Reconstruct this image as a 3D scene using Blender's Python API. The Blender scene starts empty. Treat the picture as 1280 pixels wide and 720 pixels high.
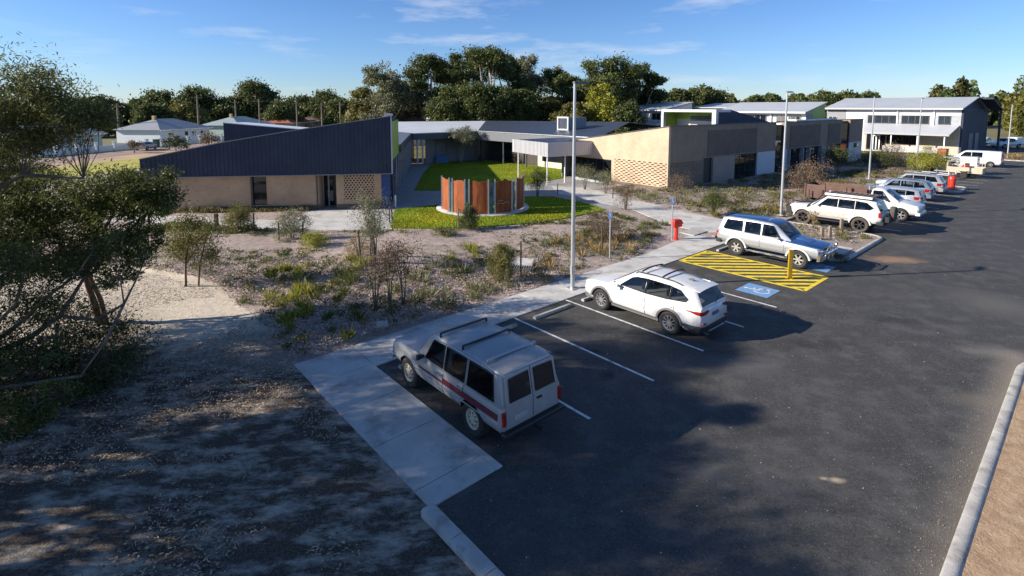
import bpy, bmesh, math, random
import numpy as np
from mathutils import Vector, Matrix
R = math.radians
random.seed(11)
rng = np.random.default_rng(11)
SC = bpy.context.scene
COL = SC.collection

# ---------------------------------------------------------------- camera (calibrated from parking bays and lamp posts)
F, PITCH, PY, H = 657.44, .100946, 200.4, 7.251
CP, SP = math.cos(PITCH), math.sin(PITCH)
def G(px, py, z=0.0):
    x = (px - 640) / F; y = -(py - PY) / F
    d = (x, CP + y * SP, -SP + y * CP)
    t = (z - H) / d[2]
    return Vector((d[0] * t, d[1] * t, z))
cam_d = bpy.data.cameras.new('camera'); cam = bpy.data.objects.new('camera', cam_d); COL.objects.link(cam)
cam.location = (0, 0, H); cam.rotation_euler = (R(90) - PITCH, 0, 0)
cam_d.sensor_width = 36; cam_d.lens = 36 * F / 1280; cam_d.shift_y = -(360 - PY) / 1280
cam_d.clip_start = .1; cam_d.clip_end = 6000
SC.camera = cam
SC.render.resolution_x, SC.render.resolution_y = 1024, 576

# car park frame: a runs along the row of bays, b from the path towards the road
O2 = Vector((.068, 17.54)); U2 = Vector((math.cos(R(41.4)), math.sin(R(41.4)))); V2 = Vector((U2.y, -U2.x))
def ab(a, b, z=0.0):
    p = O2 + U2 * a + V2 * b
    return Vector((p.x, p.y, z))
# frame of the buildings on the right: s along the long dark face, t towards the back
RO = Vector((13.19, 44.19)); RU = Vector((math.cos(R(38.5)), math.sin(R(38.5)))); RV = Vector((-RU.y, RU.x))
def rp(s, t, z=0.0):
    p = RO + RU * s + RV * t
    return Vector((p.x, p.y, z))
def frame_solve(o, d, px):      # distance along d from o at which the image column is px
    k = (px - 640) / F * 1.0
    return (k * o.y - o.x) / (d.x - k * d.y)

# ---------------------------------------------------------------- materials
def new_mat(name):
    m = bpy.data.materials.new(name); m.use_nodes = True
    nt = m.node_tree; nt.nodes.clear()
    out = nt.nodes.new('ShaderNodeOutputMaterial'); bs = nt.nodes.new('ShaderNodeBsdfPrincipled')
    nt.links.new(bs.outputs[0], out.inputs[0])
    return m, nt, bs
def nd(nt, typ, **kw):
    n = nt.nodes.new(typ)
    for k, v in kw.items():
        if k.startswith('i_'):
            key = k[2:]
            n.inputs[int(key) if key.isdigit() else key.replace('_', ' ')].default_value = v
        else: setattr(n, k, v)
    return n
def rgba(c): return (c[0], c[1], c[2], 1)
def noise(nt, vec, scale, detail=4, rough=.6):
    n = nd(nt, 'ShaderNodeTexNoise', i_Scale=scale, i_Detail=detail, i_Roughness=rough)
    if vec is not None: nt.links.new(vec, n.inputs['Vector'])
    return n.outputs[0]
def ramp(nt, fac, stops):
    r = nt.nodes.new('ShaderNodeValToRGB'); e = r.color_ramp.elements
    while len(e) < len(stops): e.new(.5)
    for el, (p, c) in zip(e, stops):
        el.position = p; el.color = rgba(c) if not isinstance(c, (int, float)) else (c, c, c, 1)
    nt.links.new(fac, r.inputs[0]); return r.outputs[0]
def mixc(nt, fac, a, b, mode='MIX'):
    n = nd(nt, 'ShaderNodeMix', data_type='RGBA', blend_type=mode)
    for sock, v in ((0, fac), (6, a), (7, b)):
        if hasattr(v, 'is_linked'): nt.links.new(v, n.inputs[sock])
        else: n.inputs[sock].default_value = v if sock == 0 else rgba(v)
    return n.outputs[2]
def math2(nt, op, a, b=0.0, clamp=False):
    n = nd(nt, 'ShaderNodeMath', operation=op, use_clamp=clamp)
    for i, v in enumerate((a, b)):
        if hasattr(v, 'is_linked'): nt.links.new(v, n.inputs[i])
        else: n.inputs[i].default_value = v
    return n.outputs[0]
def bump(nt, bs, h, strength=.3, dist=.02):
    b = nd(nt, 'ShaderNodeBump', i_Strength=strength, i_Distance=dist)
    nt.links.new(h, b.inputs['Height']); nt.links.new(b.outputs[0], bs.inputs['Normal'])
def objco(nt): return nt.nodes.new('ShaderNodeTexCoord').outputs['Object']
def mat(name, col, rough=.6, metal=0., var=.18, scale=2., bmp=0., bscale=60., spec=.5, dirt=None, coat=0.):
    m, nt, bs = new_mat(name); v = objco(nt)
    c1 = tuple(x * (1 - var) for x in col); c2 = tuple(min(1, x * (1 + var)) for x in col)
    f = noise(nt, v, scale, 5, .62)
    c = ramp(nt, f, [(.3, c1), (.7, c2)])
    if dirt:
        g = ramp(nt, noise(nt, v, scale * .6 + .7, 6, .7), [(.5, 0), (.68, 1)])
        c = mixc(nt, math2(nt, 'MULTIPLY', g, dirt[1]), c, dirt[0])
    nt.links.new(c, bs.inputs['Base Color'])
    bs.inputs['Roughness'].default_value = rough; bs.inputs['Metallic'].default_value = metal
    bs.inputs['Specular IOR Level'].default_value = spec; bs.inputs['Coat Weight'].default_value = coat
    if bmp: bump(nt, bs, noise(nt, v, bscale, 3, .6), bmp, .02)
    return m
M = {}
def leafmat(name, col, trans=.3, rough=.5):
    m = bpy.data.materials.new(name); m.use_nodes = True; nt = m.node_tree; nt.nodes.clear()
    out = nt.nodes.new('ShaderNodeOutputMaterial')
    at = nd(nt, 'ShaderNodeAttribute', attribute_name='tint')
    c = mixc(nt, 1.0, at.outputs['Color'], col, 'MULTIPLY')
    d = nd(nt, 'ShaderNodeBsdfPrincipled', i_Roughness=rough); d.inputs['Specular IOR Level'].default_value = .25
    t = nt.nodes.new('ShaderNodeBsdfTranslucent')
    nt.links.new(c, d.inputs['Base Color']); nt.links.new(c, t.inputs['Color'])
    mx = nd(nt, 'ShaderNodeMixShader', i_0=trans)
    nt.links.new(d.outputs[0], mx.inputs[1]); nt.links.new(t.outputs[0], mx.inputs[2]); nt.links.new(mx.outputs[0], out.inputs[0])
    return m
M['leaf_dark'] = leafmat('leaf dark', (.068, .088, .030), .28)
M['leaf_mid'] = leafmat('leaf mid', (.105, .128, .034), .3)
M['leaf_olive'] = leafmat('leaf olive', (.16, .155, .045), .3)
M['leaf_near'] = leafmat('near tree leaf', (.145, .155, .048), .38)
M['leaf_far'] = leafmat('far tree leaf', (.098, .122, .040), .32)
M['leaf_grey'] = leafmat('leaf grey', (.19, .20, .115), .25)
M['leaf_bright'] = leafmat('leaf bright', (.27, .28, .04), .35)
M['leaf_brown'] = leafmat('leaf brown', (.15, .105, .065), .2)
M['leaf_straw'] = leafmat('leaf straw', (.30, .22, .10), .2)
M['chip'] = leafmat('mulch chip', (.53, .415, .36), 0, .9)
M['litter'] = leafmat('leaf litter', (.20, .15, .105), 0, .9)
M['grassblade'] = leafmat('grass blade', (.25, .34, .03), .35)
M['bark'] = mat('bark grey', (.16, .125, .1), .9, var=.4, scale=6, bmp=.6, bscale=30)
M['bark_red'] = mat('bark red', (.13, .07, .045), .9, var=.35, scale=6, bmp=.5, bscale=30)
M['bark_pale'] = mat('bark pale', (.38, .33, .27), .85, var=.35, scale=1.2, bmp=.4, bscale=12)
M['concrete'] = mat('concrete', (.52, .505, .475), .88, var=.16, scale=.8, bmp=.3, bscale=70, dirt=((.23, .21, .18), .7))
M['kerb'] = mat('kerb concrete', (.42, .405, .38), .88, var=.2, scale=2.2, bmp=.4, bscale=45, dirt=((.17, .15, .12), .75))
M['paving'] = mat('grey paving', (.30, .295, .29), .85, var=.13, scale=1.1, bmp=.2, bscale=50)
M['white_paint'] = mat('white road paint', (.72, .72, .70), .7, var=.08, scale=5, bmp=.2, bscale=120, dirt=((.16, .16, .16), .8))
M['yellow_paint'] = mat('yellow road paint', (.85, .63, .02), .65, var=.08, scale=5, bmp=.2, bscale=120, dirt=((.2, .165, .06), .7))
M['blue_paint'] = mat('blue road paint', (.16, .32, .56), .7, var=.1, scale=4, dirt=((.1, .15, .2), .4))
M['cladding'] = mat('dark navy steel cladding', (.050, .062, .092), .65, .0, var=.14, scale=.5, spec=.12, dirt=((.08, .085, .10), .35))
M['dark_fascia'] = mat('dark grey steel', (.060, .066, .078), .5, .1, var=.1, scale=.6)
M['roof_pale'] = mat('pale grey steel roof', (.66, .68, .71), .42, .1, var=.07, scale=.25)
M['roof_dark'] = mat('dark slate steel roof', (.045, .056, .082), .45, .1, var=.1, scale=.3)
M['zinc'] = mat('light corrugated metal', (.50, .50, .51), .45, .2, var=.06, scale=.6)
M['white_wall'] = mat('white painted wall', (.74, .74, .72), .7, var=.05, scale=.6)
M['grey_panel'] = mat('mid grey panel', (.24, .25, .27), .6, var=.08, scale=.6)
M['pale_panel'] = mat('pale blue grey panel', (.50, .53, .58), .6, var=.05, scale=.6)
M['lime'] = mat('lime green panel', (.30, .42, .045), .5, var=.08, scale=.8)
M['blue_wall'] = mat('deep blue panel', (.02, .06, .22), .5, var=.1, scale=.8)
M['cream'] = mat('cream render', (.62, .57, .46), .75, var=.06, scale=.6)
M['glass'] = mat('dark window glass', (.012, .015, .02), .03, 0, var=.3, scale=.8, spec=.6)
M['alu'] = mat('aluminium frame', (.42, .44, .46), .4, .6, var=.05)
M['galv'] = mat('galvanised pole', (.50, .51, .53), .38, .55, var=.08, scale=1.5)
M['lamp_head'] = mat('lamp housing', (.12, .12, .125), .5, .3, var=.05)
M['timber_grey'] = mat('weathered timber', (.23, .18, .14), .85, var=.3, scale=7, bmp=.4, bscale=40)
M['timber_dark'] = mat('dark timber stake', (.075, .05, .038), .85, var=.3, scale=7)
M['timber_orange'] = mat('orange timber', (.42, .15, .05), .6, var=.25, scale=6)
M['red'] = mat('red enamel', (.66, .035, .02), .4, var=.08, scale=3, dirt=((.3, .03, .02), .3))
M['yellow'] = mat('yellow enamel', (.80, .45, .015), .45, var=.08, scale=3, dirt=((.4, .25, .05), .35))
M['sign_blue'] = mat('sign blue', (.07, .13, .30), .4, var=.05)
M['sign_white'] = mat('sign white', (.78, .78, .78), .4, var=.03)
M['black_plastic'] = mat('black plastic', (.018, .018, .02), .55, var=.15, scale=6)
M['tyre'] = mat('tyre rubber', (.028, .027, .026), .85, var=.3, scale=8)
M['tyre_dusty'] = mat('dusty tyre rubber', (.085, .07, .06), .9, var=.3, scale=8)
M['alloy'] = mat('alloy wheel', (.52, .52, .53), .35, .75, var=.06)
M['chrome'] = mat('chrome', (.72, .73, .75), .16, .95, var=.03)
M['tail'] = mat('tail lamp red', (.32, .012, .012), .2, var=.1, spec=.7)
M['lens'] = mat('head lamp lens', (.55, .57, .6), .12, .3, var=.08)
M['plate'] = mat('number plate', (.10, .13, .22), .4, var=.2)
M['tan_render'] = mat('beige paint', (.48, .40, .30), .6, var=.12, scale=2)
M['house_white'] = mat('white weatherboard', (.66, .70, .72), .7, var=.05, scale=.4)
M['house_green'] = mat('pale green boards', (.36, .46, .42), .7, var=.08, scale=.4)
M['tile_red'] = mat('terracotta tiles', (.30, .10, .055), .8, var=.22, scale=.8, bmp=.4, bscale=6)
M['tile_brown'] = mat('brown roof tiles', (.21, .13, .105), .8, var=.2, scale=.8, bmp=.4, bscale=6)
M['roof_grey'] = mat('grey sheet roof', (.30, .31, .33), .55, .1, var=.1, scale=.4)
M['roof_green'] = mat('pale green sheet roof', (.30, .37, .36), .55, .1, var=.1, scale=.4)

def carglass(name, tint):
    m = bpy.data.materials.new(name); m.use_nodes = True; nt = m.node_tree; nt.nodes.clear()
    out = nt.nodes.new('ShaderNodeOutputMaterial'); tr = nt.nodes.new('ShaderNodeBsdfTransparent'); tr.inputs[0].default_value = rgba(tint)
    gl = nd(nt, 'ShaderNodeBsdfGlossy', i_Roughness=.02); fr = nd(nt, 'ShaderNodeFresnel', i_IOR=1.5)
    mx = nt.nodes.new('ShaderNodeMixShader'); nt.links.new(fr.outputs[0], mx.inputs[0]); nt.links.new(tr.outputs[0], mx.inputs[1]); nt.links.new(gl.outputs[0], mx.inputs[2]); nt.links.new(mx.outputs[0], out.inputs[0])
    return m
M['car_glass'] = carglass('tinted car glass', (.42, .45, .46)); M['interior'] = mat('car interior', (.045, .043, .042), .8, var=.2, scale=5)
def paint(name, col, metal=0., rough=.28, coat=.6, dirt=None, var=.03):
    return mat(name, col, rough, metal, var=var, scale=1.5, coat=coat, dirt=dirt)
def brickmat(name, c1, c2, mortar, sc=1.0, axis='xz'):
    m, nt, bs = new_mat(name)
    tc = objco(nt); sp = nd(nt, 'ShaderNodeSeparateXYZ'); nt.links.new(tc, sp.inputs[0])
    cb = nd(nt, 'ShaderNodeCombineXYZ')
    s = math2(nt, 'ADD', sp.outputs[0], sp.outputs[1])
    nt.links.new(s, cb.inputs[0]); nt.links.new(sp.outputs[2], cb.inputs[1])
    b = nd(nt, 'ShaderNodeTexBrick', i_Scale=1.0 / sc)
    b.inputs['Color1'].default_value = rgba(c1); b.inputs['Color2'].default_value = rgba(c2); b.inputs['Mortar'].default_value = rgba(mortar)
    b.inputs['Mortar Size'].default_value = .010; b.inputs['Brick Width'].default_value = .24; b.inputs['Row Height'].default_value = .086
    nt.links.new(cb.outputs[0], b.inputs['Vector'])
    f = ramp(nt, noise(nt, tc, .7, 5, .65), [(.3, (.82, .82, .82)), (.7, (1.12, 1.12, 1.12))])
    nt.links.new(mixc(nt, 1., b.outputs[0], f, 'MULTIPLY'), bs.inputs['Base Color'])
    bs.inputs['Roughness'].default_value = .85
    bump(nt, bs, b.outputs['Fac'], -.25, .01)
    return m
M['brick_tan'] = brickmat('tan brick', (.52, .335, .195), (.45, .285, .16), (.45, .35, .25))
M['brick_cream'] = brickmat('cream brick', (.60, .425, .28), (.53, .37, .24), (.50, .41, .32))
M['brick_brown'] = brickmat('brown brick', (.29, .22, .162), (.235, .18, .134), (.26, .21, .17))
M['brick_umber'] = brickmat('dark umber brick', (.17, .13, .105), (.13, .10, .083), (.15, .122, .10))

# ---------------------------------------------------------------- mesh helper
class MB:
    def __init__(s, T=None): s.v = []; s.f = []; s.m = []; s.T = T
    def add(s, vs, fs, mi=0):
        n = len(s.v)
        for p in vs:
            p = Vector(p)
            if s.T is not None: p = s.T @ p
            s.v.append(p)
        for f in fs: s.f.append([i + n for i in f]); s.m.append(mi)
    def bx(s, x0, x1, y0, y1, z0, z1, mi=0):
        s.add([(x0,y0,z0),(x1,y0,z0),(x1,y1,z0),(x0,y1,z0),(x0,y0,z1),(x1,y0,z1),(x1,y1,z1),(x0,y1,z1)],
              [(3,2,1,0),(4,5,6,7),(0,1,5,4),(1,2,6,5),(2,3,7,6),(3,0,4,7)], mi)
    def beam(s, p, q, w, h, mi=0, up=(0,0,1)):
        p, q = Vector(p), Vector(q); d = (q - p).normalized(); up = Vector(up)
        if abs(d.dot(up)) > .98: up = Vector((0,1,0))
        a = d.cross(up).normalized() * (w / 2); b = a.cross(d).normalized() * (h / 2)
        s.add([p-a-b, p+a-b, p+a+b, p-a+b, q-a-b, q+a-b, q+a+b, q-a+b],
              [(0,3,2,1)[::-1] if 0 else (3,2,1,0),(4,5,6,7),(0,1,5,4),(1,2,6,5),(2,3,7,6),(3,0,4,7)], mi)
    def tube(s, pts, rad, n=8, mi=0, cap=True):
        pts = [Vector(p) for p in pts]
        if not hasattr(rad, '__len__'): rad = [rad] * len(pts)
        vs = []; ref = Vector((.31, .77, .55))
        for i, p in enumerate(pts):
            d = (pts[min(i+1, len(pts)-1)] - pts[max(i-1, 0)]).normalized()
            a = d.cross(ref); 
            if a.length < .05: a = d.cross(Vector((1,0,0)))
            a.normalize(); b = d.cross(a)
            for k in range(n):
                t = 2 * math.pi * k / n
                vs.append(p + (a * math.cos(t) + b * math.sin(t)) * rad[i])
        fs = []
        for i in range(len(pts) - 1):
            for k in range(n):
                k2 = (k + 1) % n
                fs.append((i*n+k, i*n+k2, (i+1)*n+k2, (i+1)*n+k))
        if cap: fs.append(tuple(range(n))[::-1]); fs.append(tuple((len(pts)-1)*n + k for k in range(n)))
        s.add(vs, fs, mi)
    def lathe(s, prof, n=20, o=(0,0,0), axis='z', mi=0, close=False, caps=True):
        o = Vector(o); vs = []
        for r, h in prof:
            for k in range(n):
                t = 2 * math.pi * k / n; c, e = r * math.cos(t), r * math.sin(t)
                vs.append(o + Vector((c, e, h) if axis == 'z' else (h, c, e) if axis == 'x' else (e, h, c)))
        fs = []; m = len(prof)
        for i in range(m - (0 if close else 1)):
            j = (i + 1) % m
            for k in range(n):
                k2 = (k + 1) % n; fs.append((i*n+k, i*n+k2, j*n+k2, j*n+k))
        if not close and caps:
            if prof[0][0] > 1e-4: fs.append(tuple(range(n))[::-1])
            if prof[-1][0] > 1e-4: fs.append(tuple((m-1)*n+k for k in range(n)))
        s.add(vs, fs, mi)
    def prism(s, poly, z0, z1, mi=0):
        n = len(poly)
        ar = sum(poly[i][0]*poly[(i+1)%n][1] - poly[(i+1)%n][0]*poly[i][1] for i in range(n))
        if ar < 0: poly = poly[::-1]
        vs = [(p[0], p[1], z0) for p in poly] + [(p[0], p[1], z1) for p in poly]
        s.add(vs, [tuple(range(n))[::-1], tuple(range(n, 2*n))] + [(i, (i+1)%n, (i+1)%n+n, i+n) for i in range(n)], mi)
    def slab(s, pts, thick, mi=0, d=(0,0,-1)):        # polygon of 3D points thickened along d
        n = len(pts); d = Vector(d) * thick; pts = [Vector(p) for p in pts]
        vs = pts + [p + d for p in pts]
        s.add(vs, [tuple(range(n)), tuple(range(n, 2*n))[::-1]] + [(i, i+n, (i+1)%n+n, (i+1)%n) for i in range(n)], mi)
    def loft(s, rings, mi=0, closed=True, caps=True):
        n = len(rings[0]); vs = [p for r in rings for p in r]; fs = []
        for i in range(len(rings) - 1):
            for k in range(n if closed else n - 1):
                k2 = (k + 1) % n; fs.append((i*n+k, i*n+k2, (i+1)*n+k2, (i+1)*n+k))
        if caps: fs.append(tuple(range(n))[::-1]); fs.append(tuple((len(rings)-1)*n + k for k in range(n)))
        s.add(vs, fs, mi)
    def mesh(s, name, mats, sharp=32):
        me = bpy.data.meshes.new(name); me.from_pydata([tuple(v) for v in s.v], [], s.f)
        if not isinstance(mats, (list, tuple)): mats = [mats]
        for m in mats: me.materials.append(m)
        me.polygons.foreach_set('material_index', s.m)
        bm = bmesh.new(); bm.from_mesh(me); bmesh.ops.recalc_face_normals(bm, faces=bm.faces); bm.to_mesh(me); bm.free()
        me.polygons.foreach_set('use_smooth', [True] * len(me.polygons))
        me.set_sharp_from_angle(angle=R(sharp)); me.update()
        return me
    def build(s, name, mats, parent=None, loc=None, rz=0, bevel=0, sharp=32):
        o = bpy.data.objects.new(name, s.mesh(name, mats, sharp)); COL.objects.link(o)
        if loc is not None: o.location = loc
        o.rotation_euler = (0, 0, rz)
        if parent: o.parent = parent
        if bevel:
            b = o.modifiers.new('bevel', 'BEVEL'); b.width = bevel; b.segments = 2; b.limit_method = 'ANGLE'; b.angle_limit = R(40)
        return o
def tag(o, label=None, cat=None, group=None, kind=None):
    for k, v in (('label', label), ('category', cat), ('group', group), ('kind', kind)):
        if v: o[k] = v
    return o
def thing(name, label, cat, loc=(0,0,0), rz=0, group=None):
    o = bpy.data.objects.new(name, None); COL.objects.link(o); o.location = loc; o.rotation_euler = (0, 0, rz)
    o.empty_display_size = .2
    return tag(o, label, cat, group)
def children_of(o): return [c for c in COL.objects if c.parent == o]
KIDS = {}
def dup(root, loc, rz=0, label=None, group=None, scale=None):
    if root.name not in KIDS:
        KIDS[root.name] = [(c, children_of(c)) for c in children_of(root)]
    r = root.copy(); COL.objects.link(r); r.location = loc; r.rotation_euler = (0, 0, rz)
    if label: r['label'] = label
    if group: r['group'] = group
    if scale: r.scale = scale if hasattr(scale, '__len__') else (scale,) * 3
    for c, gs in KIDS[root.name]:
        d = c.copy(); COL.objects.link(d); d.parent = r
        for g in gs:
            e = g.copy(); COL.objects.link(e); e.parent = d
    return r

# ---------------------------------------------------------------- leaves (numpy)
def rand_dirs(n, g, up=0.0):
    d = g.normal(size=(n, 3)); d[:, 2] += up
    return d / np.linalg.norm(d, axis=1)[:, None]
def leaf_mesh(name, mt, c, d, l, w, tint, g, flat=False):
    n = len(c)
    if flat:
        d = d.copy(); d[:, 2] *= .22; d /= np.linalg.norm(d, axis=1)[:, None]; zz = rand_dirs(n, g) * .3; zz[:, 2] = 1
    s = np.cross(d, zz if flat else rand_dirs(n, g)); s /= (np.linalg.norm(s, axis=1)[:, None] + 1e-9)
    l = np.broadcast_to(l, (n,))[:, None]; w = np.broadcast_to(w, (n,))[:, None]
    v = np.stack([c - d*l/2, c + s*w/2 - d*l*.05, c + d*l/2, c - s*w/2 - d*l*.05], 1).reshape(-1, 3)
    me = bpy.data.meshes.new(name)
    me.vertices.add(4*n); me.vertices.foreach_set('co', v.astype(np.float32).ravel())
    me.loops.add(4*n); me.loops.foreach_set('vertex_index', np.arange(4*n, dtype=np.int32))
    me.polygons.add(n); me.polygons.foreach_set('loop_start', np.arange(0, 4*n, 4, dtype=np.int32))
    me.materials.append(mt)
    at = me.attributes.new('tint', 'FLOAT_COLOR', 'FACE')
    col = np.ones((n, 4), np.float32); col[:, :3] = tint if tint.ndim == 2 else tint[:, None]
    at.data.foreach_set('color', col.ravel())
    me.update(calc_edges=True); me.validate()
    return me
def leaf_obj(name, mt, c, d, l, w, tint, g, parent=None, loc=None, flat=False):
    o = bpy.data.objects.new(name, leaf_mesh(name, mt, c, d, l, w, tint, g, flat)); COL.objects.link(o)
    if parent: o.parent = parent
    if loc is not None: o.location = loc
    return o
def blob_points(g, c, r, n, nsub, sub=.32, shell=.45):
    # leaves gathered in sub-clumps spread through an ellipsoid
    k = rand_dirs(nsub, g) * (g.uniform(shell**3, 1, nsub) ** (1/3))[:, None]
    sc = k * np.array(r) + np.array(c)
    idx = g.integers(0, nsub, n); sz = g.uniform(.55, 1.25, nsub)[idx] * sub
    p = sc[idx] + g.normal(size=(n, 3)) * .5 * (np.array(r) * sz[:, None])
    ct = g.uniform(.6, 1.45, nsub)[idx]
    return p, ct, sc
def crown(name, mt, parent, blobs, leaf, g, dens=1.0, up=.2, nsub=14, hue=.12, sub=.5):
    P, T, S = [], [], []
    for b in blobs:
        p, t, sc = blob_points(g, b[0:3], b[3:6], int(b[6] * dens), int(b[7]) if len(b) > 7 else nsub, sub)
        P.append(p); T.append(t); S.append(sc)
    P = np.vstack(P); T = np.concatenate(T); n = len(P)
    T = T * g.uniform(.7, 1.3, n)
    tint = np.stack([T * g.uniform(1 - hue, 1 + hue*1.6, n), T, T * g.uniform(1 - hue, 1 + hue, n)], 1)
    leaf_obj(name, mt, P, rand_dirs(n, g, up), leaf[0] * g.uniform(.6, 1.3, n), leaf[1] * g.uniform(.7, 1.3, n), tint, g, parent)
    return S
def limb(a, b, bend, g, n=5):
    a, b = np.array(a, float), np.array(b, float); L = np.linalg.norm(b - a)
    k = g.normal(size=3) * bend * L; k2 = g.normal(size=3) * bend * .4 * L
    return [tuple(a + (b - a) * t + k * math.sin(math.pi * t) + k2 * math.sin(2*math.pi*t)) for t in np.linspace(0, 1, n)]
# ---------------------------------------------------------------- light and sky
SUN = Vector((-.9916 * math.cos(R(23.8)), -.129 * math.cos(R(23.8)), math.sin(R(23.8))))
sl = bpy.data.lights.new('sun', 'SUN'); so = bpy.data.objects.new('sun', sl); COL.objects.link(so)
so.rotation_euler = SUN.to_track_quat('Z', 'Y').to_euler(); so.location = (-30, -10, 40)
sl.energy = 5.0; sl.angle = R(.55); sl.color = (1, .91, .78)
W = bpy.data.worlds.new('World'); SC.world = W; W.use_nodes = True
nt = W.node_tree; nt.nodes.clear()
wo = nt.nodes.new('ShaderNodeOutputWorld'); bg = nd(nt, 'ShaderNodeBackground', i_Strength=.068)
sky = nd(nt, 'ShaderNodeTexSky', sky_type='NISHITA', sun_disc=False)
sky.sun_elevation = R(23.8); sky.sun_rotation = math.atan2(SUN.x, SUN.y) % (2*math.pi)
sky.air_density = 1.0; sky.dust_density = .1; sky.ozone_density = 3.0; sky.altitude = 100
tcw = nt.nodes.new('ShaderNodeTexCoord'); mp = nd(nt, 'ShaderNodeMapping'); mp.inputs['Scale'].default_value = (1.0, 1.0, 5.5)
nt.links.new(tcw.outputs['Generated'], mp.inputs[0])
n1 = noise(nt, mp.outputs[0], 4.2, 7, .6)
n2 = noise(nt, mp.outputs[0], 1.5, 3, .5)
sepw = nt.nodes.new('ShaderNodeSeparateXYZ'); nt.links.new(tcw.outputs['Generated'], sepw.inputs[0])
cl = math2(nt, 'MULTIPLY', ramp(nt, n1, [(.53, 0), (.72, .65)]), ramp(nt, n2, [(.45, .08), (.62, 1)]))
lowm = ramp(nt, sepw.outputs[2], [(.0, .55), (.05, .75), (.14, .85), (.24, .75), (.45, .2)])
cl = math2(nt, 'MULTIPLY', cl, lowm)
tone = ramp(nt, sepw.outputs[2], [(0, (.80, .97, 1.34)), (.06, (.74, .94, 1.33)), (.28, (.64, .89, 1.28)), (1, (.9, 1, 1.15))])
skc = mixc(nt, 1.0, sky.outputs[0], tone, 'MULTIPLY')
cc = mixc(nt, cl, skc, (7.4, 7.7, 8.2))
nt.links.new(cc, bg.inputs[0]); nt.links.new(bg.outputs[0], wo.inputs[0])
SC.view_settings.view_transform = 'Standard'; SC.view_settings.look = 'None'; SC.view_settings.gamma = 1; SC.view_settings.exposure = 0.80
SC.view_settings.use_curve_mapping = False
SC.cycles.max_bounces = 6; SC.cycles.diffuse_bounces = 3; SC.cycles.transparent_max_bounces = 6
SC.cycles.use_denoising = True

# ---------------------------------------------------------------- polygon tests
def inpoly(X, Y, poly):
    r = np.zeros(X.shape, bool); n = len(poly)
    for i in range(n):
        x1, y1 = poly[i][0], poly[i][1]; x2, y2 = poly[(i+1) % n][0], poly[(i+1) % n][1]
        if y1 == y2: continue
        c = ((y1 > Y) != (y2 > Y)) & (X < (x2 - x1) * (Y - y1) / (y2 - y1) + x1)
        r ^= c
    return r
def edgedist(X, Y, poly, closed=True):
    d = np.full(X.shape, 1e9); n = len(poly)
    for i in range(n if closed else n - 1):
        a = np.array(poly[i][:2]); b = np.array(poly[(i+1) % n][:2]); ab_ = b - a
        t = np.clip(((X-a[0])*ab_[0] + (Y-a[1])*ab_[1]) / (ab_ @ ab_ + 1e-12), 0, 1)
        d = np.minimum(d, np.hypot(X - a[0] - t*ab_[0], Y - a[1] - t*ab_[1]))
    return d
def gp(pts, z=0): return [tuple(G(x, y, z)[:2]) for x, y in pts]
def abp(pts): return [tuple(ab(a, b)[:2]) for a, b in pts]

ASPH = abp([(-5.2, 0), (15.75, 0), (15.75, 4.9), (16.25, 5.4), (22.5, 5.4), (22.9, 5.0), (22.9, 0), (45.9, 0), (45.9, 4.7), (46.4, 5.2),
            (49.4, 5.2), (49.9, 4.7), (49.9, 0), (86, 0), (86, 60), (10.0, 60), (10.0, 14.0), (9.2, 12.5), (7.8, 12.05), (-12, 12.05), (-12, 11), (-6.85, 11), (-6.85, 5.5), (-5.2, 5.5)])
PATH_HEAD = abp([(-6.9, -1.6), (10.2, -1.6), (15.6, -2.2), (15.6, 0), (-6.9, 0)])
PATH_SIDE = abp([(-6.9, 0), (-5.2, 0), (-5.2, 5.5), (-6.9, 5.5)])
PATH_CROSS = gp([(690, 233), (734, 235), (775, 246), (818, 256), (860, 266), (905, 275), (925, 282), (898, 291), (885, 291), (835, 281), (793, 263), (757, 255), (720, 246), (696, 242)])
PATH_L = gp([(135, 269), (230, 270.5), (300, 274), (368, 276), (385, 264), (400, 262.3), (489, 261.5), (490, 287), (420, 288), (368, 287.5), (290, 283), (200, 279), (130, 277)])
COURT = [(-9.0, 37.0), (9.5, 37.0), (8, 52), (6, 62), (-2, 72), (-14, 70)]
LAWN1 = gp([(488, 285), (491, 272), (494, 262), (540, 257), (600, 251), (650, 246), (690, 246), (725, 252), (757, 262), (735, 267), (700, 274), (660, 279), (610, 283), (550, 285.5)], .03)
LAWN2 = gp([(518, 238), (530, 215), (543, 203.5), (575, 201.5), (610, 201.5), (640, 203), (690, 209), (712, 214), (712, 219), (700, 223), (660, 230), (560, 238)], .03)
SANDP = gp([(0, 322), (90, 331), (165, 337), (215, 340), (255, 351), (290, 369), (318, 394), (335, 419), (350, 437), (368, 458)]) + abp([(-6.9, 0), (-6.9, 5.5), (-6.95, 14)]) + [(-4, -3), (-40, -3), (-40, 22)]
SOIL_R = abp([(-12, 12.3), (7.8, 12.3), (8.9, 12.7), (9.7, 14), (9.7, 40), (-12, 40)])
ISLE1 = abp([(15.95, -1.2), (22.7, -1.2), (22.7, 4.9), (22.4, 5.2), (16.35, 5.2), (15.95, 4.8)])
ISLE2 = abp([(46.1, -1), (49.7, -1), (49.7, 4.6), (49.3, 5.0), (46.5, 5.0), (46.1, 4.6)])
HARD = [ASPH, PATH_HEAD, PATH_SIDE, PATH_CROSS, PATH_L, COURT, LAWN1]

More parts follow.
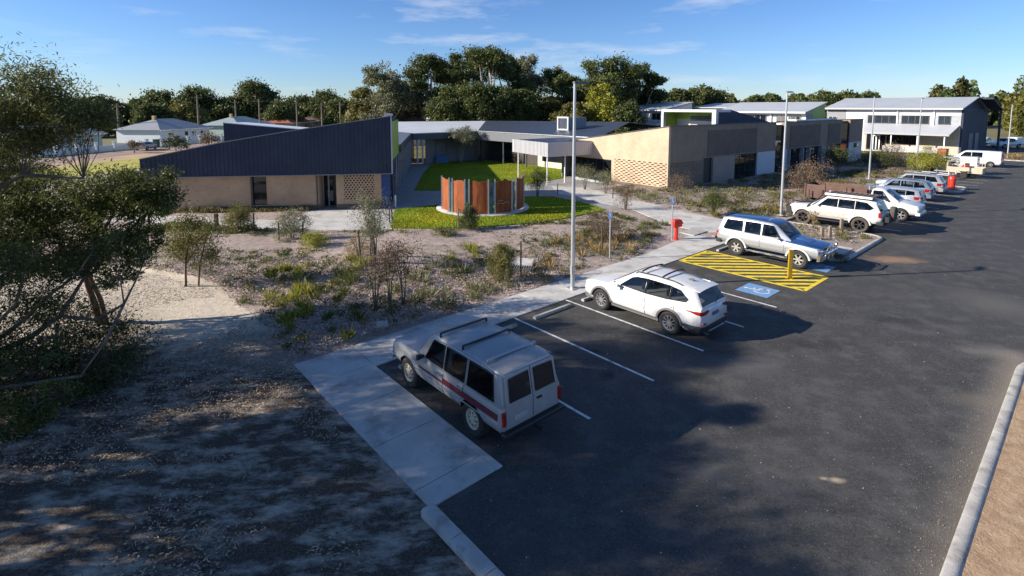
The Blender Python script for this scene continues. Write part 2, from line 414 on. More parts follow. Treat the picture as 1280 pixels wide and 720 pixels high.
# ---------------------------------------------------------------- ground sheet out to the horizon
m, nt, bs = new_mat('far ground'); g = nt.nodes.new('ShaderNodeNewGeometry').outputs['Position']
c = ramp(nt, noise(nt, g, .05, 6, .65), [(.3, (.085, .095, .035)), (.5, (.16, .145, .065)), (.7, (.22, .175, .10))])
nt.links.new(c, bs.inputs['Base Color']); bs.inputs['Roughness'].default_value = .95
mb = MB(); mb.add([(-4000, -600, -.22), (4000, -600, -.22), (4000, 5000, -.22), (-4000, 5000, -.22)], [(0, 1, 2, 3)])
tag(mb.build('ground', m), kind='structure')

# near ground: mulch, sand and leaf litter, one gently uneven sheet
x0, x1, y0, y1, st = -44, 70, -2, 100, .3
xs = np.arange(x0, x1 + st, st); ys = np.arange(y0, y1 + st, st)
X, Y = np.meshgrid(xs, ys)
def vnoise(X, Y, sc, seed):
    g = np.random.default_rng(seed); T = g.uniform(-1, 1, (64, 64)); x = X / sc; y = Y / sc
    xi = np.floor(x).astype(int); yi = np.floor(y).astype(int); fx = x - xi; fy = y - yi
    fx = fx*fx*(3-2*fx); fy = fy*fy*(3-2*fy); q = lambda a, b: T[a % 64, b % 64]
    return (q(xi, yi)*(1-fx) + q(xi+1, yi)*fx)*(1-fy) + (q(xi, yi+1)*(1-fx) + q(xi+1, yi+1)*fx)*fy
hard = np.zeros(X.shape, bool); hd = np.full(X.shape, 1e9)
for p in HARD + [SOIL_R, ISLE1, ISLE2]:
    hard |= inpoly(X, Y, p); hd = np.minimum(hd, edgedist(X, Y, p))
hd = np.where(hard, -hd, hd)
sand_in = inpoly(X, Y, SANDP); sd = edgedist(X, Y, SANDP); sd = np.where(sand_in, sd, -sd) + vnoise(X, Y, 1.1, 3) * .28
wsand = np.clip(sd / .35 + .5, 0, 1)
Z = .03 + .05 * vnoise(X, Y, 2.6, 1) + .035 * vnoise(X, Y, 1.0, 2) + .02 * vnoise(X, Y, .6, 8)
mound = np.clip(hd / 3, 0, 1)
Z += mound * (.10 + .22 * vnoise(X, Y, 5.5, 5)) * (1 - wsand)
Z = np.where(hd < .9, np.minimum(Z, -.012 + np.clip(hd, 0, .9) * .09), Z)
Z = np.where(hd < -.34, -.16, Z)
def ground_z(x, y):
    i = int(round((x - x0) / st)); j = int(round((y - y0) / st))
    return float(Z[j, i]) if 0 <= i < X.shape[1] and 0 <= j < X.shape[0] else -.2
nx, ny = X.shape[1], X.shape[0]
vs = np.stack([X.ravel(), Y.ravel(), Z.ravel()], 1)
idx = np.arange(nx*ny).reshape(ny, nx)
q = np.stack([idx[:-1, :-1], idx[:-1, 1:], idx[1:, 1:], idx[1:, :-1]], -1).reshape(-1, 4)
allhard = (hd < -.5).ravel()
q = q[~allhard[q].all(1)]
me = bpy.data.meshes.new('garden_soil'); me.vertices.add(len(vs)); me.vertices.foreach_set('co', vs.astype(np.float32).ravel())
me.loops.add(q.size); me.loops.foreach_set('vertex_index', q.astype(np.int32).ravel())
me.polygons.add(len(q)); me.polygons.foreach_set('loop_start', np.arange(0, q.size, 4, dtype=np.int32))
litw = np.clip((17.2 - Y) / 3.0 + .55 * vnoise(X, Y, 1.6, 9), 0, 1) * (X < 3)
lit2 = np.clip(1 - np.abs(sd) / .8, 0, 1) * .4
zone = np.stack([wsand, np.maximum(litw, 0) , np.clip((Y-60)/15, 0, 1), np.ones_like(X)], -1).reshape(-1, 4)
at = me.attributes.new('zone', 'FLOAT_COLOR', 'POINT'); at.data.foreach_set('color', zone.astype(np.float32).ravel())
me.polygons.foreach_set('use_smooth', [True]*len(q)); me.update(calc_edges=True)
m, nt, bs = new_mat('mulch sand and litter'); g = nt.nodes.new('ShaderNodeNewGeometry').outputs['Position']
za = nd(nt, 'ShaderNodeAttribute', attribute_name='zone'); sp = nt.nodes.new('ShaderNodeSeparateColor'); nt.links.new(za.outputs['Color'], sp.inputs[0])
nf = noise(nt, g, 26, 4, .7); nm = noise(nt, g, 5, 5, .65); nl = noise(nt, g, .55, 5, .6)
mpn = nd(nt, 'ShaderNodeMapping'); mpn.inputs['Scale'].default_value = (.75, 1.6, 1); mpn.inputs['Rotation'].default_value = (0, 0, R(-20)); nt.links.new(g, mpn.inputs[0])
ns = noise(nt, mpn.outputs[0], 1.5, 7, .7)
mul = ramp(nt, nf, [(.30, (.21, .16, .14)), (.48, (.44, .355, .31)), (.62, (.56, .47, .42)), (.8, (.68, .59, .53))])
mul = mixc(nt, 1.0, mul, ramp(nt, noise(nt, g, 3.5, 5, .75), [(.34, (.55, .55, .56)), (.62, (1.25, 1.23, 1.2))]), 'MULTIPLY')
mul = mixc(nt, ramp(nt, nl, [(.35, 0), (.7, .55)]), mul, (.36, .28, .245))
san = ramp(nt, nm, [(.3, (.52, .44, .345)), (.7, (.72, .635, .52))])
san = mixc(nt, ramp(nt, nf, [(.60, 0), (.72, .45)]), san, (.22, .16, .11))
lit = ramp(nt, nf, [(.3, (.036, .028, .021)), (.55, (.115, .089, .068)), (.75, (.26, .21, .165))])
lm = math2(nt, 'MULTIPLY', sp.outputs[1], ramp(nt, ns, [(.36, .25), (.54, 1)]), True)
san = mixc(nt, lm, san, lit)
sm = ramp(nt, math2(nt, 'ADD', sp.outputs[0], math2(nt, 'MULTIPLY', math2(nt, 'SUBTRACT', nm, .5), .9)), [(.42, 0), (.58, 1)])
col = mixc(nt, sm, mul, san)
grs = ramp(nt, noise(nt, g, .4, 5, .6), [(.3, (.09, .10, .04)), (.7, (.2, .16, .09))])
col = mixc(nt, sp.outputs[2], col, grs)
nt.links.new(col, bs.inputs['Base Color']); bs.inputs['Roughness'].default_value = .95; bs.inputs['Specular IOR Level'].default_value = .2
bump(nt, bs, math2(nt, 'ADD', nf, math2(nt, 'MULTIPLY', nm, .7)), .9, .05)
me.materials.append(m)
o = bpy.data.objects.new('garden_soil', me); COL.objects.link(o); tag(o, kind='structure')

# ---------------------------------------------------------------- asphalt
m, nt, bs = new_mat('asphalt'); g = nt.nodes.new('ShaderNodeNewGeometry').outputs['Position']
fine = noise(nt, g, 55, 3, .7); mid = noise(nt, g, 1.3, 6, .65); big = noise(nt, g, .22, 5, .6)
c = ramp(nt, fine, [(.32, (.029, .028, .027)), (.55, (.060, .0585, .0565)), (.74, (.125, .121, .116))])
c = mixc(nt, 1.0, c, ramp(nt, noise(nt, g, 14, 4, .75), [(.33, (.62, .62, .62)), (.67, (1.5, 1.5, 1.48))]), 'MULTIPLY')
c = mixc(nt, ramp(nt, noise(nt, g, 5, 6, .75), [(.52, 0), (.74, .6)]), c, (.115, .112, .108))
c = mixc(nt, ramp(nt, mid, [(.47, 0), (.72, .6)]), c, (.135, .131, .125))
c = mixc(nt, ramp(nt, big, [(.45, .0), (.70, .3)]), c, (.085, .084, .082))
mpa = nd(nt, 'ShaderNodeMapping'); mpa.inputs['Rotation'].default_value = (0, 0, R(-41.4)); mpa.inputs['Scale'].default_value = (.25, 1.6, 1); nt.links.new(g, mpa.inputs[0])
c = mixc(nt, ramp(nt, noise(nt, mpa.outputs[0], .9, 5, .6), [(.5, 0), (.72, .35)]), c, (.026, .026, .028))
c = mixc(nt, ramp(nt, noise(nt, g, 140, 2, .6), [(.66, 0), (.72, .6)]), c, (.32, .31, .29))
c = mixc(nt, ramp(nt, noise(nt, g, 38, 2, .5), [(.71, 0), (.745, .8)]), c, (.34, .32, .29))
def stain(c, x, y, r, col, amt, sy=1.0):
    vm = nd(nt, 'ShaderNodeVectorMath', operation='SUBTRACT'); nt.links.new(g, vm.inputs[0]); vm.inputs[1].default_value = (x, y, 0)
    rt = nd(nt, 'ShaderNodeMapping'); rt.inputs['Rotation'].default_value = (0, 0, R(-41.4)); rt.inputs['Scale'].default_value = (1/r, 1/(r*sy), 0); nt.links.new(vm.outputs[0], rt.inputs[0])
    ln = nd(nt, 'ShaderNodeVectorMath', operation='LENGTH'); nt.links.new(rt.outputs[0], ln.inputs[0])
    e = math2(nt, 'ADD', ln.outputs['Value'], math2(nt, 'MULTIPLY', math2(nt, 'SUBTRACT', mid, .5), 2.2))
    return mixc(nt, math2(nt, 'MULTIPLY', ramp(nt, e, [(.25, 1), (1.0, 0)]), amt), c, col)
for px, py, r, col, amt, sy in ((1117, 325, 1.6, (.36, .22, .13), .7, .45), (1150, 300, 1.5, (.22, .17, .13), .5, .4), (1245, 380, 1.6, (.15, .14, .125), .5, 1.2),
                                (1222, 500, 1.0, (.18, .15, .11), .5, .5), (1245, 440, 1.2, (.20, .185, .16), .6, .5), (1045, 600, .22, (.45, .36, .25), .9, .5),
                                (1030, 598, .15, (.45, .36, .25), .9, .5), (930, 455, 1.3, (.15, .145, .14), .4, .6), (660, 400, .9, (.13, .12, .11), .5, .7), (885, 590, .7, (.16, .15, .14), .4, .4), (700, 440, .45, (.012, .012, .012), .7, .6), (745, 440, .25, (.012, .012, .012), .8, .8), (760, 470, .3, (.014, .013, .012), .6, 1.4), (905, 385, .4, (.012, .012, .012), .7, .7), (640, 475, .4, (.014, .014, .014), .6, .8), (860, 470, .8, (.022, .022, .022), .5, .4), (1010, 430, 1.4, (.024, .024, .024), .5, .3), (960, 540, 1.1, (.022, .022, .022), .45, .3), (1120, 400, 1.6, (.026, .026, .026), .5, .25)):
    p = G(px, py); c = stain(c, p.x, p.y, r, col, amt, sy)
# pale dust washed along the kerb on the right
vm = nd(nt, 'ShaderNodeVectorMath', operation='SUBTRACT'); nt.links.new(g, vm.inputs[0]); p = ab(0, 11.87); vm.inputs[1].default_value = p
dt = nd(nt, 'ShaderNodeVectorMath', operation='DOT_PRODUCT'); nt.links.new(vm.outputs[0], dt.inputs[0]); dt.inputs[1].default_value = (V2.x, V2.y, 0)
kd = math2(nt, 'ADD', math2(nt, 'ABSOLUTE', dt.outputs['Value']), math2(nt, 'MULTIPLY', math2(nt, 'SUBTRACT', fine, .5), 1.1))
da = nd(nt, 'ShaderNodeVectorMath', operation='DOT_PRODUCT'); nt.links.new(vm.outputs[0], da.inputs[0]); da.inputs[1].default_value = (U2.x, U2.y, 0)
kk = math2(nt, 'MULTIPLY', ramp(nt, kd, [(.02, .75), (.55, 0)]), ramp(nt, math2(nt, 'DIVIDE', da.outputs['Value'], 10.), [(.0, .5), (.9, 1), (.97, 0)]))
c = mixc(nt, kk, c, (.27, .235, .19))
nt.links.new(c, bs.inputs['Base Color']); bs.inputs['Roughness'].default_value = .82; bs.inputs['Specular IOR Level'].default_value = .3
bump(nt, bs, fine, .55, .012)
mb = MB(); mb.prism(ASPH, -.3, 0)
tag(mb.build('car_park_road', m), kind='structure')
mb = MB(); mb.prism(abp([(91, -14), (125, -14), (125, 60), (91, 60)]), -.3, -.03); tag(mb.build('far_road', M['paving'] if 0 else m), kind='structure')
mb = MB(); mb.prism(abp([(86.15, -4), (90.85, -4), (90.85, 5), (86.15, 5)]), -.3, .04); tag(mb.build('far_footpath', M['concrete']), kind='structure')
mb = MB(); mb.prism(abp([(86.15, 5), (90.85, 5), (90.85, 40), (86.15, 40)]), -.3, .05)
tag(mb.build('verge', mat('verge soil', (.25, .2, .12), .95, var=.3, scale=1.5)), kind='structure')

# ---------------------------------------------------------------- concrete paths as separate slabs with open joints
def bays(mb, pa0, pa1, pb0, pb1, n, along, z=.025):
    for i in range(n):
        t0 = i / n; t1 = (i + 1) / n
        if along == 'a':
            a0, a1 = pa0 + (pa1-pa0)*t0 + .010, pa0 + (pa1-pa0)*t1 - .010; q = [(a0, pb0), (a1, pb0), (a1, pb1), (a0, pb1)]
        else:
            b0, b1 = pb0 + (pb1-pb0)*t0 + .010, pb0 + (pb1-pb0)*t1 - .010; q = [(pa0, b0), (pa1, b0), (pa1, b1), (pa0, b1)]
        mb.prism(abp(q), -.3, z)
mb = MB(); bays(mb, -6.9, 10.2, -1.6, -.16, 10, 'a'); bays(mb, -6.9, -5.36, -.15, 4.95, 3, 'b'); bays(mb, -6.9, -5.36, 4.95, 5.5, 1, 'b')
mb.prism(abp([(10.21, -1.6), (15.6, -2.2), (15.6, -.16), (10.21, -.16)]), -.3, .025)
mb.prism(abp([(-6.9, -.155), (-5.36, -.155), (-5.36, -.15)]), -.3, .02)
# flush edge strips along the bays
for i in range(8): mb.prism(abp([(-5.36 + i*2.62, -.155), (-5.37 + (i+1)*2.62, -.155), (-5.37 + (i+1)*2.62, 0), (-5.36 + i*2.62, 0)]), -.3, .03)
mb.prism(abp([(-5.355, .005), (-5.2, .005), (-5.2, 5.5), (-5.355, 5.5)]), -.3, .03)
tag(mb.build('footpath', M['concrete']), kind='structure')
mb = MB(); mb.prism(PATH_CROSS, -.3, .022); tag(mb.build('entrance_path', M['concrete']), kind='structure')
mb = MB(); mb.prism(PATH_L, -.3, .022); tag(mb.build('building_path', M['concrete']), kind='structure')
mb = MB(); mb.prism(COURT, -.3, .012); tag(mb.build('courtyard_paving', M['paving']), kind='structure')
mb = MB(); mb.prism(gp([(1075, 197), (1110, 192), (1182, 193), (1205, 197), (1195, 205), (1130, 225), (1110, 232), (1075, 232), (1060, 226), (1110, 214)]), -.3, .03)
tag(mb.build('forecourt_path', M['concrete']), kind='structure')
mb = MB(); mb.prism(gp([(1020, 229), (1060, 226), (1075, 232), (1110, 232), (1100, 238), (1020, 236)]), -.3, .024); tag(mb.build('side_path', M['concrete']), kind='structure')

# lawns: a sheet and a pile of blades
m, nt, bs = new_mat('lawn turf'); g = nt.nodes.new('ShaderNodeNewGeometry').outputs['Position']
c = ramp(nt, noise(nt, g, 1.1, 6, .7), [(.28, (.15, .20, .012)), (.55, (.22, .29, .016)), (.75, (.29, .33, .035))])
c = mixc(nt, ramp(nt, noise(nt, g, .45, 4, .6), [(.6, 0), (.72, .6)]), c, (.36, .31, .10))
c = mixc(nt, ramp(nt, noise(nt, g, 30, 3, .6), [(.35, .5), (.6, 0)]), c, (.06, .10, .012))
p = G(505, 268); vm = nd(nt, 'ShaderNodeVectorMath', operation='DISTANCE'); nt.links.new(g, vm.inputs[0]); p = G(515, 266); vm.inputs[1].default_value = p
c = mixc(nt, ramp(nt, math2(nt, 'ADD', vm.outputs['Value'], noise(nt, g, 3, 4, .6)), [(.9, .5), (1.9, 0)]), c, (.42, .38, .22))
nt.links.new(c, bs.inputs['Base Color']); bs.inputs['Roughness'].default_value = .9; bs.inputs['Specular IOR Level'].default_value = .1
bump(nt, bs, noise(nt, g, 40, 3, .7), .8, .04)
for nm_, P in (('front_lawn', LAWN1), ('courtyard_lawn', LAWN2)):
    mb = MB(); mb.prism(P, -.3, .045); tag(mb.build(nm_, m), kind='structure')
def scatter_in(poly, n, g, holes=()):
    P = np.array([p[:2] for p in poly]); lo, hi = P.min(0), P.max(0); out = []; c = 0
    while c < n:
        q = g.uniform(lo, hi, (n * 2, 2)); k = inpoly(q[:, 0], q[:, 1], poly)
        for h in holes: k &= ~inpoly(q[:, 0], q[:, 1], h)
        q = q[k]; out.append(q); c += len(q)
        if len(q) == 0: break
    return np.vstack(out)[:n]
for P, n in ((LAWN1, 26000), (LAWN2, 16000)):
    q = scatter_in(P, n, rng); c3 = np.column_stack([q, np.full(len(q), .07)])
    tint = rng.uniform(.6, 1.35, len(q)) * (1 + .28*vnoise(q[:, 0], q[:, 1], 1.8, 12)); yl = 1.15 + .35*vnoise(q[:, 0], q[:, 1], 2.6, 13); d = rand_dirs(len(q), rng, 1.6)
    tag(leaf_obj('grass', M['grassblade'], c3, d, .10, .05, np.stack([tint*yl*rng.uniform(.85, 1.2, len(q)), tint, tint*.8], 1), rng), kind='stuff')

# soil and kerb on the right, kerb low in the middle
m, nt, bs = new_mat('orange soil'); g = nt.nodes.new('ShaderNodeNewGeometry').outputs['Position']
c = ramp(nt, noise(nt, g, 4, 6, .7), [(.3, (.30, .19, .11)), (.55, (.47, .32, .195)), (.75, (.56, .42, .28))])
c = mixc(nt, ramp(nt, noise(nt, g, 30, 3, .7), [(.60, 0), (.72, .7)]), c, (.13, .09, .055))
nt.links.new(c, bs.inputs['Base Color']); bs.inputs['Roughness'].default_value = .95; bump(nt, bs, noise(nt, g, 22, 4, .7), .8, .05)
gx = 60; pa = np.linspace(-12, 9.66, gx); pb = np.linspace(12.11, 30, 50); vs = []; fs = []
for j, b in enumerate(pb):
    for i, a in enumerate(pa):
        z = .075 + (.05 * math.sin(a*1.3) * math.sin(b*1.7) + .02 * math.sin(a*4.1 + b*3)) * min(1, max(0, (b - 12.5)/1.5))
        q_ = ab(a, b); 
        if a > 7.9 and b < 13.9:
            r = math.hypot(a - 7.9, b - 13.9)
            if r > 1.75: a2 = 7.9 + (a-7.9)/r*1.75; b2 = 13.9 + (b-13.9)/r*1.75; q_ = ab(a2, b2)
        vs.append((q_.x, q_.y, z)); 
for j in range(49):
    for i in range(gx-1): fs.append((j*gx+i, j*gx+i+1, (j+1)*gx+i+1, (j+1)*gx+i))
mb = MB(); mb.add(vs, fs); tag(mb.build('bare_soil', m, sharp=60), kind='structure')
def kerb(path, name, w=.30, h=.13, closed=False):
    mb = MB(); rings = []
    n = len(path)
    for i, p in enumerate(path):
        p = Vector((p[0], p[1], 0)); a = Vector((*path[max(i-1, 0)], 0)); b = Vector((*path[min(i+1, n-1)], 0))
        d = (b - a).normalized(); nrm = Vector((-d.y, d.x, 0))
        rings.append([p + nrm * x + Vector((0, 0, z)) for x, z in ((-w/2, -.2), (-w/2, h*.55), (-w/2+.05, h*.92), (-w/2+.09, h), (w/2-.03, h), (w/2, h-.03), (w/2, -.2))])
    for i in range(n - 1):           # one cast length per segment, thin open joints between
        a, b = rings[i], rings[i+1]; L_ = (b[0] - a[0]).length; e = .007 / max(L_, .05)
        if L_ > .8: mb.loft([[p + (q - p)*e for p, q in zip(a, b)], [p + (q - p)*(1 - e) for p, q in zip(a, b)]])
        else: mb.loft([a, b], caps=False)
    return tag(mb.build(name, M['kerb'], sharp=50), kind='structure')
def arc(ca, cb, r, a0, a1, n=10): return [(ca + r*math.cos(R(a0 + (a1-a0)*i/n)), cb + r*math.sin(R(a0 + (a1-a0)*i/n))) for i in range(n+1)]
kerb([tuple(ab(*p)[:2]) for p in [(x, 12.02) for x in np.arange(-12, 7.9, 1.2)] + arc(7.9, 13.9, 1.88, -90, 0) + [(9.78, x) for x in (15.5, 18, 22, 30, 40)]], 'kerb', .23, .12)
kerb([tuple(ab(*p)[:2]) for p in [(-6.98, x) for x in np.arange(5.53, 14, .9)]][::-1], 'kerb', .30, .14)
kerb([tuple(ab(*p)[:2]) for p in [(15.85, -.1), (15.85, 3), (15.85, 4.6)] + arc(16.55, 4.6, .7, 180, 90, 5) + [(19, 5.3), (22.1, 5.3)] + arc(22.1, 4.6, .7, 90, 0, 5) + [(22.8, 3), (22.8, 0)]], 'kerb', .2, .13)
kerb([tuple(ab(*p)[:2]) for p in [(46.0, -.1), (46.0, 4.4)] + arc(46.6, 4.4, .7, 180, 90, 5) + [(49.2, 5.1)] + arc(49.2, 4.4, .7, 90, 0, 5) + [(49.9, 0)]], 'kerb', .2, .13)
kerb([tuple(ab(*p)[:2]) for p in [(22.9, -.1), (34, -.1), (46, -.1)]], 'kerb', .2, .12)
kerb([tuple(ab(*p)[:2]) for p in [(50, -.1), (70, -.1), (86, -.1), (86.1, 5), (86.1, 40)]], 'kerb', .2, .12)
mb = MB(); mb.prism(ISLE1, -.3, .10); mb.build('traffic_island', mat('island mulch', (.29, .235, .19), .95, var=.4, scale=9, bmp=.8, bscale=30))['kind'] = 'structure'
mb = MB(); mb.prism(ISLE2, -.3, .10); mb.build('traffic_island', bpy.data.materials['island mulch'])['kind'] = 'structure'
mb = MB(); mb.prism(abp([(16.9, .9), (18.6, .9), (18.6, 5.0), (16.9, 5.0)]), .05, .125); tag(mb.build('island_slab', M['concrete']), kind='structure')

# ---------------------------------------------------------------- painted markings
def strip(mb, p, q, w, z=.004, mi=0):
    p, q = Vector(p[:2]), Vector(q[:2]); d = (q - p).normalized(); n = Vector((-d.y, d.x)) * w / 2
    mb.add([(*(p-n), z), (*(q-n), z), (*(q+n), z), (*(p+n), z)], [(0, 1, 2, 3)], mi)
mb = MB()
for k in (-1, 0, 1, 2, 3): strip(mb, ab(k*2.6, .03), ab(k*2.6, 5.6), .085)
for k in (25.5, 28.1, 30.7, 33.3, 35.9, 38.5, 41.1, 43.6, 52.5, 55.1, 57.7, 61, 64, 67, 70, 73, 76): strip(mb, ab(k, .1), ab(k, 5.5), .085)
tag(mb.build('bay_lines', M['white_paint']), kind='structure')
mb = MB()
h0, h1, b0, b1 = 10.42, 12.98, .12, 5.6
for p, q in (((h0, b0), (h1, b0)), ((h0, b1), (h1, b1)), ((h0, b0), (h0, b1)), ((h1, b0), (h1, b1))): strip(mb, ab(*p), ab(*q), .15)
for k in range(-3, 11):
    # stripes at 45 degrees, clipped to the box
    c0 = b0 + k * .62
    pts = []
    a_lo, a_hi = h0 + .05, h1 - .05
    f = lambda a: c0 + (a - h0) * .95
    aa, bb = a_lo, a_hi
    if f(aa) < b0: aa = h0 + (b0 - c0) / .95
    if f(bb) > b1: bb = h0 + (b1 - c0) / .95
    if bb - aa > .15: strip(mb, ab(aa, f(aa)), ab(bb, f(bb)), .21, .007)
tag(mb.build('hatched_marking', M['yellow_paint']), kind='structure')
def access_symbol(ca, cb, name):
    mb = MB(); s = .62
    q = [ab(ca - s, cb - s), ab(ca + s, cb - s), ab(ca + s, cb + s), ab(ca - s, cb + s)]
    mb.add([(p.x, p.y, .006) for p in q], [(0, 1, 2, 3)], 0)
    def L(p, q_, w): strip(mb, ab(ca + p[0], cb + p[1]), ab(ca + q_[0], cb + q_[1]), w, .010, 1)
    # figure in a chair: head towards the path (-b)
    hd_ = [ab(ca - .05 + .085*math.cos(t), cb - .44 + .085*math.sin(t)) for t in np.linspace(0, 2*math.pi, 13)[:-1]]
    mb.add([(p.x, p.y, .010) for p in hd_], [tuple(range(12))], 1)
    L((-.05, -.33), (-.02, .02), .09); L((-.04, -.18), (.20, -.18), .06); L((-.02, .02), (.24, .02), .08); L((.24, .0), (.34, .38), .08); L((.33, .36), (.44, .33), .06)
    ts = np.linspace(R(-10), R(235), 16)
    for i in range(15): L((-.0 + .28*math.cos(ts[i]), .16 + .28*math.sin(ts[i])), (-.0 + .28*math.cos(ts[i+1]), .16 + .28*math.sin(ts[i+1])), .06)
    tag(mb.build(name, [M['blue_paint'], M['white_paint']]), kind='structure')
access_symbol(9.1, 4.35, 'access_marking'); access_symbol(14.25, 4.75, 'access_marking')
# wheel stops
def wheelstop(a, b, label):
    mb = MB(); p = ab(a, b)
    mb.loft([[Vector((x, y, z)) for y, z in ((-.075, 0), (-.075, .05), (-.05, .095), (.05, .095), (.075, .05), (.075, 0))] for x in (-.9, -.86, .86, .9)])
    o = mb.build('wheel_stop', M['kerb'], loc=p, rz=R(41.4), bevel=.008); tag(o, label, 'wheel stop', 'concrete wheel stops at the bay heads'); return o
wheelstop(1.35, .55, 'bare concrete wheel stop across the empty bay just left of the white wagon')
wheelstop(-1.3, .55, 'concrete wheel stop in the empty bay just right of the striped old wagon')
wheelstop(-3.85, .55, 'concrete wheel stop under the nose of the striped old wagon')
wheelstop(3.85, .55, 'concrete wheel stop under the nose of the modern white wagon')
wheelstop(6.5, .55, 'concrete wheel stop in the empty bay right of the modern white wagon')
wheelstop(14.2, .5, 'concrete wheel stop behind the tail of the blue roofed wagon')
# ---------------------------------------------------------------- vehicles
def ring_body(y, zb, zs, zt, wb, wm, ws):
    h = zs - zb; e = min(.05, h * .2)
    r = [(0, zb), (wb - .07, zb), (wb, zb + min(.07, h*.2)), (wm, zb + .32*h), (wm, zb + .62*h), (ws, zs - e), (ws - .045, zs), (ws * .55, zt - .22*(zt - zs)), (0, zt)]
    return [Vector((x, y, z)) for x, z in r] + [Vector((-x, y, z)) for x, z in r[-2:0:-1]]
def ring_cab(y, zl, zh, wl, wh):
    d = zh - zl; e = min(.075, .4 * d); f = min(.018, .1 * d); c = min(.014, .1*d)
    r = [(0, zl - .03), (wl, zl - .03), (wl, zl), (wl + (wh - wl)*.5, zl + .5*d), (wh + .004, zh - e), (wh - .06, zh - f), (wh * .5, zh + c), (0, zh + c*1.4)]
    return [Vector((x, y, z)) for x, z in r] + [Vector((-x, y, z)) for x, z in r[-2:0:-1]]
def interp_ring(st, fn, y):
    ys = [s[0] for s in st]
    if ys[0] > ys[-1]: st = st[::-1]; ys = ys[::-1]
    y = max(ys[0], min(ys[-1], y))
    for i in range(len(ys) - 1):
        if ys[i] <= y <= ys[i+1]:
            t = (y - ys[i]) / (ys[i+1] - ys[i] + 1e-9)
            return fn(*[a + (b - a)*t for a, b in zip(st[i], st[i+1])])
def side_x(ring, z, lo, hi):
    pts = sorted([(p.z, p.x) for p in ring[lo:hi]])
    return float(np.interp(z, [p[0] for p in pts], [p[1] for p in pts]))
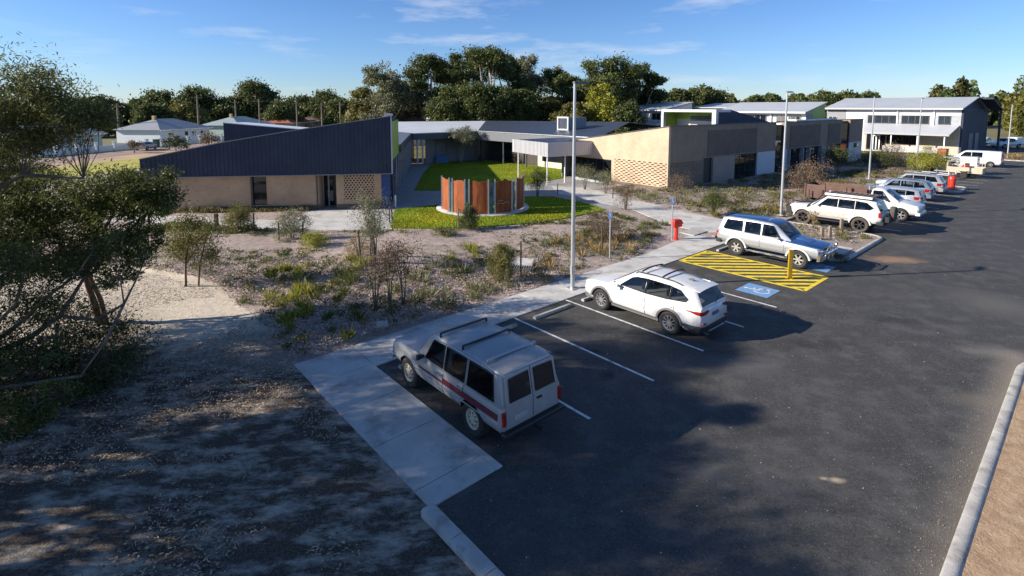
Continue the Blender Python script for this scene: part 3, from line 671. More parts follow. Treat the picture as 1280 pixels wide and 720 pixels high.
class Car:
    def __init__(s, name, label, cat, loc, rz, st, cab, P, front_axle, rear_axle, wr, track, body='body'):
        s.root = thing(name, label, cat, loc, rz); s.st, s.cabst = st, cab; s.P = P; s.fa, s.ra, s.wr, s.track = front_axle, rear_axle, wr, track
        mb = MB(); mb.loft([ring_body(*q) for q in st]); tmp = mb.build('tmp', P['side'], sharp=40)
        bv = tmp.modifiers.new('b', 'BEVEL'); bv.width = .03; bv.segments = 2; bv.limit_method = 'ANGLE'; bv.angle_limit = R(50)
        cut = MB(); wmax = max(q[5] for q in st)
        for ya in (front_axle, rear_axle):
            for sx in (1, -1):
                cut.lathe([(wr * 1.17, sx * (wmax - .36)), (wr * 1.17, sx * (wmax + .3))], 28, (0, ya, wr), 'x')
        co = cut.build('tmp_cut', M['black_plastic'])
        bo = tmp.modifiers.new('c', 'BOOLEAN'); bo.operation = 'DIFFERENCE'; bo.object = co; bo.solver = 'EXACT'; bo.material_mode = 'TRANSFER'
        dg = bpy.context.evaluated_depsgraph_get(); me = bpy.data.meshes.new_from_object(tmp.evaluated_get(dg))
        bpy.data.objects.remove(tmp); bpy.data.objects.remove(co)
        if P.get('top') or P.get('lower'):
            if P.get('top'): me.materials.append(P['top'])
            ti = len(me.materials) - 1
            if P.get('lower'): me.materials.append(P['lower'])
            li = len(me.materials) - 1
            for f in me.polygons:
                if me.materials[f.material_index] == M['black_plastic']: continue
                if P.get('top') and f.normal.z > .6 and f.center.z > .8 and f.center.y > s.cabst[0][0] - .1: f.material_index = ti
                elif P.get('lower') and f.center.z < P['lower_z']: f.material_index = li
        me.polygons.foreach_set('use_smooth', [True]*len(me.polygons)); me.set_sharp_from_angle(angle=R(38))
        s.body = bpy.data.objects.new('body', me); COL.objects.link(s.body); s.body.parent = s.root
        mb = MB(); mb.loft([ring_cab(*q) for q in cab])
        o = mb.build('cabin', [P['side'], P.get('roof', P['side'])], s.root, sharp=40)
        if P.get('roof'):
            for f in o.data.polygons:
                if f.normal.z > .75: f.material_index = 1
        bv = o.modifiers.new('b', 'BEVEL'); bv.width = .03; bv.segments = 2; bv.limit_method = 'ANGLE'; bv.angle_limit = R(45)
        s.cab = o
        s.holes = []; s.screens = []; s.wheels()
    def bx_(s, y, z): return side_x(interp_ring(s.st, ring_body, y), z, 2, 7)
    def cx_(s, y, z): return side_x(interp_ring(s.cabst, ring_cab, y), z, 2, 6)
    def wheels(s):
        wr = s.wr; w = .245 if wr > .35 else .22; kind = s.P.get('wheel', 'alloy'); rr = wr - s.P.get('side_wall', .125)
        t = MB(); t.lathe([(rr, -w/2+.015), (wr-.05, -w/2-.012), (wr-.012, -w/2+.02), (wr, -w/4), (wr, w/4), (wr-.012, w/2-.02), (wr-.05, w/2+.012), (rr, w/2-.015)], 32, axis='x', close=True)
        for k in range(36):      # tread blocks
            an = 2*math.pi*k/36
            t.T = Matrix.Rotation(an, 4, 'X'); t.bx(-w/2+.03, w/2-.03, -.018, .018, wr-.01, wr+.006); t.T = None
        tm = t.mesh('tyre', s.P.get('tyre', M['tyre']))
        r = MB(); r.lathe([(rr, w/2-.03), (rr-.012, w/2-.004), (rr-.03, w/2-.02), (rr-.05, w/2-.07), (rr-.05, -w/2+.03), (rr, -w/2+.02)], 28, axis='x', caps=False)
        r.lathe([(.001, w/2-.09), (rr-.05, w/2-.09)], 28, axis='x', mi=1)
        r.lathe([(.001, w/2-.012), (.05, w/2-.014), (.065, w/2-.03), (.07, w/2-.085)], 14, axis='x')
        n = s.P.get('spokes', 10)
        if kind == 'steel':
            r.lathe([(.07, w/2-.05), (rr-.12, w/2-.03), (rr-.07, w/2-.045), (rr-.05, w/2-.07)], 28, axis='x', caps=False)
            for k in range(8):
                a = 2*math.pi*k/8; r.lathe([(.001, w/2-.022), (.018, w/2-.024), (.018, w/2-.05)], 8, (0, math.cos(a)*(rr-.10), math.sin(a)*(rr-.10)), 'x', 1)
        else:
            for k in range(n):
                a = 2*math.pi*k/n; c, e = math.cos(a), math.sin(a)
                r.beam((w/2-.03, c*.05, e*.05), (w/2-.03, c*(rr-.02), e*(rr-.02)), s.P.get('spoke_w', .035), .03, 0, up=(1, 0, 0))
        rm = r.mesh('rim', [s.P.get('rim', M['alloy']), M['black_plastic']])
        for ya in (s.fa, s.ra):
            for sx in (1, -1):
                o = bpy.data.objects.new('wheel', tm); COL.objects.link(o); o.parent = s.root; o.location = (sx*s.track, ya, wr)
                if sx < 0: o.rotation_euler = (0, 0, math.pi)
                k = bpy.data.objects.new('rim', rm); COL.objects.link(k); k.parent = o
    def win(s, poly, mt=None, name='window', both=True, off=.024, cabin=True, border=True):
        if mt is None and cabin: mt = M['car_glass']; s.holes.append(poly)
        f = s.cx_ if cabin else s.bx_
        for sx in ((1, -1) if both else (1,)):
            out = MB(); V = [Vector((sx*(f(y, z) + off), y, z)) for y, z in poly]
            n = len(V); W_ = [Vector((v.x - sx*.05, v.y, v.z)) for v in V]
            out.add(V + W_, [tuple(range(n))] + [(i, (i+1)%n, (i+1)%n+n, i+n) for i in range(n)])
            o = out.build(name, mt or M['glass'], s.root)
            if border:
                tb = MB(); tb.tube(V + [V[0]], .012, 4); tb.build('frame', M['black_plastic'], o)
    def plate(s, name, y0, y1, z0, z1, mt, off=.010, both=True, n=9, hooks=None, zfun=None):
        for sx in ((1, -1) if both else (1,)):
            out = MB(); vs = []
            for j in range(n):
                for i in range(n):
                    y = y0 + (y1 - y0)*i/(n-1); za, zb = (z0, z1)
                    for ya in (s.fa, s.ra):
                        dy = abs(y - ya); rr = s.wr*1.17 + .05
                        if dy < rr and 'door' in name: za = max(za, s.wr + math.sqrt(rr*rr - dy*dy))
                    z = za + (zb - za)*j/(n-1); vs.append(Vector((sx*(s.bx_(y, z) + off), y, z)))
            fs = [(j*n+i, j*n+i+1, (j+1)*n+i+1, (j+1)*n+i) for j in range(n-1) for i in range(n-1)]
            per = [i for i in range(n)] + [n*j + n-1 for j in range(1, n)] + [(n-1)*n + i for i in range(n-2, -1, -1)] + [j*n for j in range(n-2, 0, -1)]
            m0 = len(vs); vs += [Vector((vs[k].x - sx*(off+.02), vs[k].y, vs[k].z)) for k in per]
            fs += [(per[k], per[(k+1)%len(per)], m0+(k+1)%len(per), m0+k) for k in range(len(per))]
            out.add(vs, fs); o = out.build(name, mt, s.root, sharp=50)
            if 'door' in name:
                gb = MB(); gb.tube([vs[k] - Vector((sx*.006, 0, 0)) for k in per] + [vs[per[0]] - Vector((sx*.006, 0, 0))], .0075, 4, cap=False); gb.build('door_gap', M['black_plastic'], o)
            if hooks:
                hb = MB(); y, z = hooks; x = s.bx_(y, z) + off
                hb.bx(sx*(x+.0) - .006, sx*(x+.0) + .006, y-.10, y+.10, z-.02, z+.02); hb.T = None
                hb.beam((sx*(x+.035), y-.10, z), (sx*(x+.035), y+.10, z), .02, .028); hb.beam((sx*x, y-.09, z), (sx*(x+.035), y-.09, z), .02, .02); hb.beam((sx*x, y+.09, z), (sx*(x+.035), y+.09, z), .02, .02)
                hb.build('handle', s.P.get('handle', mt), o)
    def screen(s, i, j, t0, t1, name, k0=.86, k1=.86, lift=.022):
        a, b = s.cabst[i], s.cabst[j]
        def at(t): return [p + (q - p)*t for p, q in zip(a, b)]
        mb = MB(); n = 7; m = 6; vs = []
        yz = Vector((0, b[0]-a[0], (b[2]-a[2]))); nrm = Vector((0, -yz.z, yz.y)).normalized()
        if nrm.z < 0: nrm = -nrm
        for jj in range(m):
            t = t0 + (t1 - t0)*jj/(m-1); y, zl, zh, wl, wh = at(t); k = k0 + (k1 - k0)*jj/(m-1)
            for ii in range(n):
                u = -1 + 2*ii/(n-1); x = u * wh * k; rg = ring_cab(y, zl, zh, wl, wh)
                pz = sorted([(abs(p.x), p.z) for p in rg[5:8]]); zz = float(np.interp(abs(x), [q[0] for q in pz], [q[1] for q in pz]))
                vs.append(Vector((x, y, zz)) + nrm * lift)
        fs = [(jj*n+ii, jj*n+ii+1, (jj+1)*n+ii+1, (jj+1)*n+ii) for jj in range(m-1) for ii in range(n-1)]
        per = [ii for ii in range(n)] + [n*jj+n-1 for jj in range(1, m)] + [(m-1)*n+ii for ii in range(n-2, -1, -1)] + [jj*n for jj in range(m-2, 0, -1)]
        m0 = len(vs); vs += [vs[k] - nrm*(lift+.03) for k in per]; fs += [(per[k], per[(k+1)%len(per)], m0+(k+1)%len(per), m0+k) for k in range(len(per))]
        s.screens.append((vs[:n*m], fs[:(n-1)*(m-1)], per, nrm)); mb.add(vs, fs); return mb.build(name, M['car_glass'], s.root, sharp=50)
    def part(s, name, fn, mt, parent=None, bevel=.012):
        mb = MB(); fn(mb); return mb.build(name, mt, parent or s.root, bevel=bevel)
    def pair(s, name, fn, mt, bevel=.012):
        for sx in (1, -1):
            mb = MB(Matrix.Scale(sx, 4, Vector((1, 0, 0))) if sx < 0 else None); fn(mb); mb.build(name, mt, s.root, bevel=bevel)
    def hollow(s):
        # hollow the cabin and cut the window openings through its shell
        tmp = []
        def ev(o, ops):
            for c_ in ops:
                c_.parent = s.root
                md = o.modifiers.new('h', 'BOOLEAN'); md.operation = 'DIFFERENCE'; md.object = c_; md.solver = 'EXACT'
            dg = bpy.context.evaluated_depsgraph_get(); return bpy.data.meshes.new_from_object(o.evaluated_get(dg))
        inn = MB(); cb = s.cabst; t = .055
        q = []
        for i, (y, zl, zh, wl, wh) in enumerate(cb):
            e = 1 if i == 0 else -1 if i == len(cb) - 1 else 0
            q.append((y - e*.13, zl - .02, max(zh - t, zl + .02), wl - t, wh - t))
        inn.loft([ring_cab(*k) for k in q]); tmp.append(inn.build('tmp', M['interior']))
        for k, poly in enumerate(s.holes):
            h_ = MB(); n = len(poly); vs = [(x, y, z) for x in (-1.3, 1.3) for y, z in poly]
            h_.add(vs, [tuple(range(n))[::-1], tuple(range(n, 2*n))] + [(i, (i+1)%n, (i+1)%n+n, i+n) for i in range(n)]); tmp.append(h_.build('tmp', M['interior']))
        for vs, fs, per, nrm in s.screens:
            h_ = MB(); a = [v + nrm*.12 for v in vs]; b = [v - nrm*.28 for v in vs]; m0 = len(vs)
            h_.add(a + b, list(fs) + [tuple(i + m0 for i in f)[::-1] for f in fs] + [(per[k], per[(k+1)%len(per)], m0+per[(k+1)%len(per)], m0+per[k]) for k in range(len(per))]); tmp.append(h_.build('tmp', M['interior']))
        old = s.cab.data; mats = list(old.materials); me = ev(s.cab, tmp)
        for o in tmp: bpy.data.objects.remove(o)
        if len(me.polygons) < 30: s.cab.modifiers.clear(); return
        s.cab.modifiers.clear(); s.cab.data = me
        me.polygons.foreach_set('use_smooth', [True]*len(me.polygons)); me.set_sharp_from_angle(angle=R(38))
        y0_, y1_ = cb[0][0] - .15, cb[-1][0] + .15; zb = cb[1][1]; zr = cb[2][2]
        b = MB(); hw = cb[2][3] - .1
        b.bx(-hw, hw, y1_, y0_, zb - .02, zb + .012); b.bx(-hw, hw, y0_ - .25, y0_, zb, zb + .08)
        for ys in (y0_ - 1.05, y0_ - 2.0):
            if ys - .2 > y1_:
                for x in (-.36, .36): b.bx(x - .24, x + .24, ys - .12, ys, zb, zb + (zr - zb)*.42); b.bx(x - .13, x + .13, ys - .12, ys - .03, zb + (zr - zb)*.44, zb + (zr - zb)*.70)
        b.build('seats', M['interior'], s.root, bevel=.03)
        w = MB(); w.T = Matrix.Translation((.36, y0_ - .42, zb + .10)) @ Matrix.Rotation(R(-65), 4, 'X'); w.lathe([(.17, -.015), (.19, 0), (.17, .015), (.155, 0)], 18, close=True); w.build('steering_wheel', M['black_plastic'], s.root)
    def arch(s, mt, w=.07, proud=.03, ext=(8, 172)):
        for ya in (s.fa, s.ra):
            for sx in (1, -1):
                mb = MB(); rings = []; xa = s.bx_(ya, s.wr + .34)
                for k in range(17):
                    t = R(ext[0] + (ext[1]-ext[0])*k/16); r0 = s.wr*1.16; c, e = math.cos(t), math.sin(t); rg = []
                    for rr, ox in ((r0, -.14), (r0, proud), (r0 + w*.8, proud), (r0 + w, .0), (r0 + w, -.14)):
                        y = ya + rr*c; z = s.wr + rr*e; rg.append(Vector((sx*(xa + ox), y, z)))
                    rings.append(rg)
                mb.loft(rings); mb.build('wheel_arch', mt, s.root, sharp=50)
    def mirror(s, y, z, mt, x=None):
        x = x or s.bx_(y, z)
        def f(mb): mb.loft([[Vector((x + .02 + u*.21, y + v*(.05 if u else .03) - u*.03, z + w_)) for v, w_ in ((-1, -.03), (1, -.03 - .04*u), (1, .04 + .05*u), (-1, .04 + .06*u))] for u in (0, .35, 1)])
        s.pair('mirror', f, mt)

GP = lambda mb, *a: mb.bx(*a)
P_white = paint('white car paint', (.66, .66, .655)); P_white2 = paint('white truck paint', (.64, .64, .62), dirt=((.4, .33, .25), .35))
P_silver = paint('silver car paint', (.43, .45, .485), .45, .32); P_old = paint('faded silver paint', (.35, .357, .362), .2, .42, .2, dirt=((.22, .20, .17), .45), var=.1)
P_blue = paint('dark blue car paint', (.03, .085, .24), .3, .25); P_maroon = paint('maroon stripe', (.12, .012, .025), 0, .4, .2)
P_lowgrey = paint('grey lower paint', (.30, .31, .33), .3, .4)
P_mud = mat('white paint with mud', (.66, .65, .63), .35, 0, var=.05, scale=1.2, dirt=((.30, .21, .14), .55), coat=.3)
clad = mat('grey plastic cladding', (.13, .13, .135), .6, var=.08, scale=4)

# --- old boxy wagon, nose to the path
c = Car('parked_wagon', 'old boxy silver wagon with maroon side stripe and barn doors, parked in the shade', 'car', ab(-4.2, 2.92), R(41.4),
  [(2.24, .52, .90, .92, .70, .76, .74), (2.16, .47, 1.0, 1.03, .80, .85, .82), (1.4, .45, 1.06, 1.10, .84, .885, .86), (.85, .45, 1.08, 1.12, .84, .89, .865), (-1.0, .45, 1.10, 1.10, .85, .90, .87), (-2.3, .47, 1.10, 1.10, .85, .895, .87), (-2.41, .5, 1.08, 1.08, .82, .87, .85)],
  [(.95, 1.09, 1.13, .82, .74), (.45, 1.09, 1.70, .855, .735), (.25, 1.09, 1.78, .86, .74), (-.6, 1.09, 1.80, .865, .745), (-2.05, 1.09, 1.79, .86, .74), (-2.26, 1.09, 1.74, .855, .735), (-2.385, 1.09, 1.12, .845, .80)],
  dict(side=P_old, wheel='steel', rim=mat('cream steel wheel', (.52, .46, .36), .6, var=.15, scale=6), side_wall=.15, handle=M['chrome']), 1.36, -1.37, .385, .735)
c.win([(.50, 1.14), (.22, 1.64), (-.24, 1.66), (-.24, 1.14)]); c.win([(-.34, 1.14), (-.34, 1.66), (-1.10, 1.66), (-1.10, 1.14)]); c.win([(-1.22, 1.14), (-1.22, 1.66), (-2.02, 1.65), (-2.14, 1.14)])
c.screen(0, 1, .14, .93, 'windscreen')
c.plate('door', -.28, .78, .52, 1.08, P_old, hooks=(-.14, .98)); c.plate('door', -1.08, -.32, .56, 1.08, P_old, hooks=(-.98, .98), zfun=lambda y: (.56 if y > -.85 else .56 + (-.85-y)*1.2, 1.08))
c.plate('side_stripe', -2.30, -.30, .80, .93, P_maroon, off=.016, n=9); c.plate('side_stripe', -.30, .75, .80, .85, P_maroon, off=.016); c.plate('trim_strip', -2.3, 1.0, .70, .735, M['chrome'], off=.016, n=12)
rear_y = -2.42
for sx in (1, -1):     # barn doors
    mb = MB(); mb.loft([[Vector((sx*x, -2.415 - .015 + (z-1.1)*.02 if z < 1.1 else -2.41 + (z-1.12)*.185 - .012, z)) for x in (.015, .76 if z < 1.2 else .72)] + [Vector((sx*x, -2.36 if z < 1.1 else -2.36 + (z-1.12)*.185, z)) for x in (.76 if z < 1.2 else .72, .015)] for z in (.62, 1.1, 1.16, 1.7)])
    d = mb.build('rear_door', P_old, c.root, bevel=.012)
    y = lambda z, o=.03: -2.41 + (z-1.12)*.185 - o
    mb = MB(); pl = [(.08, 1.16), (.66, 1.16), (.63, 1.62), (.08, 1.64)]; V = [Vector((sx*x, y(z), z)) for x, z in pl]; W_ = [v + Vector((0, .03, 0)) for v in V]
    mb.add(V + W_, [(0,1,2,3)] + [(i, (i+1)%4, (i+1)%4+4, i+4) for i in range(4)]); mb.build('window', M['glass'], d)
    mb = MB(); mb.tube(V + [V[0]], .014, 5); mb.build('window_frame', M['black_plastic'], d)
    if sx > 0:
        mb = MB(); mb.bx(.1, .24, -2.47, -2.43, .98, 1.01); mb.build('handle', M['black_plastic'], d)
c.part('number_plate', lambda m_: m_.bx(-.55, -.18, -2.452, -2.434, .74, .85), mat('pale number plate', (.42, .42, .40), .5, var=.2))
c.pair('tail_lamp', lambda m_: m_.bx(.775, .862, -2.45, -2.37, .70, 1.0), M['tail'])
c.part('rear_bumper', lambda m_: m_.bx(-.88, .88, -2.55, -2.36, .48, .58), M['black_plastic'], bevel=.03)
c.part('front_bumper', lambda m_: m_.bx(-.86, .86, 2.18, 2.36, .48, .62), M['chrome'], bevel=.03)
c.part('grille', lambda m_: [m_.bx(-.50, .50, 2.2, 2.265, .70, .88)] + [m_.bx(-.5, .5, 2.26, 2.275, .72+.045*k, .735+.045*k) for k in range(4)], M['black_plastic'], bevel=0)
c.pair('headlight', lambda m_: m_.lathe([(.001, .06), (.07, .055), (.088, .03), (.09, 0)], 16, (.62, 2.2, .79), 'y'), M['lens'], bevel=0)
for y_ in (.05, -.85, -1.75):
    def f(m_, y_=y_): m_.beam((-.70, y_, 1.845), (.70, y_, 1.845), .07, .03); [m_.beam((sx*.70, y_, 1.74), (sx*.70, y_, 1.845), .05, .04) for sx in (1, -1)]
    c.part('roof_bar', f, M['alu'] if y_ < -1 else M['black_plastic'])
c.part('gutter', lambda m_: [m_.tube([(sx*.775, .4, 1.67), (sx*.78, -.6, 1.735), (sx*.775, -2.2, 1.70)], .014, 6) for sx in (1, -1)], M['chrome'], bevel=0)
c.mirror(.62, 1.12, M['black_plastic'])
c.part('tow_bar', lambda m_: [m_.beam((0, -2.45, .42), (0, -2.72, .42), .06, .05), m_.lathe([(.001, .04), (.03, .03), (.03, -.02), (.015, -.04)], 10, (0, -2.70, .50))], M['black_plastic'])

c.hollow()
# --- modern white wagon, nose to the path
c = Car('parked_wagon', 'modern white wagon with grey lower cladding and black roof bars, parked in the sun', 'car', ab(3.78, 2.9), R(41.4),
  [(2.33, .40, .72, .74, .52, .60, .58), (2.24, .30, .86, .90, .72, .80, .76), (1.9, .26, .96, 1.00, .82, .90, .84), (1.3, .26, 1.02, 1.08, .84, .935, .88), (.95, .26, 1.04, 1.11, .845, .94, .89), (-.4, .27, 1.07, 1.08, .85, .945, .895), (-1.5, .28, 1.09, 1.09, .85, .945, .895), (-2.15, .30, 1.09, 1.09, .82, .91, .86), (-2.36, .36, 1.06, 1.06, .74, .84, .80), (-2.42, .44, .98, .99, .66, .76, .72)],
  [(1.12, 1.04, 1.07, .82, .74), (.28, 1.06, 1.56, .875, .68), (.0, 1.07, 1.62, .885, .685), (-.6, 1.07, 1.65, .89, .69), (-1.4, 1.08, 1.625, .885, .68), (-1.95, 1.08, 1.56, .86, .655), (-2.10, 1.08, 1.50, .845, .64), (-2.38, 1.06, 1.09, .80, .70)],
  dict(side=P_white, spokes=10, side_wall=.118, spoke_w=.032), 1.415, -1.35, .365, .81)
c.win([(.62, 1.11), (.20, 1.44), (-.02, 1.51), (-.36, 1.545), (-.36, 1.10)]); c.win([(-.40, 1.10), (-.40, 1.545), (-1.28, 1.53), (-1.28, 1.13)]); c.win([(-1.31, 1.14), (-1.31, 1.525), (-1.62, 1.47), (-1.93, 1.27), (-1.86, 1.19)])
c.screen(0, 1, .10, .94, 'windscreen', .9, .86); c.screen(6, 7, .10, .93, 'rear_window', .90, .98, .02)
c.plate('door', -.42, .78, .40, 1.03, P_white, hooks=(-.26, .90)); c.plate('door', -1.5, -.45, .40, 1.05, P_white, hooks=(-1.32, .92), zfun=lambda y: (.40 if y > -.9 else .40 + (-.9-y)*.85, 1.05))
c.plate('sill_cladding', -.92, .98, .28, .40, clad, off=.022)
c.arch(clad, .075, .016); c.plate('rear_cladding', -2.35, -1.86, .31, .53, clad, off=.03)
c.part('front_bumper', lambda m_: m_.loft([[Vector((x, y, z)) for y, z in ((1.9 if abs(x) > .6 else 2.1, .24), (2.24 + .1*(1 - (x/.8)**2), .25), (2.27 + .1*(1 - (x/.8)**2), .42), (2.0, .44))] for x in np.linspace(-.78, .78, 9)]), clad)
c.part('rear_bumper', lambda m_: m_.loft([[Vector((x, y, z)) for y, z in ((-2.0, .28), (-2.37 - .10*(1 - (x/.86)**2), .30), (-2.41 - .10*(1 - (x/.86)**2), .50), (-2.0, .53))] for x in np.linspace(-.86, .86, 9)]), M['black_plastic'])
c.part('skid_plate', lambda m_: m_.loft([[Vector((x, y, z)) for y, z in ((-2.33, .29), (-2.485, .31), (-2.515, .37), (-2.35, .37))] for x in (-.45, -.3, .3, .45)]), M['alu'])
c.pair('tail_lamp', lambda m_: m_.loft([[Vector(p) for p in ((x*.97, y + .05, z0), (x, y, z0 + .005), (x, y, z1 - .005), (x*.97, y + .05, z1))] for x, y, z0, z1 in ((.46, -2.465, .955, .995), (.62, -2.455, .885, .995), (.76, -2.42, .865, .99), (.845, -2.37, .87, .985), (.90, -2.24, .90, .98), (.925, -2.10, .935, .975), (.935, -1.98, .95, .97))], caps=True), M['tail'], 0)
c.pair('reflector', lambda m_: m_.bx(.58, .78, -2.46, -2.36, .56, .62), M['tail'])
c.part('number_plate', lambda m_: m_.bx(-.19, .19, -2.455, -2.43, .76, .87), M['plate'])
c.part('badge_strip', lambda m_: m_.bx(-.5, .5, -2.44, -2.40, .955, .985), M['chrome'])
c.pair('roof_rail', lambda m_: m_.tube([(.60, .15, 1.58), (.605, .05, 1.655), (.61, -.6, 1.69), (.60, -1.3, 1.665), (.59, -1.6, 1.60)], .018, 8), M['black_plastic'], 0)
for y_ in (-.1, -.9): c.part('roof_bar', lambda m_, y_=y_: m_.loft([[Vector((x, y_ + v, z + (.045*(1 - (x/.62)**2)))) for v, z in ((-.035, 1.69), (.035, 1.69), (.025, 1.725), (-.025, 1.725))] for x in np.linspace(-.62, .62, 7)]), M['black_plastic'])
c.part('spoiler', lambda m_: m_.loft([[Vector((x, y, z - .03*(x/.6)**2)) for y, z in ((-1.98, 1.57), (-2.2, 1.53), (-2.22, 1.555), (-1.96, 1.60))] for x in np.linspace(-.6, .6, 7)]), P_white)
c.part('aerial', lambda m_: m_.loft([[Vector((x, y, z)) for x, z in ((-.03*k, 1.63), (.03*k, 1.63), (.008, 1.63 + .07*k), (-.008, 1.63 + .07*k))] for y, k in ((-1.45, .15), (-1.55, .8), (-1.64, 1), (-1.66, .9))]), M['black_plastic'], bevel=0)
c.mirror(.66, 1.08, P_white)
c.pair('headlight', lambda m_: m_.loft([[Vector(p) for p in ((x, y, z), (x, y+.03, z), (x, y+.03, z+.07), (x, y, z+.08))] for x, y, z in ((.45, 2.25, .66), (.65, 2.2, .67), (.80, 2.03, .70))]), M['lens'])
c.part('grille', lambda m_: m_.loft([[Vector((x, y, z)) for y, z in ((2.2, .46), (2.335 - .12*x*x, .46), (2.345 - .12*x*x, .68), (2.2, .68))] for x in (-.45, -.2, .2, .45)]), M['black_plastic'])
c.pair('exhaust', lambda m_: m_.lathe([(.03, -.08), (.045, -.08), (.045, .05), (.03, .05)], 12, (.55, -2.44, .27), 'y', close=True), M['chrome'], 0)
c.part('wiper', lambda m_: m_.tube([(.0, -2.415, 1.12), (.35, -2.33, 1.22)], .010, 5), M['black_plastic'], bevel=0)

c.hollow()
# --- blue and silver wagon, nose to the road
c = Car('parked_wagon', 'silver wagon with dark blue roof and bonnet and chrome bull bar, facing the road', 'car', ab(14.22, 2.85), R(221.4),
  [(2.30, .60, 1.0, 1.02, .70, .76, .74), (2.22, .54, 1.06, 1.09, .82, .87, .83), (1.5, .52, 1.12, 1.18, .86, .925, .88), (.85, .52, 1.15, 1.22, .86, .93, .89), (-1.0, .52, 1.18, 1.19, .87, .94, .895), (-2.2, .54, 1.18, 1.18, .86, .93, .885), (-2.42, .58, 1.14, 1.14, .80, .87, .84), (-2.46, .64, 1.08, 1.08, .76, .82, .80)],
  [(1.05, 1.15, 1.20, .82, .75), (.36, 1.17, 1.78, .87, .705), (.15, 1.17, 1.85, .88, .71), (-.7, 1.17, 1.88, .885, .72), (-1.9, 1.17, 1.86, .875, .71), (-2.22, 1.17, 1.80, .86, .70), (-2.41, 1.15, 1.18, .84, .78)],
  dict(side=P_silver, top=P_blue, roof=P_blue, lower=P_lowgrey, lower_z=.74, spokes=6, spoke_w=.07, side_wall=.15), 1.42, -1.43, .40, .78)
c.win([(.62, 1.22), (.25, 1.72), (-.22, 1.75), (-.22, 1.22)]); c.win([(-.32, 1.22), (-.32, 1.75), (-1.06, 1.75), (-1.06, 1.22)]); c.win([(-1.18, 1.24), (-1.18, 1.74), (-1.98, 1.72), (-2.12, 1.3), (-2.05, 1.24)])
c.screen(0, 1, .12, .94, 'windscreen'); c.screen(5, 6, .12, .88, 'rear_window', .88, .9)
c.plate('door', -.28, .80, .62, 1.14, P_silver, hooks=(-.14, 1.04)); c.plate('door', -1.1, -.31, .64, 1.16, P_silver, hooks=(-.96, 1.05), zfun=lambda y: (.64 if y > -.85 else .64 + (-.85-y)*1.3, 1.16))
c.arch(paint('pale flare paint', (.58, .60, .62), .2, .35), .09, .035)
c.plate('side_moulding', -1.0, .9, .80, .86, P_lowgrey, off=.02, n=9)
c.pair('side_step', lambda m_: [m_.tube([(.93, -.95, .40), (1.0, -.85, .40), (1.0, .88, .40), (.93, .98, .40)], .035, 8), m_.bx(.84, 1.0, -.8, .85, .42, .44)], M['chrome'], 0)
c.part('bull_bar', lambda m_: [m_.tube(p, .035, 10) for p in ([(-.62, 2.42, .58), (-.58, 2.52, 1.10), (-.50, 2.53, 1.16), (.50, 2.53, 1.16), (.58, 2.52, 1.10), (.62, 2.42, .58)], [(-.24, 2.46, .55), (-.24, 2.53, 1.14)], [(.24, 2.46, .55), (.24, 2.53, 1.14)], [(-.92, 2.2, .98), (-.88, 2.42, .98), (-.6, 2.5, .98)], [(.92, 2.2, .98), (.88, 2.42, .98), (.6, 2.5, .98)], [(-.6, 2.52, .88), (.6, 2.52, .88)])] + [m_.loft([[Vector((x, y, z)) for y, z in ((2.2, .48), (2.46 - .16*x*x, .5), (2.48 - .16*x*x, .74), (2.22, .76))] for x in np.linspace(-.93, .93, 9)])], M['chrome'], bevel=0)
c.part('grille', lambda m_: [m_.bx(-.56, .56, 2.24, 2.315, .80, 1.0)] + [m_.bx(-.56, .56, 2.31, 2.33, .81 + .05*k, .83 + .05*k) for k in range(4)], M['black_plastic'], bevel=0)
c.pair('headlight', lambda m_: m_.loft([[Vector(p) for p in ((x, y - .04, .82), (x, y, .82), (x, y, .99), (x, y - .04, .99))] for x, y in ((.57, 2.32), (.74, 2.29), (.84, 2.20), (.87, 2.08))]), M['lens'])
c.part('rear_bumper', lambda m_: m_.loft([[Vector((x, y, z)) for y, z in ((-2.2, .50), (-2.56 + .12*x*x, .52), (-2.56 + .12*x*x, .68), (-2.2, .72))] for x in np.linspace(-.92, .92, 9)]), M['black_plastic'])
c.pair('tail_lamp', lambda m_: m_.bx(.76, .87, -2.47, -2.36, .80, 1.10), M['tail'])
c.mirror(.60, 1.20, P_silver)
c.part('roof_spoiler', lambda m_: m_.loft([[Vector((x, y, z - .03*(x/.6)**2)) for y, z in ((-2.1, 1.84), (-2.34, 1.84), (-2.36, 1.87), (-2.08, 1.88))] for x in np.linspace(-.66, .66, 7)]), M['black_plastic'])
c.part('bonnet_scoop', lambda m_: m_.loft([[Vector((x, y, z)) for x, z in ((-.3, 1.15), (.3, 1.15), (.26, h_), (-.26, h_))] for y, h_ in ((1.75, 1.165), (1.6, 1.215), (1.1, 1.235), (.98, 1.23))]), P_blue)
c.part('aerial', lambda m_: m_.tube([(-.78, .75, 1.18), (-.79, .5, 2.1)], .008, 5), M['black_plastic'], bevel=0)

c.hollow()
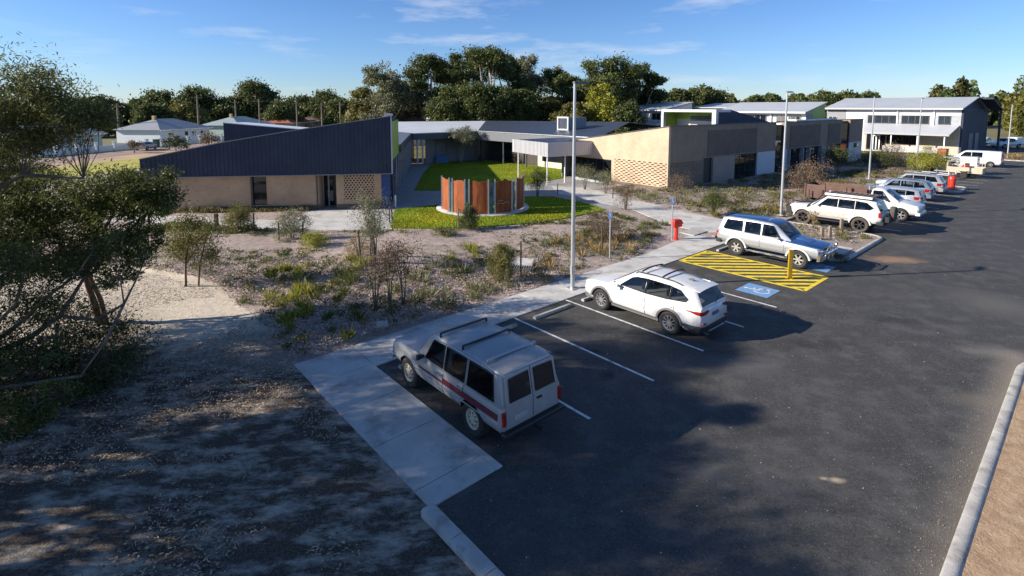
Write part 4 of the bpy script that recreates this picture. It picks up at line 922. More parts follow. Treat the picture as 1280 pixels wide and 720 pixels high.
# --- big muddy white wagon with rack and spare wheel
c = Car('parked_wagon', 'tall muddy white wagon with brown roof rack, white awning and tail mounted spare wheel', 'car', ab(24.25, 2.45), R(41.4),
  [(2.42, .62, 1.06, 1.08, .70, .78, .76), (2.32, .56, 1.16, 1.19, .86, .92, .88), (1.6, .52, 1.22, 1.27, .90, .985, .93), (1.0, .52, 1.26, 1.33, .90, .99, .94), (-1.0, .52, 1.28, 1.29, .91, .995, .945), (-2.2, .55, 1.27, 1.27, .90, .98, .93), (-2.48, .6, 1.2, 1.2, .82, .90, .86), (-2.54, .68, 1.12, 1.12, .76, .84, .80)],
  [(1.2, 1.25, 1.30, .86, .78), (.42, 1.27, 1.84, .92, .75), (.2, 1.27, 1.91, .93, .755), (-.7, 1.27, 1.94, .935, .76), (-1.8, 1.27, 1.91, .925, .75), (-2.2, 1.27, 1.84, .90, .73), (-2.46, 1.22, 1.27, .86, .78)],
  dict(side=P_mud, lower=M['black_plastic'], lower_z=.66, rim=M['black_plastic'], spokes=6, spoke_w=.06, side_wall=.15, tyre=M['tyre_dusty']), 1.55, -1.50, .44, .84)
c.win([(.72, 1.33), (.28, 1.77), (-.28, 1.80), (-.28, 1.32)]); c.win([(-.34, 1.32), (-.34, 1.80), (-1.16, 1.80), (-1.16, 1.32)]); c.win([(-1.22, 1.33), (-1.22, 1.80), (-1.75, 1.76), (-2.12, 1.50), (-1.95, 1.38)])
c.screen(0, 1, .12, .94, 'windscreen'); c.screen(5, 6, .10, .90, 'rear_window', .9, .9)
c.plate('door', -.32, .88, .68, 1.24, P_mud, hooks=(-.16, 1.1)); c.plate('door', -1.22, -.35, .70, 1.26, P_mud, hooks=(-1.06, 1.12), zfun=lambda y: (.70 if y > -.85 else .70 + (-.85-y)*1.3, 1.26))
c.plate('mud_splash', -.9, .7, .72, 1.0, mat('dried mud', (.50, .45, .39), .9, var=.25, scale=4), off=.013, n=8)
c.arch(P_mud, .08, .035)
c.pair('side_step', lambda m_: m_.bx(.88, 1.04, -.9, .95, .44, .50), M['black_plastic'])
c.part('bull_bar', lambda m_: [m_.loft([[Vector((x, y, z)) for y, z in ((2.2, .52), (2.74 - .26*x*x, .56), (2.80 - .26*x*x, 1.0), (2.3, 1.04))] for x in np.linspace(-.98, .98, 9)])] + [m_.tube(p, .035, 8) for p in ([(-.52, 2.68, .9), (-.50, 2.74, 1.32), (.50, 2.74, 1.32), (.52, 2.68, .9)], [(-.95, 2.42, .9), (-.92, 2.45, 1.12), (-.52, 2.63, 1.18)], [(.95, 2.42, .9), (.92, 2.45, 1.12), (.52, 2.63, 1.18)])], M['black_plastic'], bevel=0)
c.pair('headlight', lambda m_: m_.bx(.62, .88, 2.22, 2.38, .98, 1.12), M['lens'])
c.part('bonnet_scoop', lambda m_: m_.loft([[Vector((x, y, z)) for x, z in ((-.45, 1.2), (.45, 1.2), (.40, h_), (-.40, h_))] for y, h_ in ((2.2, 1.22), (1.9, 1.27), (1.3, 1.335), (1.2, 1.33))]), M['black_plastic'])
c.part('snorkel', lambda m_: m_.tube([(-.97, 1.35, 1.12), (-.99, 1.2, 1.3), (-.93, .9, 1.55), (-.86, .55, 1.93), (-.86, .52, 2.22)], [.05, .05, .045, .05, .06], 8), M['black_plastic'], bevel=0)
rack = mat('brown roof platform', (.14, .095, .075), .7, var=.2, scale=3)
def f(m_):
    m_.bx(-.70, .70, -2.05, .35, 2.02, 2.05)
    for k in range(9): m_.bx(-.70, .70, -2.0 + k*.28, -1.93 + k*.28, 2.053, 2.075)
    for sx in (-1, 1):
        m_.bx(sx*.72 - .02, sx*.72 + .02, -2.08, .38, 1.99, 2.09)
        for y_ in (-1.7, -.8, .1): m_.bx(sx*.68 - .03, sx*.68 + .03, y_ - .05, y_ + .05, 1.86, 2.0)
c.part('roof_rack', f, rack, bevel=0)
c.part('awning', lambda m_: m_.bx(.745, .90, -2.0, .45, 1.98, 2.10), M['white_wall'], bevel=.03) if 0 else c.part('awning', lambda m_: m_.bx(-.91, -.745, -2.05, .42, 1.97, 2.10), M['sign_white'], bevel=.03)
c.part('rear_bumper', lambda m_: m_.bx(-.96, .96, -2.68, -2.3, .54, .78), M['black_plastic'], bevel=.05)
def f(m_):
    m_.lathe([(.001, -.10), (.24, -.10), (.30, -.125), (.42, -.115), (.44, -.05), (.44, .07), (.42, .12), (.28, .12), (.001, .10)], 28, (.32, -2.82, 1.12), 'y')
c.part('spare_wheel', f, M['tyre_dusty'], bevel=0)
c.part('wheel_carrier', lambda m_: [m_.beam((.32, -2.7, .60), (.32, -2.7, 1.15), .07, .07), m_.beam((-.5, -2.7, .6), (-.5, -2.7, 1.1), .05, .05), m_.bx(-.72, -.28, -2.86, -2.66, .74, 1.06), m_.beam((-.7, -2.69, .66), (.5, -2.69, .66), .05, .08)], M['black_plastic'])
c.pair('tail_lamp', lambda m_: m_.bx(.80, .94, -2.52, -2.38, 1.0, 1.28), M['tail'])
c.mirror(.78, 1.34, P_white)
c.part('lamp', lambda m_: m_.lathe([(.001, .06), (.05, .05), (.06, 0), (.05, -.04)], 10, (-.3, .3, 2.14), 'y'), M['lens'], bevel=0)

c.hollow()
# --- small tip truck, tail to the path, cab to the road
t = thing('tip_truck', 'small pale truck with a brown slatted load tray, behind the muddy white wagon', 'truck', ab(29.75, 2.6), R(221.4))
tc = Car('tmp', None, None, (0,0,0), 0,
  [(3.05, .5, .95, .97, .70, .76, .74), (2.95, .45, 1.02, 1.06, .84, .88, .84), (2.2, .43, 1.12, 1.20, .87, .91, .87), (1.75, .43, 1.16, 1.26, .87, .91, .87), (.35, .45, 1.18, 1.18, .87, .91, .87)],
  [(1.95, 1.16, 1.22, .82, .76), (1.15, 1.17, 1.86, .86, .70), (.9, 1.17, 1.92, .865, .71), (.45, 1.17, 1.90, .86, .71), (.36, 1.17, 1.84, .85, .70)],
  dict(side=P_white2, spokes=5, spoke_w=.06, side_wall=.13), 2.1, -1.35, .39, .78)
tc.win([(1.45, 1.24), (1.02, 1.78), (.52, 1.78), (.52, 1.24)]); tc.screen(0, 1, .1, .94, 'windscreen'); tc.plate('door', .42, 1.55, .55, 1.14, P_white2, hooks=(.55, 1.04)); tc.mirror(1.35, 1.25, M['black_plastic'])
tc.pair('headlight', lambda m_: m_.bx(.55, .84, 2.9, 3.03, .76, .92), M['lens'])
tc.part('bumper', lambda m_: m_.bx(-.87, .87, 2.85, 3.12, .42, .62), P_white2, bevel=.04)
tray = mat('brown tray boards', (.12, .068, .05), .75, var=.25, scale=2)
def f(m_):
    m_.bx(-1.0, 1.0, -3.6, .25, .86, .96)
    for sx in (-1, 1):
        for k in range(5): m_.bx(sx*1.0 - .02, sx*1.0 + .02, -3.6, .25, .962 + k*.17, 1.125 + k*.17)
        for y_ in (-3.55, -2.3, -1.0, .2): m_.bx(sx*1.04 - .03, sx*1.04 + .03, y_ - .04, y_ + .04, .86, 1.86)
    for k in range(5): m_.bx(-.98, .98, -3.62, -3.58, .962 + k*.17, 1.125 + k*.17); m_.bx(-.98, .98, .24, .28, .962 + k*.17, 1.125 + k*.17)
tc.part('load_tray', f, tray, bevel=0)
tc.part('load', lambda m_: m_.loft([[Vector((x*.95, y, .96 + h_*(1 - abs(x)**3))) for x in (-1, -.7, -.3, .2, .6, 1)] + [Vector((.95, y, .9)), Vector((-.95, y, .9))] for y, h_ in ((-3.5, .1), (-2.8, .5), (-1.6, .62), (-.5, .5), (.15, .1))]), mat('brown mulch load', (.16, .10, .08), .95, var=.4, scale=6, bmp=.8, bscale=20), bevel=0)
tc.part('head_board', lambda m_: [m_.beam((sx*.85, .32, .9), (sx*.85, .32, 2.05), .06, .06) for sx in (-1, 1)] + [m_.beam((-.85, .32, z), (.85, .32, z), .05, .05) for z in (1.5, 2.03)], M['alu'], bevel=0)
tc.part('chassis', lambda m_: [m_.bx(sx*.4 - .05, sx*.4 + .05, -3.4, .6, .6, .78) for sx in (-1, 1)], M['black_plastic'])
tc.hollow()
for o in children_of(tc.root): o.parent = t
bpy.data.objects.remove(tc.root)

# --- simple builders for the farther cars
def small_wagon(name, label, cat, loc, rz, pt, L=2.3, roof=1.5, hatch=.25, rails=False):
    c = Car(name, label, cat, loc, rz,
      [(L, .38, .66, .68, .55, .62, .58), (L-.1, .28, .78, .82, .72, .80, .74), (1.3, .25, .90, .97, .80, .89, .83), (.95, .25, .93, 1.01, .80, .89, .84), (-1.3, .26, .98, .98, .80, .89, .84), (-L+.1, .3, .98, .98, .74, .82, .78), (-L, .42, .88, .88, .64, .74, .70)],
      [(1.1, .93, .97, .76, .70), (.30, .95, roof-.07, .82, .62), (.0, .95, roof-.02, .83, .63), (-.6, .96, roof, .835, .635), (-1.5, .97, roof-.03, .82, .62), (-L+hatch, .97, roof-.12, .79, .60), (-L+.04, .96, .99, .75, .66)],
      dict(side=pt, spokes=8, side_wall=.11), 1.34, -1.32, .335, .77)
    c.win([(.62, 1.0), (.15, roof-.18), (-.30, roof-.14), (-.30, 1.0)]); c.win([(-.36, 1.0), (-.36, roof-.14), (-1.15, roof-.14), (-1.15, 1.01)]); c.win([(-1.2, 1.02), (-1.2, roof-.14), (-L+hatch+.25, roof-.18), (-L+.4, 1.08)])
    c.screen(0, 1, .1, .94, 'windscreen'); c.screen(5, 6, .1, .85, 'rear_window', .88, .92)
    c.plate('door', -.33, .75, .38, .92, pt, hooks=(-.2, .84)); c.plate('door', -1.3, -.36, .38, .94, pt, hooks=(-1.1, .86), zfun=lambda y: (.38 if y > -.85 else .38 + (-.85-y)*.9, .94))
    c.pair('tail_lamp', lambda m_: m_.loft([[Vector(p) for p in ((x, y, .74), (x, y-.05, .74), (x, y-.05, .96), (x, y, .96))] for x, y in ((.48, -L+.02), (.72, -L+.06), (.82, -L+.2), (.84, -L+.42))]), M['tail'])
    c.part('rear_bumper', lambda m_: m_.loft([[Vector((x, y, z)) for y, z in ((-L+.3, .28), (-L-.10+.12*x*x, .30), (-L-.10+.12*x*x, .56), (-L+.3, .58))] for x in np.linspace(-.84, .84, 7)]), pt)
    c.part('number_plate', lambda m_: m_.bx(-.2, .2, -L-.03, -L+.02, .70, .80), M['sign_white'])
    c.mirror(.68, .98, pt)
    c.hollow()
    if rails: c.pair('roof_rail', lambda m_: m_.tube([(.56, .1, roof-.03), (.565, .0, roof+.04), (.565, -1.3, roof+.04), (.56, -1.5, roof-.04)], .018, 6), M['black_plastic'], 0)
    return c
P_silver2 = paint('bright silver paint', (.37, .38, .39), .35, .3)
small_wagon('parked_hatchback', 'silver hatchback with red tail lamps, next to the slatted tray truck', 'car', ab(34.6, 2.7), R(41.4), P_silver, 2.1, 1.48, .2)
small_wagon('parked_estate', 'silver estate with roof rails, nose to the path, beside the fat red post', 'car', ab(44.1, 2.05), R(41.4), P_silver2, 2.4, 1.62, .35, True)

small_wagon('parked_wagon', 'blue grey wagon between the silver hatchback and the silver estate', 'car', ab(39.4, 2.2), R(41.4), paint('blue grey paint', (.20, .24, .30), .35, .3), 2.3, 1.6, .35, True)
def van(label, loc, rz, pt):
    c = Car('parked_van', label, 'van', loc, rz,
      [(2.5, .42, .80, .82, .60, .70, .66), (2.4, .32, .92, .95, .78, .85, .80), (1.9, .30, 1.02, 1.08, .86, .93, .88), (1.5, .30, 1.06, 1.12, .87, .95, .9), (-2.3, .32, 1.08, 1.08, .88, .95, .91), (-2.5, .36, 1.06, 1.06, .84, .92, .88)],
      [(1.95, 1.02, 1.06, .80, .74), (1.05, 1.07, 1.78, .89, .74), (.8, 1.07, 1.88, .90, .75), (-.5, 1.07, 1.92, .905, .76), (-2.3, 1.07, 1.90, .90, .755), (-2.45, 1.07, 1.84, .89, .745), (-2.48, 1.06, 1.1, .88, .85)],
      dict(side=pt, spokes=6, side_wall=.12), 1.62, -1.55, .345, .82)
    c.win([(1.45, 1.12), (.85, 1.72), (.30, 1.74), (.30, 1.12)]); c.win([(.22, 1.14), (.22, 1.74), (-.75, 1.74), (-.75, 1.14)])
    c.screen(0, 1, .1, .94, 'windscreen')
    c.part('rear_window', lambda m_: m_.bx(-.70, .70, -2.512, -2.46, 1.22, 1.68), M['glass'])
    c.plate('door', .25, 1.5, .42, 1.04, pt, hooks=(.38, .95)); c.plate('sliding_door', -.95, .22, .42, 1.05, pt, hooks=(.1, .95))
    c.plate('side_decal', -.7, 1.0, .88, .97, mat('pale blue decal', (.28, .50, .66), .5), off=.016, n=7)
    c.pair('tail_lamp', lambda m_: m_.bx(.82, .915, -2.53, -2.44, .80, 1.2), M['tail'])
    c.part('rear_bumper', lambda m_: m_.bx(-.9, .9, -2.6, -2.4, .34, .56), M['black_plastic'], bevel=.04)
    c.mirror(1.3, 1.15, pt); c.hollow(); return c
van('white delivery van with dark side windows at the far end of the car park', ab(74.3, 2.4), R(41.4), P_white)

def ute(name, label, loc, rz, pt, canopy=None, cat='ute'):
    c = Car(name, label, cat, loc, rz,
      [(2.6, .5, .85, .87, .64, .70, .68), (2.5, .42, 1.0, 1.03, .80, .86, .82), (1.7, .40, 1.08, 1.15, .85, .91, .86), (1.2, .40, 1.1, 1.18, .85, .91, .87), (-.5, .42, 1.12, 1.12, .86, .92, .88), (-2.5, .5, 1.12, 1.12, .85, .91, .87), (-2.6, .55, 1.1, 1.1, .82, .88, .85)],
      [(1.4, 1.1, 1.16, .82, .76), (.65, 1.11, 1.70, .86, .70), (.4, 1.11, 1.76, .865, .71), (-.6, 1.11, 1.76, .865, .71), (-.85, 1.11, 1.70, .86, .70), (-1.0, 1.11, 1.16, .85, .78)],
      dict(side=pt, spokes=6, side_wall=.13), 1.6, -1.5, .38, .79)
    c.win([(.95, 1.17), (.5, 1.64), (.02, 1.66), (.02, 1.17)]); c.win([(-.05, 1.17), (-.05, 1.66), (-.68, 1.64), (-.75, 1.17)]); c.screen(0, 1, .1, .94, 'windscreen')
    c.plate('door', .0, 1.0, .5, 1.08, pt, hooks=(.12, .98)); c.plate('door', -.85, -.03, .5, 1.08, pt, hooks=(-.7, .98))
    if canopy: c.part('canopy', lambda m_: m_.loft([[Vector((x, y, z)) for x, z in ((-.84, 1.1), (.84, 1.1), (.76, 1.85), (.6, 1.92), (-.6, 1.92), (-.76, 1.85))] for y in (-1.08, -2.5)]), canopy, bevel=.04)
    c.pair('tail_lamp', lambda m_: m_.bx(.78, .89, -2.63, -2.5, .75, 1.05), M['tail'])
    c.part('rear_bumper', lambda m_: m_.bx(-.86, .86, -2.75, -2.55, .46, .6), M['chrome'], bevel=.03); c.mirror(1.0, 1.15, pt); c.hollow()
    return c
ute('parked_ute', 'white ute with white canopy parked just beyond the beige box trailer', ab(63.2, 1.6), R(41.4), P_white2, P_white2)
p = G(1229, 183); ute('parked_ute', 'cream ute parked beyond the dark end wall of the big two storey building', (p.x, p.y, 0), R(120), paint('cream paint', (.66, .60, .44)), None)
p = G(1258, 185); ute('parked_ute', 'distant white ute with tall canopy in front of the wooded rise', (p.x, p.y, 0), R(100), P_white, P_white)
p = G(183, 186, .05); small_wagon('street_car', 'small pale car passing on the street before the white picket fence', 'car', (p.x, p.y, -.1), R(8), paint('pale gold paint', (.5, .47, .38), .2), 2.1, 1.45, .2)

# --- beige box trailer with a red mower in it
t = thing('box_trailer', 'beige box trailer with mesh sides, parked on the asphalt past the fat red post', 'trailer', ab(59.6, 3.4), R(41.4))
def tp(n, f, mt, bevel=.01): mb = MB(); f(mb); return mb.build(n, mt, t, bevel=bevel)
tp('floor', lambda m_: m_.bx(-.95, .95, -1.6, 1.2, .5, .57), M['tan_render'])
tp('side_panel', lambda m_: m_.bx(-.98, -.94, -1.6, 1.2, .5, 1.1), M['tan_render']); tp('side_panel', lambda m_: m_.bx(.94, .98, -1.6, 1.2, .5, 1.1), M['tan_render'])
tp('tail_gate', lambda m_: m_.bx(-.93, .93, -1.64, -1.6, .5, 1.05), M['tan_render']); tp('front_panel', lambda m_: m_.bx(-.93, .93, 1.2, 1.24, .5, 1.5), M['tan_render'])
tp('cage', lambda m_: [m_.beam((x, y, 1.1), (x, y, 1.7), .05, .05) for x in (-.95, .95) for y in (-1.55, -.2, 1.15)] + [m_.beam((x, -1.58, 1.68), (x, 1.2, 1.68), .05, .05) for x in (-.95, .95)], M['tan_render'], 0)
for sx in (-1, 1): tp('wheel', lambda m_: m_.lathe([(.001, -.09), (.2, -.1), (.31, -.09), (.33, 0), (.31, .09), (.2, .1), (.001, .09)], 20, (sx*1.1, -.2, .33), 'x'), M['tyre'], 0); tp('mudguard', lambda m_: m_.bx(sx*1.1-.14, sx*1.1+.14, -.65, .25, .70, .74), M['tan_render'])
tp('draw_bar', lambda m_: [m_.beam((-.6, 1.2, .5), (0, 2.4, .48), .07, .07), m_.beam((.6, 1.2, .5), (0, 2.4, .48), .07, .07), m_.tube([(0, 2.2, .0), (0, 2.2, .6)], .03, 8)], M['galv'], 0)
q = ab(59.3, 4.5)
t = thing('ride_on_mower', 'red mower standing in the bed of the beige box trailer', 'mower', ab(59.5, 3.6, .575), R(131.4))
tp('body', lambda m_: m_.loft([[Vector((x, y, z)) for x, z in ((-.28*k, .25), (.28*k, .25), (.24*k, h_), (-.24*k, h_))] for y, k, h_ in ((.75, .8, .55), (.6, 1, .68), (.1, 1, .72), (.05, 1.1, .4), (-.6, 1.2, .42))]), M['red'], .03)
tp('seat', lambda m_: [m_.bx(-.2, .2, -.55, -.15, .46, .55), m_.bx(-.2, .2, -.62, -.54, .5, .85)], M['black_plastic'], .03)
tp('steering_wheel', lambda m_: m_.lathe([(.15, -.015), (.17, 0), (.15, .015), (.14, 0)], 16, (0, .08, .86), close=True), M['black_plastic'], 0)
tp('cutter_deck', lambda m_: m_.bx(-.5, .5, -.3, .4, .12, .22), M['red'], .03)
for sx in (-1, 1): tp('wheel', lambda m_: m_.lathe([(.001, -.06), (.14, -.07), (.17, 0), (.14, .07), (.001, .06)], 16, (sx*.36, .55, .17), 'x'), M['tyre'], 0); tp('wheel', lambda m_: m_.lathe([(.001, -.09), (.2, -.1), (.24, 0), (.2, .1), (.001, .09)], 16, (sx*.40, -.42, .24), 'x'), M['tyre'], 0)
# low frame trailer on the left of it
t = thing('frame_trailer', 'low open frame trailer between the fat red post and the beige box trailer', 'trailer', ab(56.3, 1.6), R(30))
tp('frame', lambda m_: [m_.beam(p, q, .08, .08) for p, q in (((-.8, -1.5, .5), (-.8, 1.5, .5)), ((.8, -1.5, .5), (.8, 1.5, .5)), ((-.8, -1.5, .5), (.8, -1.5, .5)), ((-.8, 1.5, .5), (.8, 1.5, .5)), ((-.8, 0, .5), (.8, 0, .5)), ((-.8, 1.5, .5), (0, 2.7, .45)), ((.8, 1.5, .5), (0, 2.7, .45)), ((-.8, -1.5, .5), (-.8, -1.5, 1.0)), ((.8, -1.5, .5), (.8, -1.5, 1.0)))], M['galv'], 0)
for sx in (-1, 1): tp('wheel', lambda m_: m_.lathe([(.001, -.09), (.2, -.1), (.29, -.08), (.31, 0), (.29, .08), (.2, .1), (.001, .09)], 20, (sx*.98, -.2, .31), 'x'), M['tyre'], 0)
# ---------------------------------------------------------------- buildings
def part(root, name, fn, mt, bevel=0, parent=None, sharp=32):
    mb = MB(); fn(mb); return mb.build(name, mt, parent or root, bevel=bevel, sharp=sharp)
def perforated(m_, ax, c, x0, x1, z0, z1, nc, nr, th, hw=.5, hh=.6):
    # hit and miss brickwork: solid courses with open gaps, c = outer face, th = thickness inwards (+)
    w = (x1 - x0) / nc; h = (z1 - z0) / nr
    def B(a, b, p, q):
        if ax == 'x': m_.bx(a, b, c, c + th, p, q)
        else: m_.bx(c, c + th, a, b, p, q)
    for r in range(nr):
        za = z0 + r*h; zb = za + h; zm = za + h*(1 - hh)
        B(x0, x1, za, zm); off = (.5 if r % 2 else 0) * w; x = x0
        edges = [x0] + [e for k in range(nc + 1) for e in (x0 + off + k*w - w*hw/2, x0 + off + k*w + w*hw/2)] + [x1]
        for i in range(0, len(edges) - 1, 2):
            a, b = max(x0, edges[i]), min(x1, edges[i+1])
            if b - a > .01: B(a, b, zm, zb)
def window_unit(root, ax, c, x0, x1, z0, z1, nm=1, proud=.02, fr=.05, frm=None, glass=None, name='window'):
    # glass pane with a frame; ax is the axis the opening runs along, c the outer plane; the facade faces the negative side
    def B(m_, a, b, p, q, d0, d1):
        if ax == 'x': m_.bx(a, b, c + d0, c + d1, p, q)
        else: m_.bx(c + d0, c + d1, a, b, p, q)
    w = part(root, name, lambda m_: B(m_, x0, x1, z0, z1, -.01, .05), glass or M['glass'])
    def f(m_):
        for i in range(nm + 1):
            x = x0 + (x1 - x0)*i/nm; B(m_, x - fr/2, x + fr/2, z0, z1, -proud - .02, -.012)
        B(m_, x0 + fr/2, x1 - fr/2, z0, z0 + fr, -proud - .018, -.012); B(m_, x0 + fr/2, x1 - fr/2, z1 - fr, z1, -proud - .018, -.012)
    part(root, 'frame', f, frm or M['alu'], parent=w); return w

# ---- left building: brick base under a tall ribbed wedge of dark steel
LO = Vector((-8.72, 37.5)); LA = R(8.2); LU = Vector((math.cos(LA), math.sin(LA))); LV = Vector((-LU.y, LU.x))
def lx(px, y=0): return frame_solve(LO + LV*y, LU, px)
L = thing('classroom_block', 'long tan brick building under a tall sloping wedge of dark ribbed steel', 'building', (LO.x, LO.y, 0), LA)
a0, a1, a2, a3, a4, a5, a6 = lx(168), lx(310), lx(330), lx(396), lx(418), lx(475), lx(486)
part(L, 'wall', lambda m_: [m_.bx(a0, a1, 0, .3, 0, 2.55), m_.bx(a2, a3, 0, .3, .36, 2.55), m_.bx(a1 + .002, a2 - .002, .02, .3, 0, .4), m_.bx(a3 - .3, a3 - .002, .302, 1.6, .0, 2.55),
     m_.bx(a0, a0 + .3, .31, 10, 0, 2.55), m_.bx(a4, lx(428), 0, .3, .36, 2.55), m_.bx(lx(466), a5, 0, .3, .36, 2.55), m_.bx(lx(428)+.002, lx(466)-.002, .01, .3, .36, .62), m_.bx(lx(428)+.002, lx(466)-.002, .01, .3, 2.42, 2.55)], M['brick_tan'])
part(L, 'plinth', lambda m_: [m_.bx(a2, a3 + .02, -.03, .3, 0, .355), m_.bx(a4 - .02, a5, -.03, .3, 0, .355)], M['brick_umber'])
part(L, 'screen', lambda m_: perforated(m_, 'x', .0, lx(428)+.003, lx(466)-.003, .623, 2.417, 9, 11, .12, .5, .62), M['brick_tan'])
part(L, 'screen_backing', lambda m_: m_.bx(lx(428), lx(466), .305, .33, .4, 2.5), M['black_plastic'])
w = window_unit(L, 'x', .1, a1, a2, .42, 2.53, 1, fr=.06, frm=M['black_plastic'])
part(L, 'sill', lambda m_: m_.bx(a1 + .004, a2 - .004, -.06, .09, .402, .44), M['alu'], parent=w)
part(L, 'recess', lambda m_: m_.bx(a3, a4, 1.6, 1.7, 0, 2.55), M['dark_fascia'])
d = part(L, 'door', lambda m_: m_.bx(lx(402, 1.5), lx(414, 1.5), 1.5, 1.56, .05, 2.3), M['glass'])
part(L, 'frame', lambda m_: [m_.bx(lx(402, 1.5) - .06, lx(402, 1.5) + .03, 1.44, 1.49, .03, 2.36), m_.bx(lx(409, 1.5) - .06, lx(409, 1.5) + .03, 1.44, 1.49, .03, 2.36), m_.bx(lx(402, 1.5)+.03, lx(409, 1.5)-.06, 1.44, 1.485, 2.28, 2.36)], M['pale_panel'], parent=d)
part(L, 'blue_panel', lambda m_: m_.bx(a5 + .003, a6, .05, .3, .02, 2.55), M['blue_wall'])
part(L, 'interior_wall', lambda m_: m_.bx(a0 + .4, a6, 2.4, 2.5, 0, 2.55), M['dark_fascia'])
top = [(lx(175), 3.77), (lx(280), 4.86), (lx(367), 5.62), (.1, 6.60)]
def ztop(x): return float(np.interp(x, [p[0] for p in top], [p[1] for p in top]))
def f(m_):
    V = [(x, z) for x, z in top] + [(.1, 2.53), (top[0][0], 2.53)]
    n = len(V); vs = [(x, -.30, z) for x, z in V] + [(x, 6.5, z - (.35 if z > 2.6 else 0)) for x, z in V]
    m_.add(vs, [tuple(range(n)), tuple(range(n, 2*n))[::-1]] + [(i, i+n, (i+1)%n+n, (i+1)%n) for i in range(n)])
    x = top[0][0] + .12
    while x < 0.05:                                           # standing ribs of the sheeting
        z = ztop(x); m_.add([(x-.03, -.31, 2.56), (x+.03, -.31, 2.56), (x+.018, -.345, 2.56), (x-.018, -.345, 2.56), (x-.03, -.31, z-.06), (x+.03, -.31, z-.06), (x+.018, -.345, z-.06), (x-.018, -.345, z-.06)],
               [(0,1,2,3), (7,6,5,4), (0,4,5,1), (1,5,6,2), (2,6,7,3), (3,7,4,0)]); x += .27
part(L, 'cladding', f, M['cladding'])
def f(m_):
    for (xa, za), (xb, zb) in zip(top[:-1], top[1:]): m_.beam((xa, -.32, za + .02), (xb, -.32, zb + .02), .10, .06)
    m_.bx(top[0][0], .1, -.36, -.31, 2.50, 2.555)
part(L, 'coping', f, M['grey_panel'])
part(L, 'end_frame', lambda m_: [m_.bx(-.32, .16, -.36, 1.2, 6.62, 6.76), m_.bx(.10, .17, -.36, -.1, 2.5, 6.61)], M['pale_panel'])
part(L, 'green_panel', lambda m_: m_.bx(.102, .16, -.08, 6.5, 3.45, 6.22), M['lime'])
part(L, 'low_roof', lambda m_: m_.slab([(.25, 6.55, 4.12), (.25, 31, 4.12), (-9, 31, 4.75), (-9, 6.55, 4.75)], .08), M['roof_pale'] if 0 else mat('blue grey steel roof', (.16, .18, .22), .45, .1, var=.08, scale=.3))
part(L, 'fascia', lambda m_: m_.bx(.26, .32, 6.55, 31, 3.45, 4.13), M['dark_fascia'])
part(L, 'side_wall', lambda m_: m_.bx(-1.6, -1.4, 3.0, 30, 0, 4.0), M['dark_fascia'])
for y in np.arange(4.2, 29, 2.2): part(L, 'post', lambda m_, y=y: m_.bx(.05, .15, y - .05, y + .05, 0, 3.75), M['alu'])
for y in np.arange(4.8, 28, 4.4): window_unit(L, 'y', -1.39 + .0, y, y + 1.6, .3, 2.6, 2, name='window')

for px in (312, 394): part(L, 'downpipe', lambda m_: m_.bx(lx(px) - .04, lx(px) + .04, -.09, -.005, .05, 2.5), M['dark_fascia'])
# ---- second ribbed wedge behind it
p = G(284, 180, 3.2); q = Vector((p.x, p.y)); k = 49.0 / q.y; q = Vector((-(640-284)/F*50.2*1.0, 49.6))
B2 = thing('classroom_block', 'smaller dark ribbed steel wedge rising behind the long tan brick building', 'building', (q.x, q.y, 0), LA)
def f(m_):
    V = [(0, 5.75), (10.5, 4.75), (10.5, .0), (0, .0)]; n = 4
    vs = [(x, 0, z) for x, z in V] + [(x, 6.0, z - .15) for x, z in V]; m_.add(vs, [tuple(range(n)), tuple(range(n, 2*n))[::-1]] + [(i, i+n, (i+1)%n+n, (i+1)%n) for i in range(n)])
    for x in np.arange(.15, 10.4, .27): m_.bx(x - .02, x + .02, -.035, -.002, 0, 5.75 - x*.0952 - .06)
part(B2, 'cladding', f, M['cladding'])
part(B2, 'coping', lambda m_: m_.beam((0, -.02, 5.78), (10.5, -.02, 4.78), .12, .07), M['pale_panel'])
part(B2, 'roof', lambda m_: m_.slab([(0, .06, 5.80), (10.5, .06, 4.80), (10.5, 6.2, 4.66), (0, 6.2, 5.66)], .04), M['roof_pale'])

# ---- rear wing with the flat pale roof
def ray_plane(px, py, A, B, C):
    n = (B - A).cross(C - A); d = G(px, py, 0) - Vector((0, 0, H)); t = n.dot(A - Vector((0, 0, H))) / n.dot(d); return Vector((0, 0, H)) + d*t
A_, B_, C_ = G(518, 166.3, 4.1), G(597, 163.6, 4.1), G(607, 151.2, 5.0)
D_, E_ = ray_plane(472, 152.3, A_, B_, C_), ray_plane(478, 167, A_, B_, C_)
RW = thing('rear_wing', 'low wing at the back of the courtyard under a broad flat pale grey roof', 'building')
part(RW, 'roof', lambda m_: m_.slab([A_, B_, C_, D_, E_], .10), M['roof_pale'])
dn = (B_ - A_); dn.z = 0; dn.normalize(); nb = Vector((-dn.y, dn.x, 0))
def wallseg(m_, p, q, z0, z1, th=.2):
    p, q = Vector((p[0], p[1], 0)), Vector((q[0], q[1], 0)); d = (q - p).normalized(); n = Vector((-d.y, d.x, 0))*th
    m_.prism([(v.x, v.y) for v in (p, q, q + n, p + n)], z0, z1)
part(RW, 'fascia', lambda m_: wallseg(m_, A_ - dn*.2 - nb*.05, B_ - nb*.05, 3.25, 3.99, .12), M['dark_fascia'])
W1, W2 = A_ + nb*2.2, B_ + nb*2.2; ln = (W2 - W1).length
part(RW, 'wall', lambda m_: [wallseg(m_, W1 + dn*(ln*.30), W2 + dn*1.5, 0, 3.9)], M['grey_panel'])
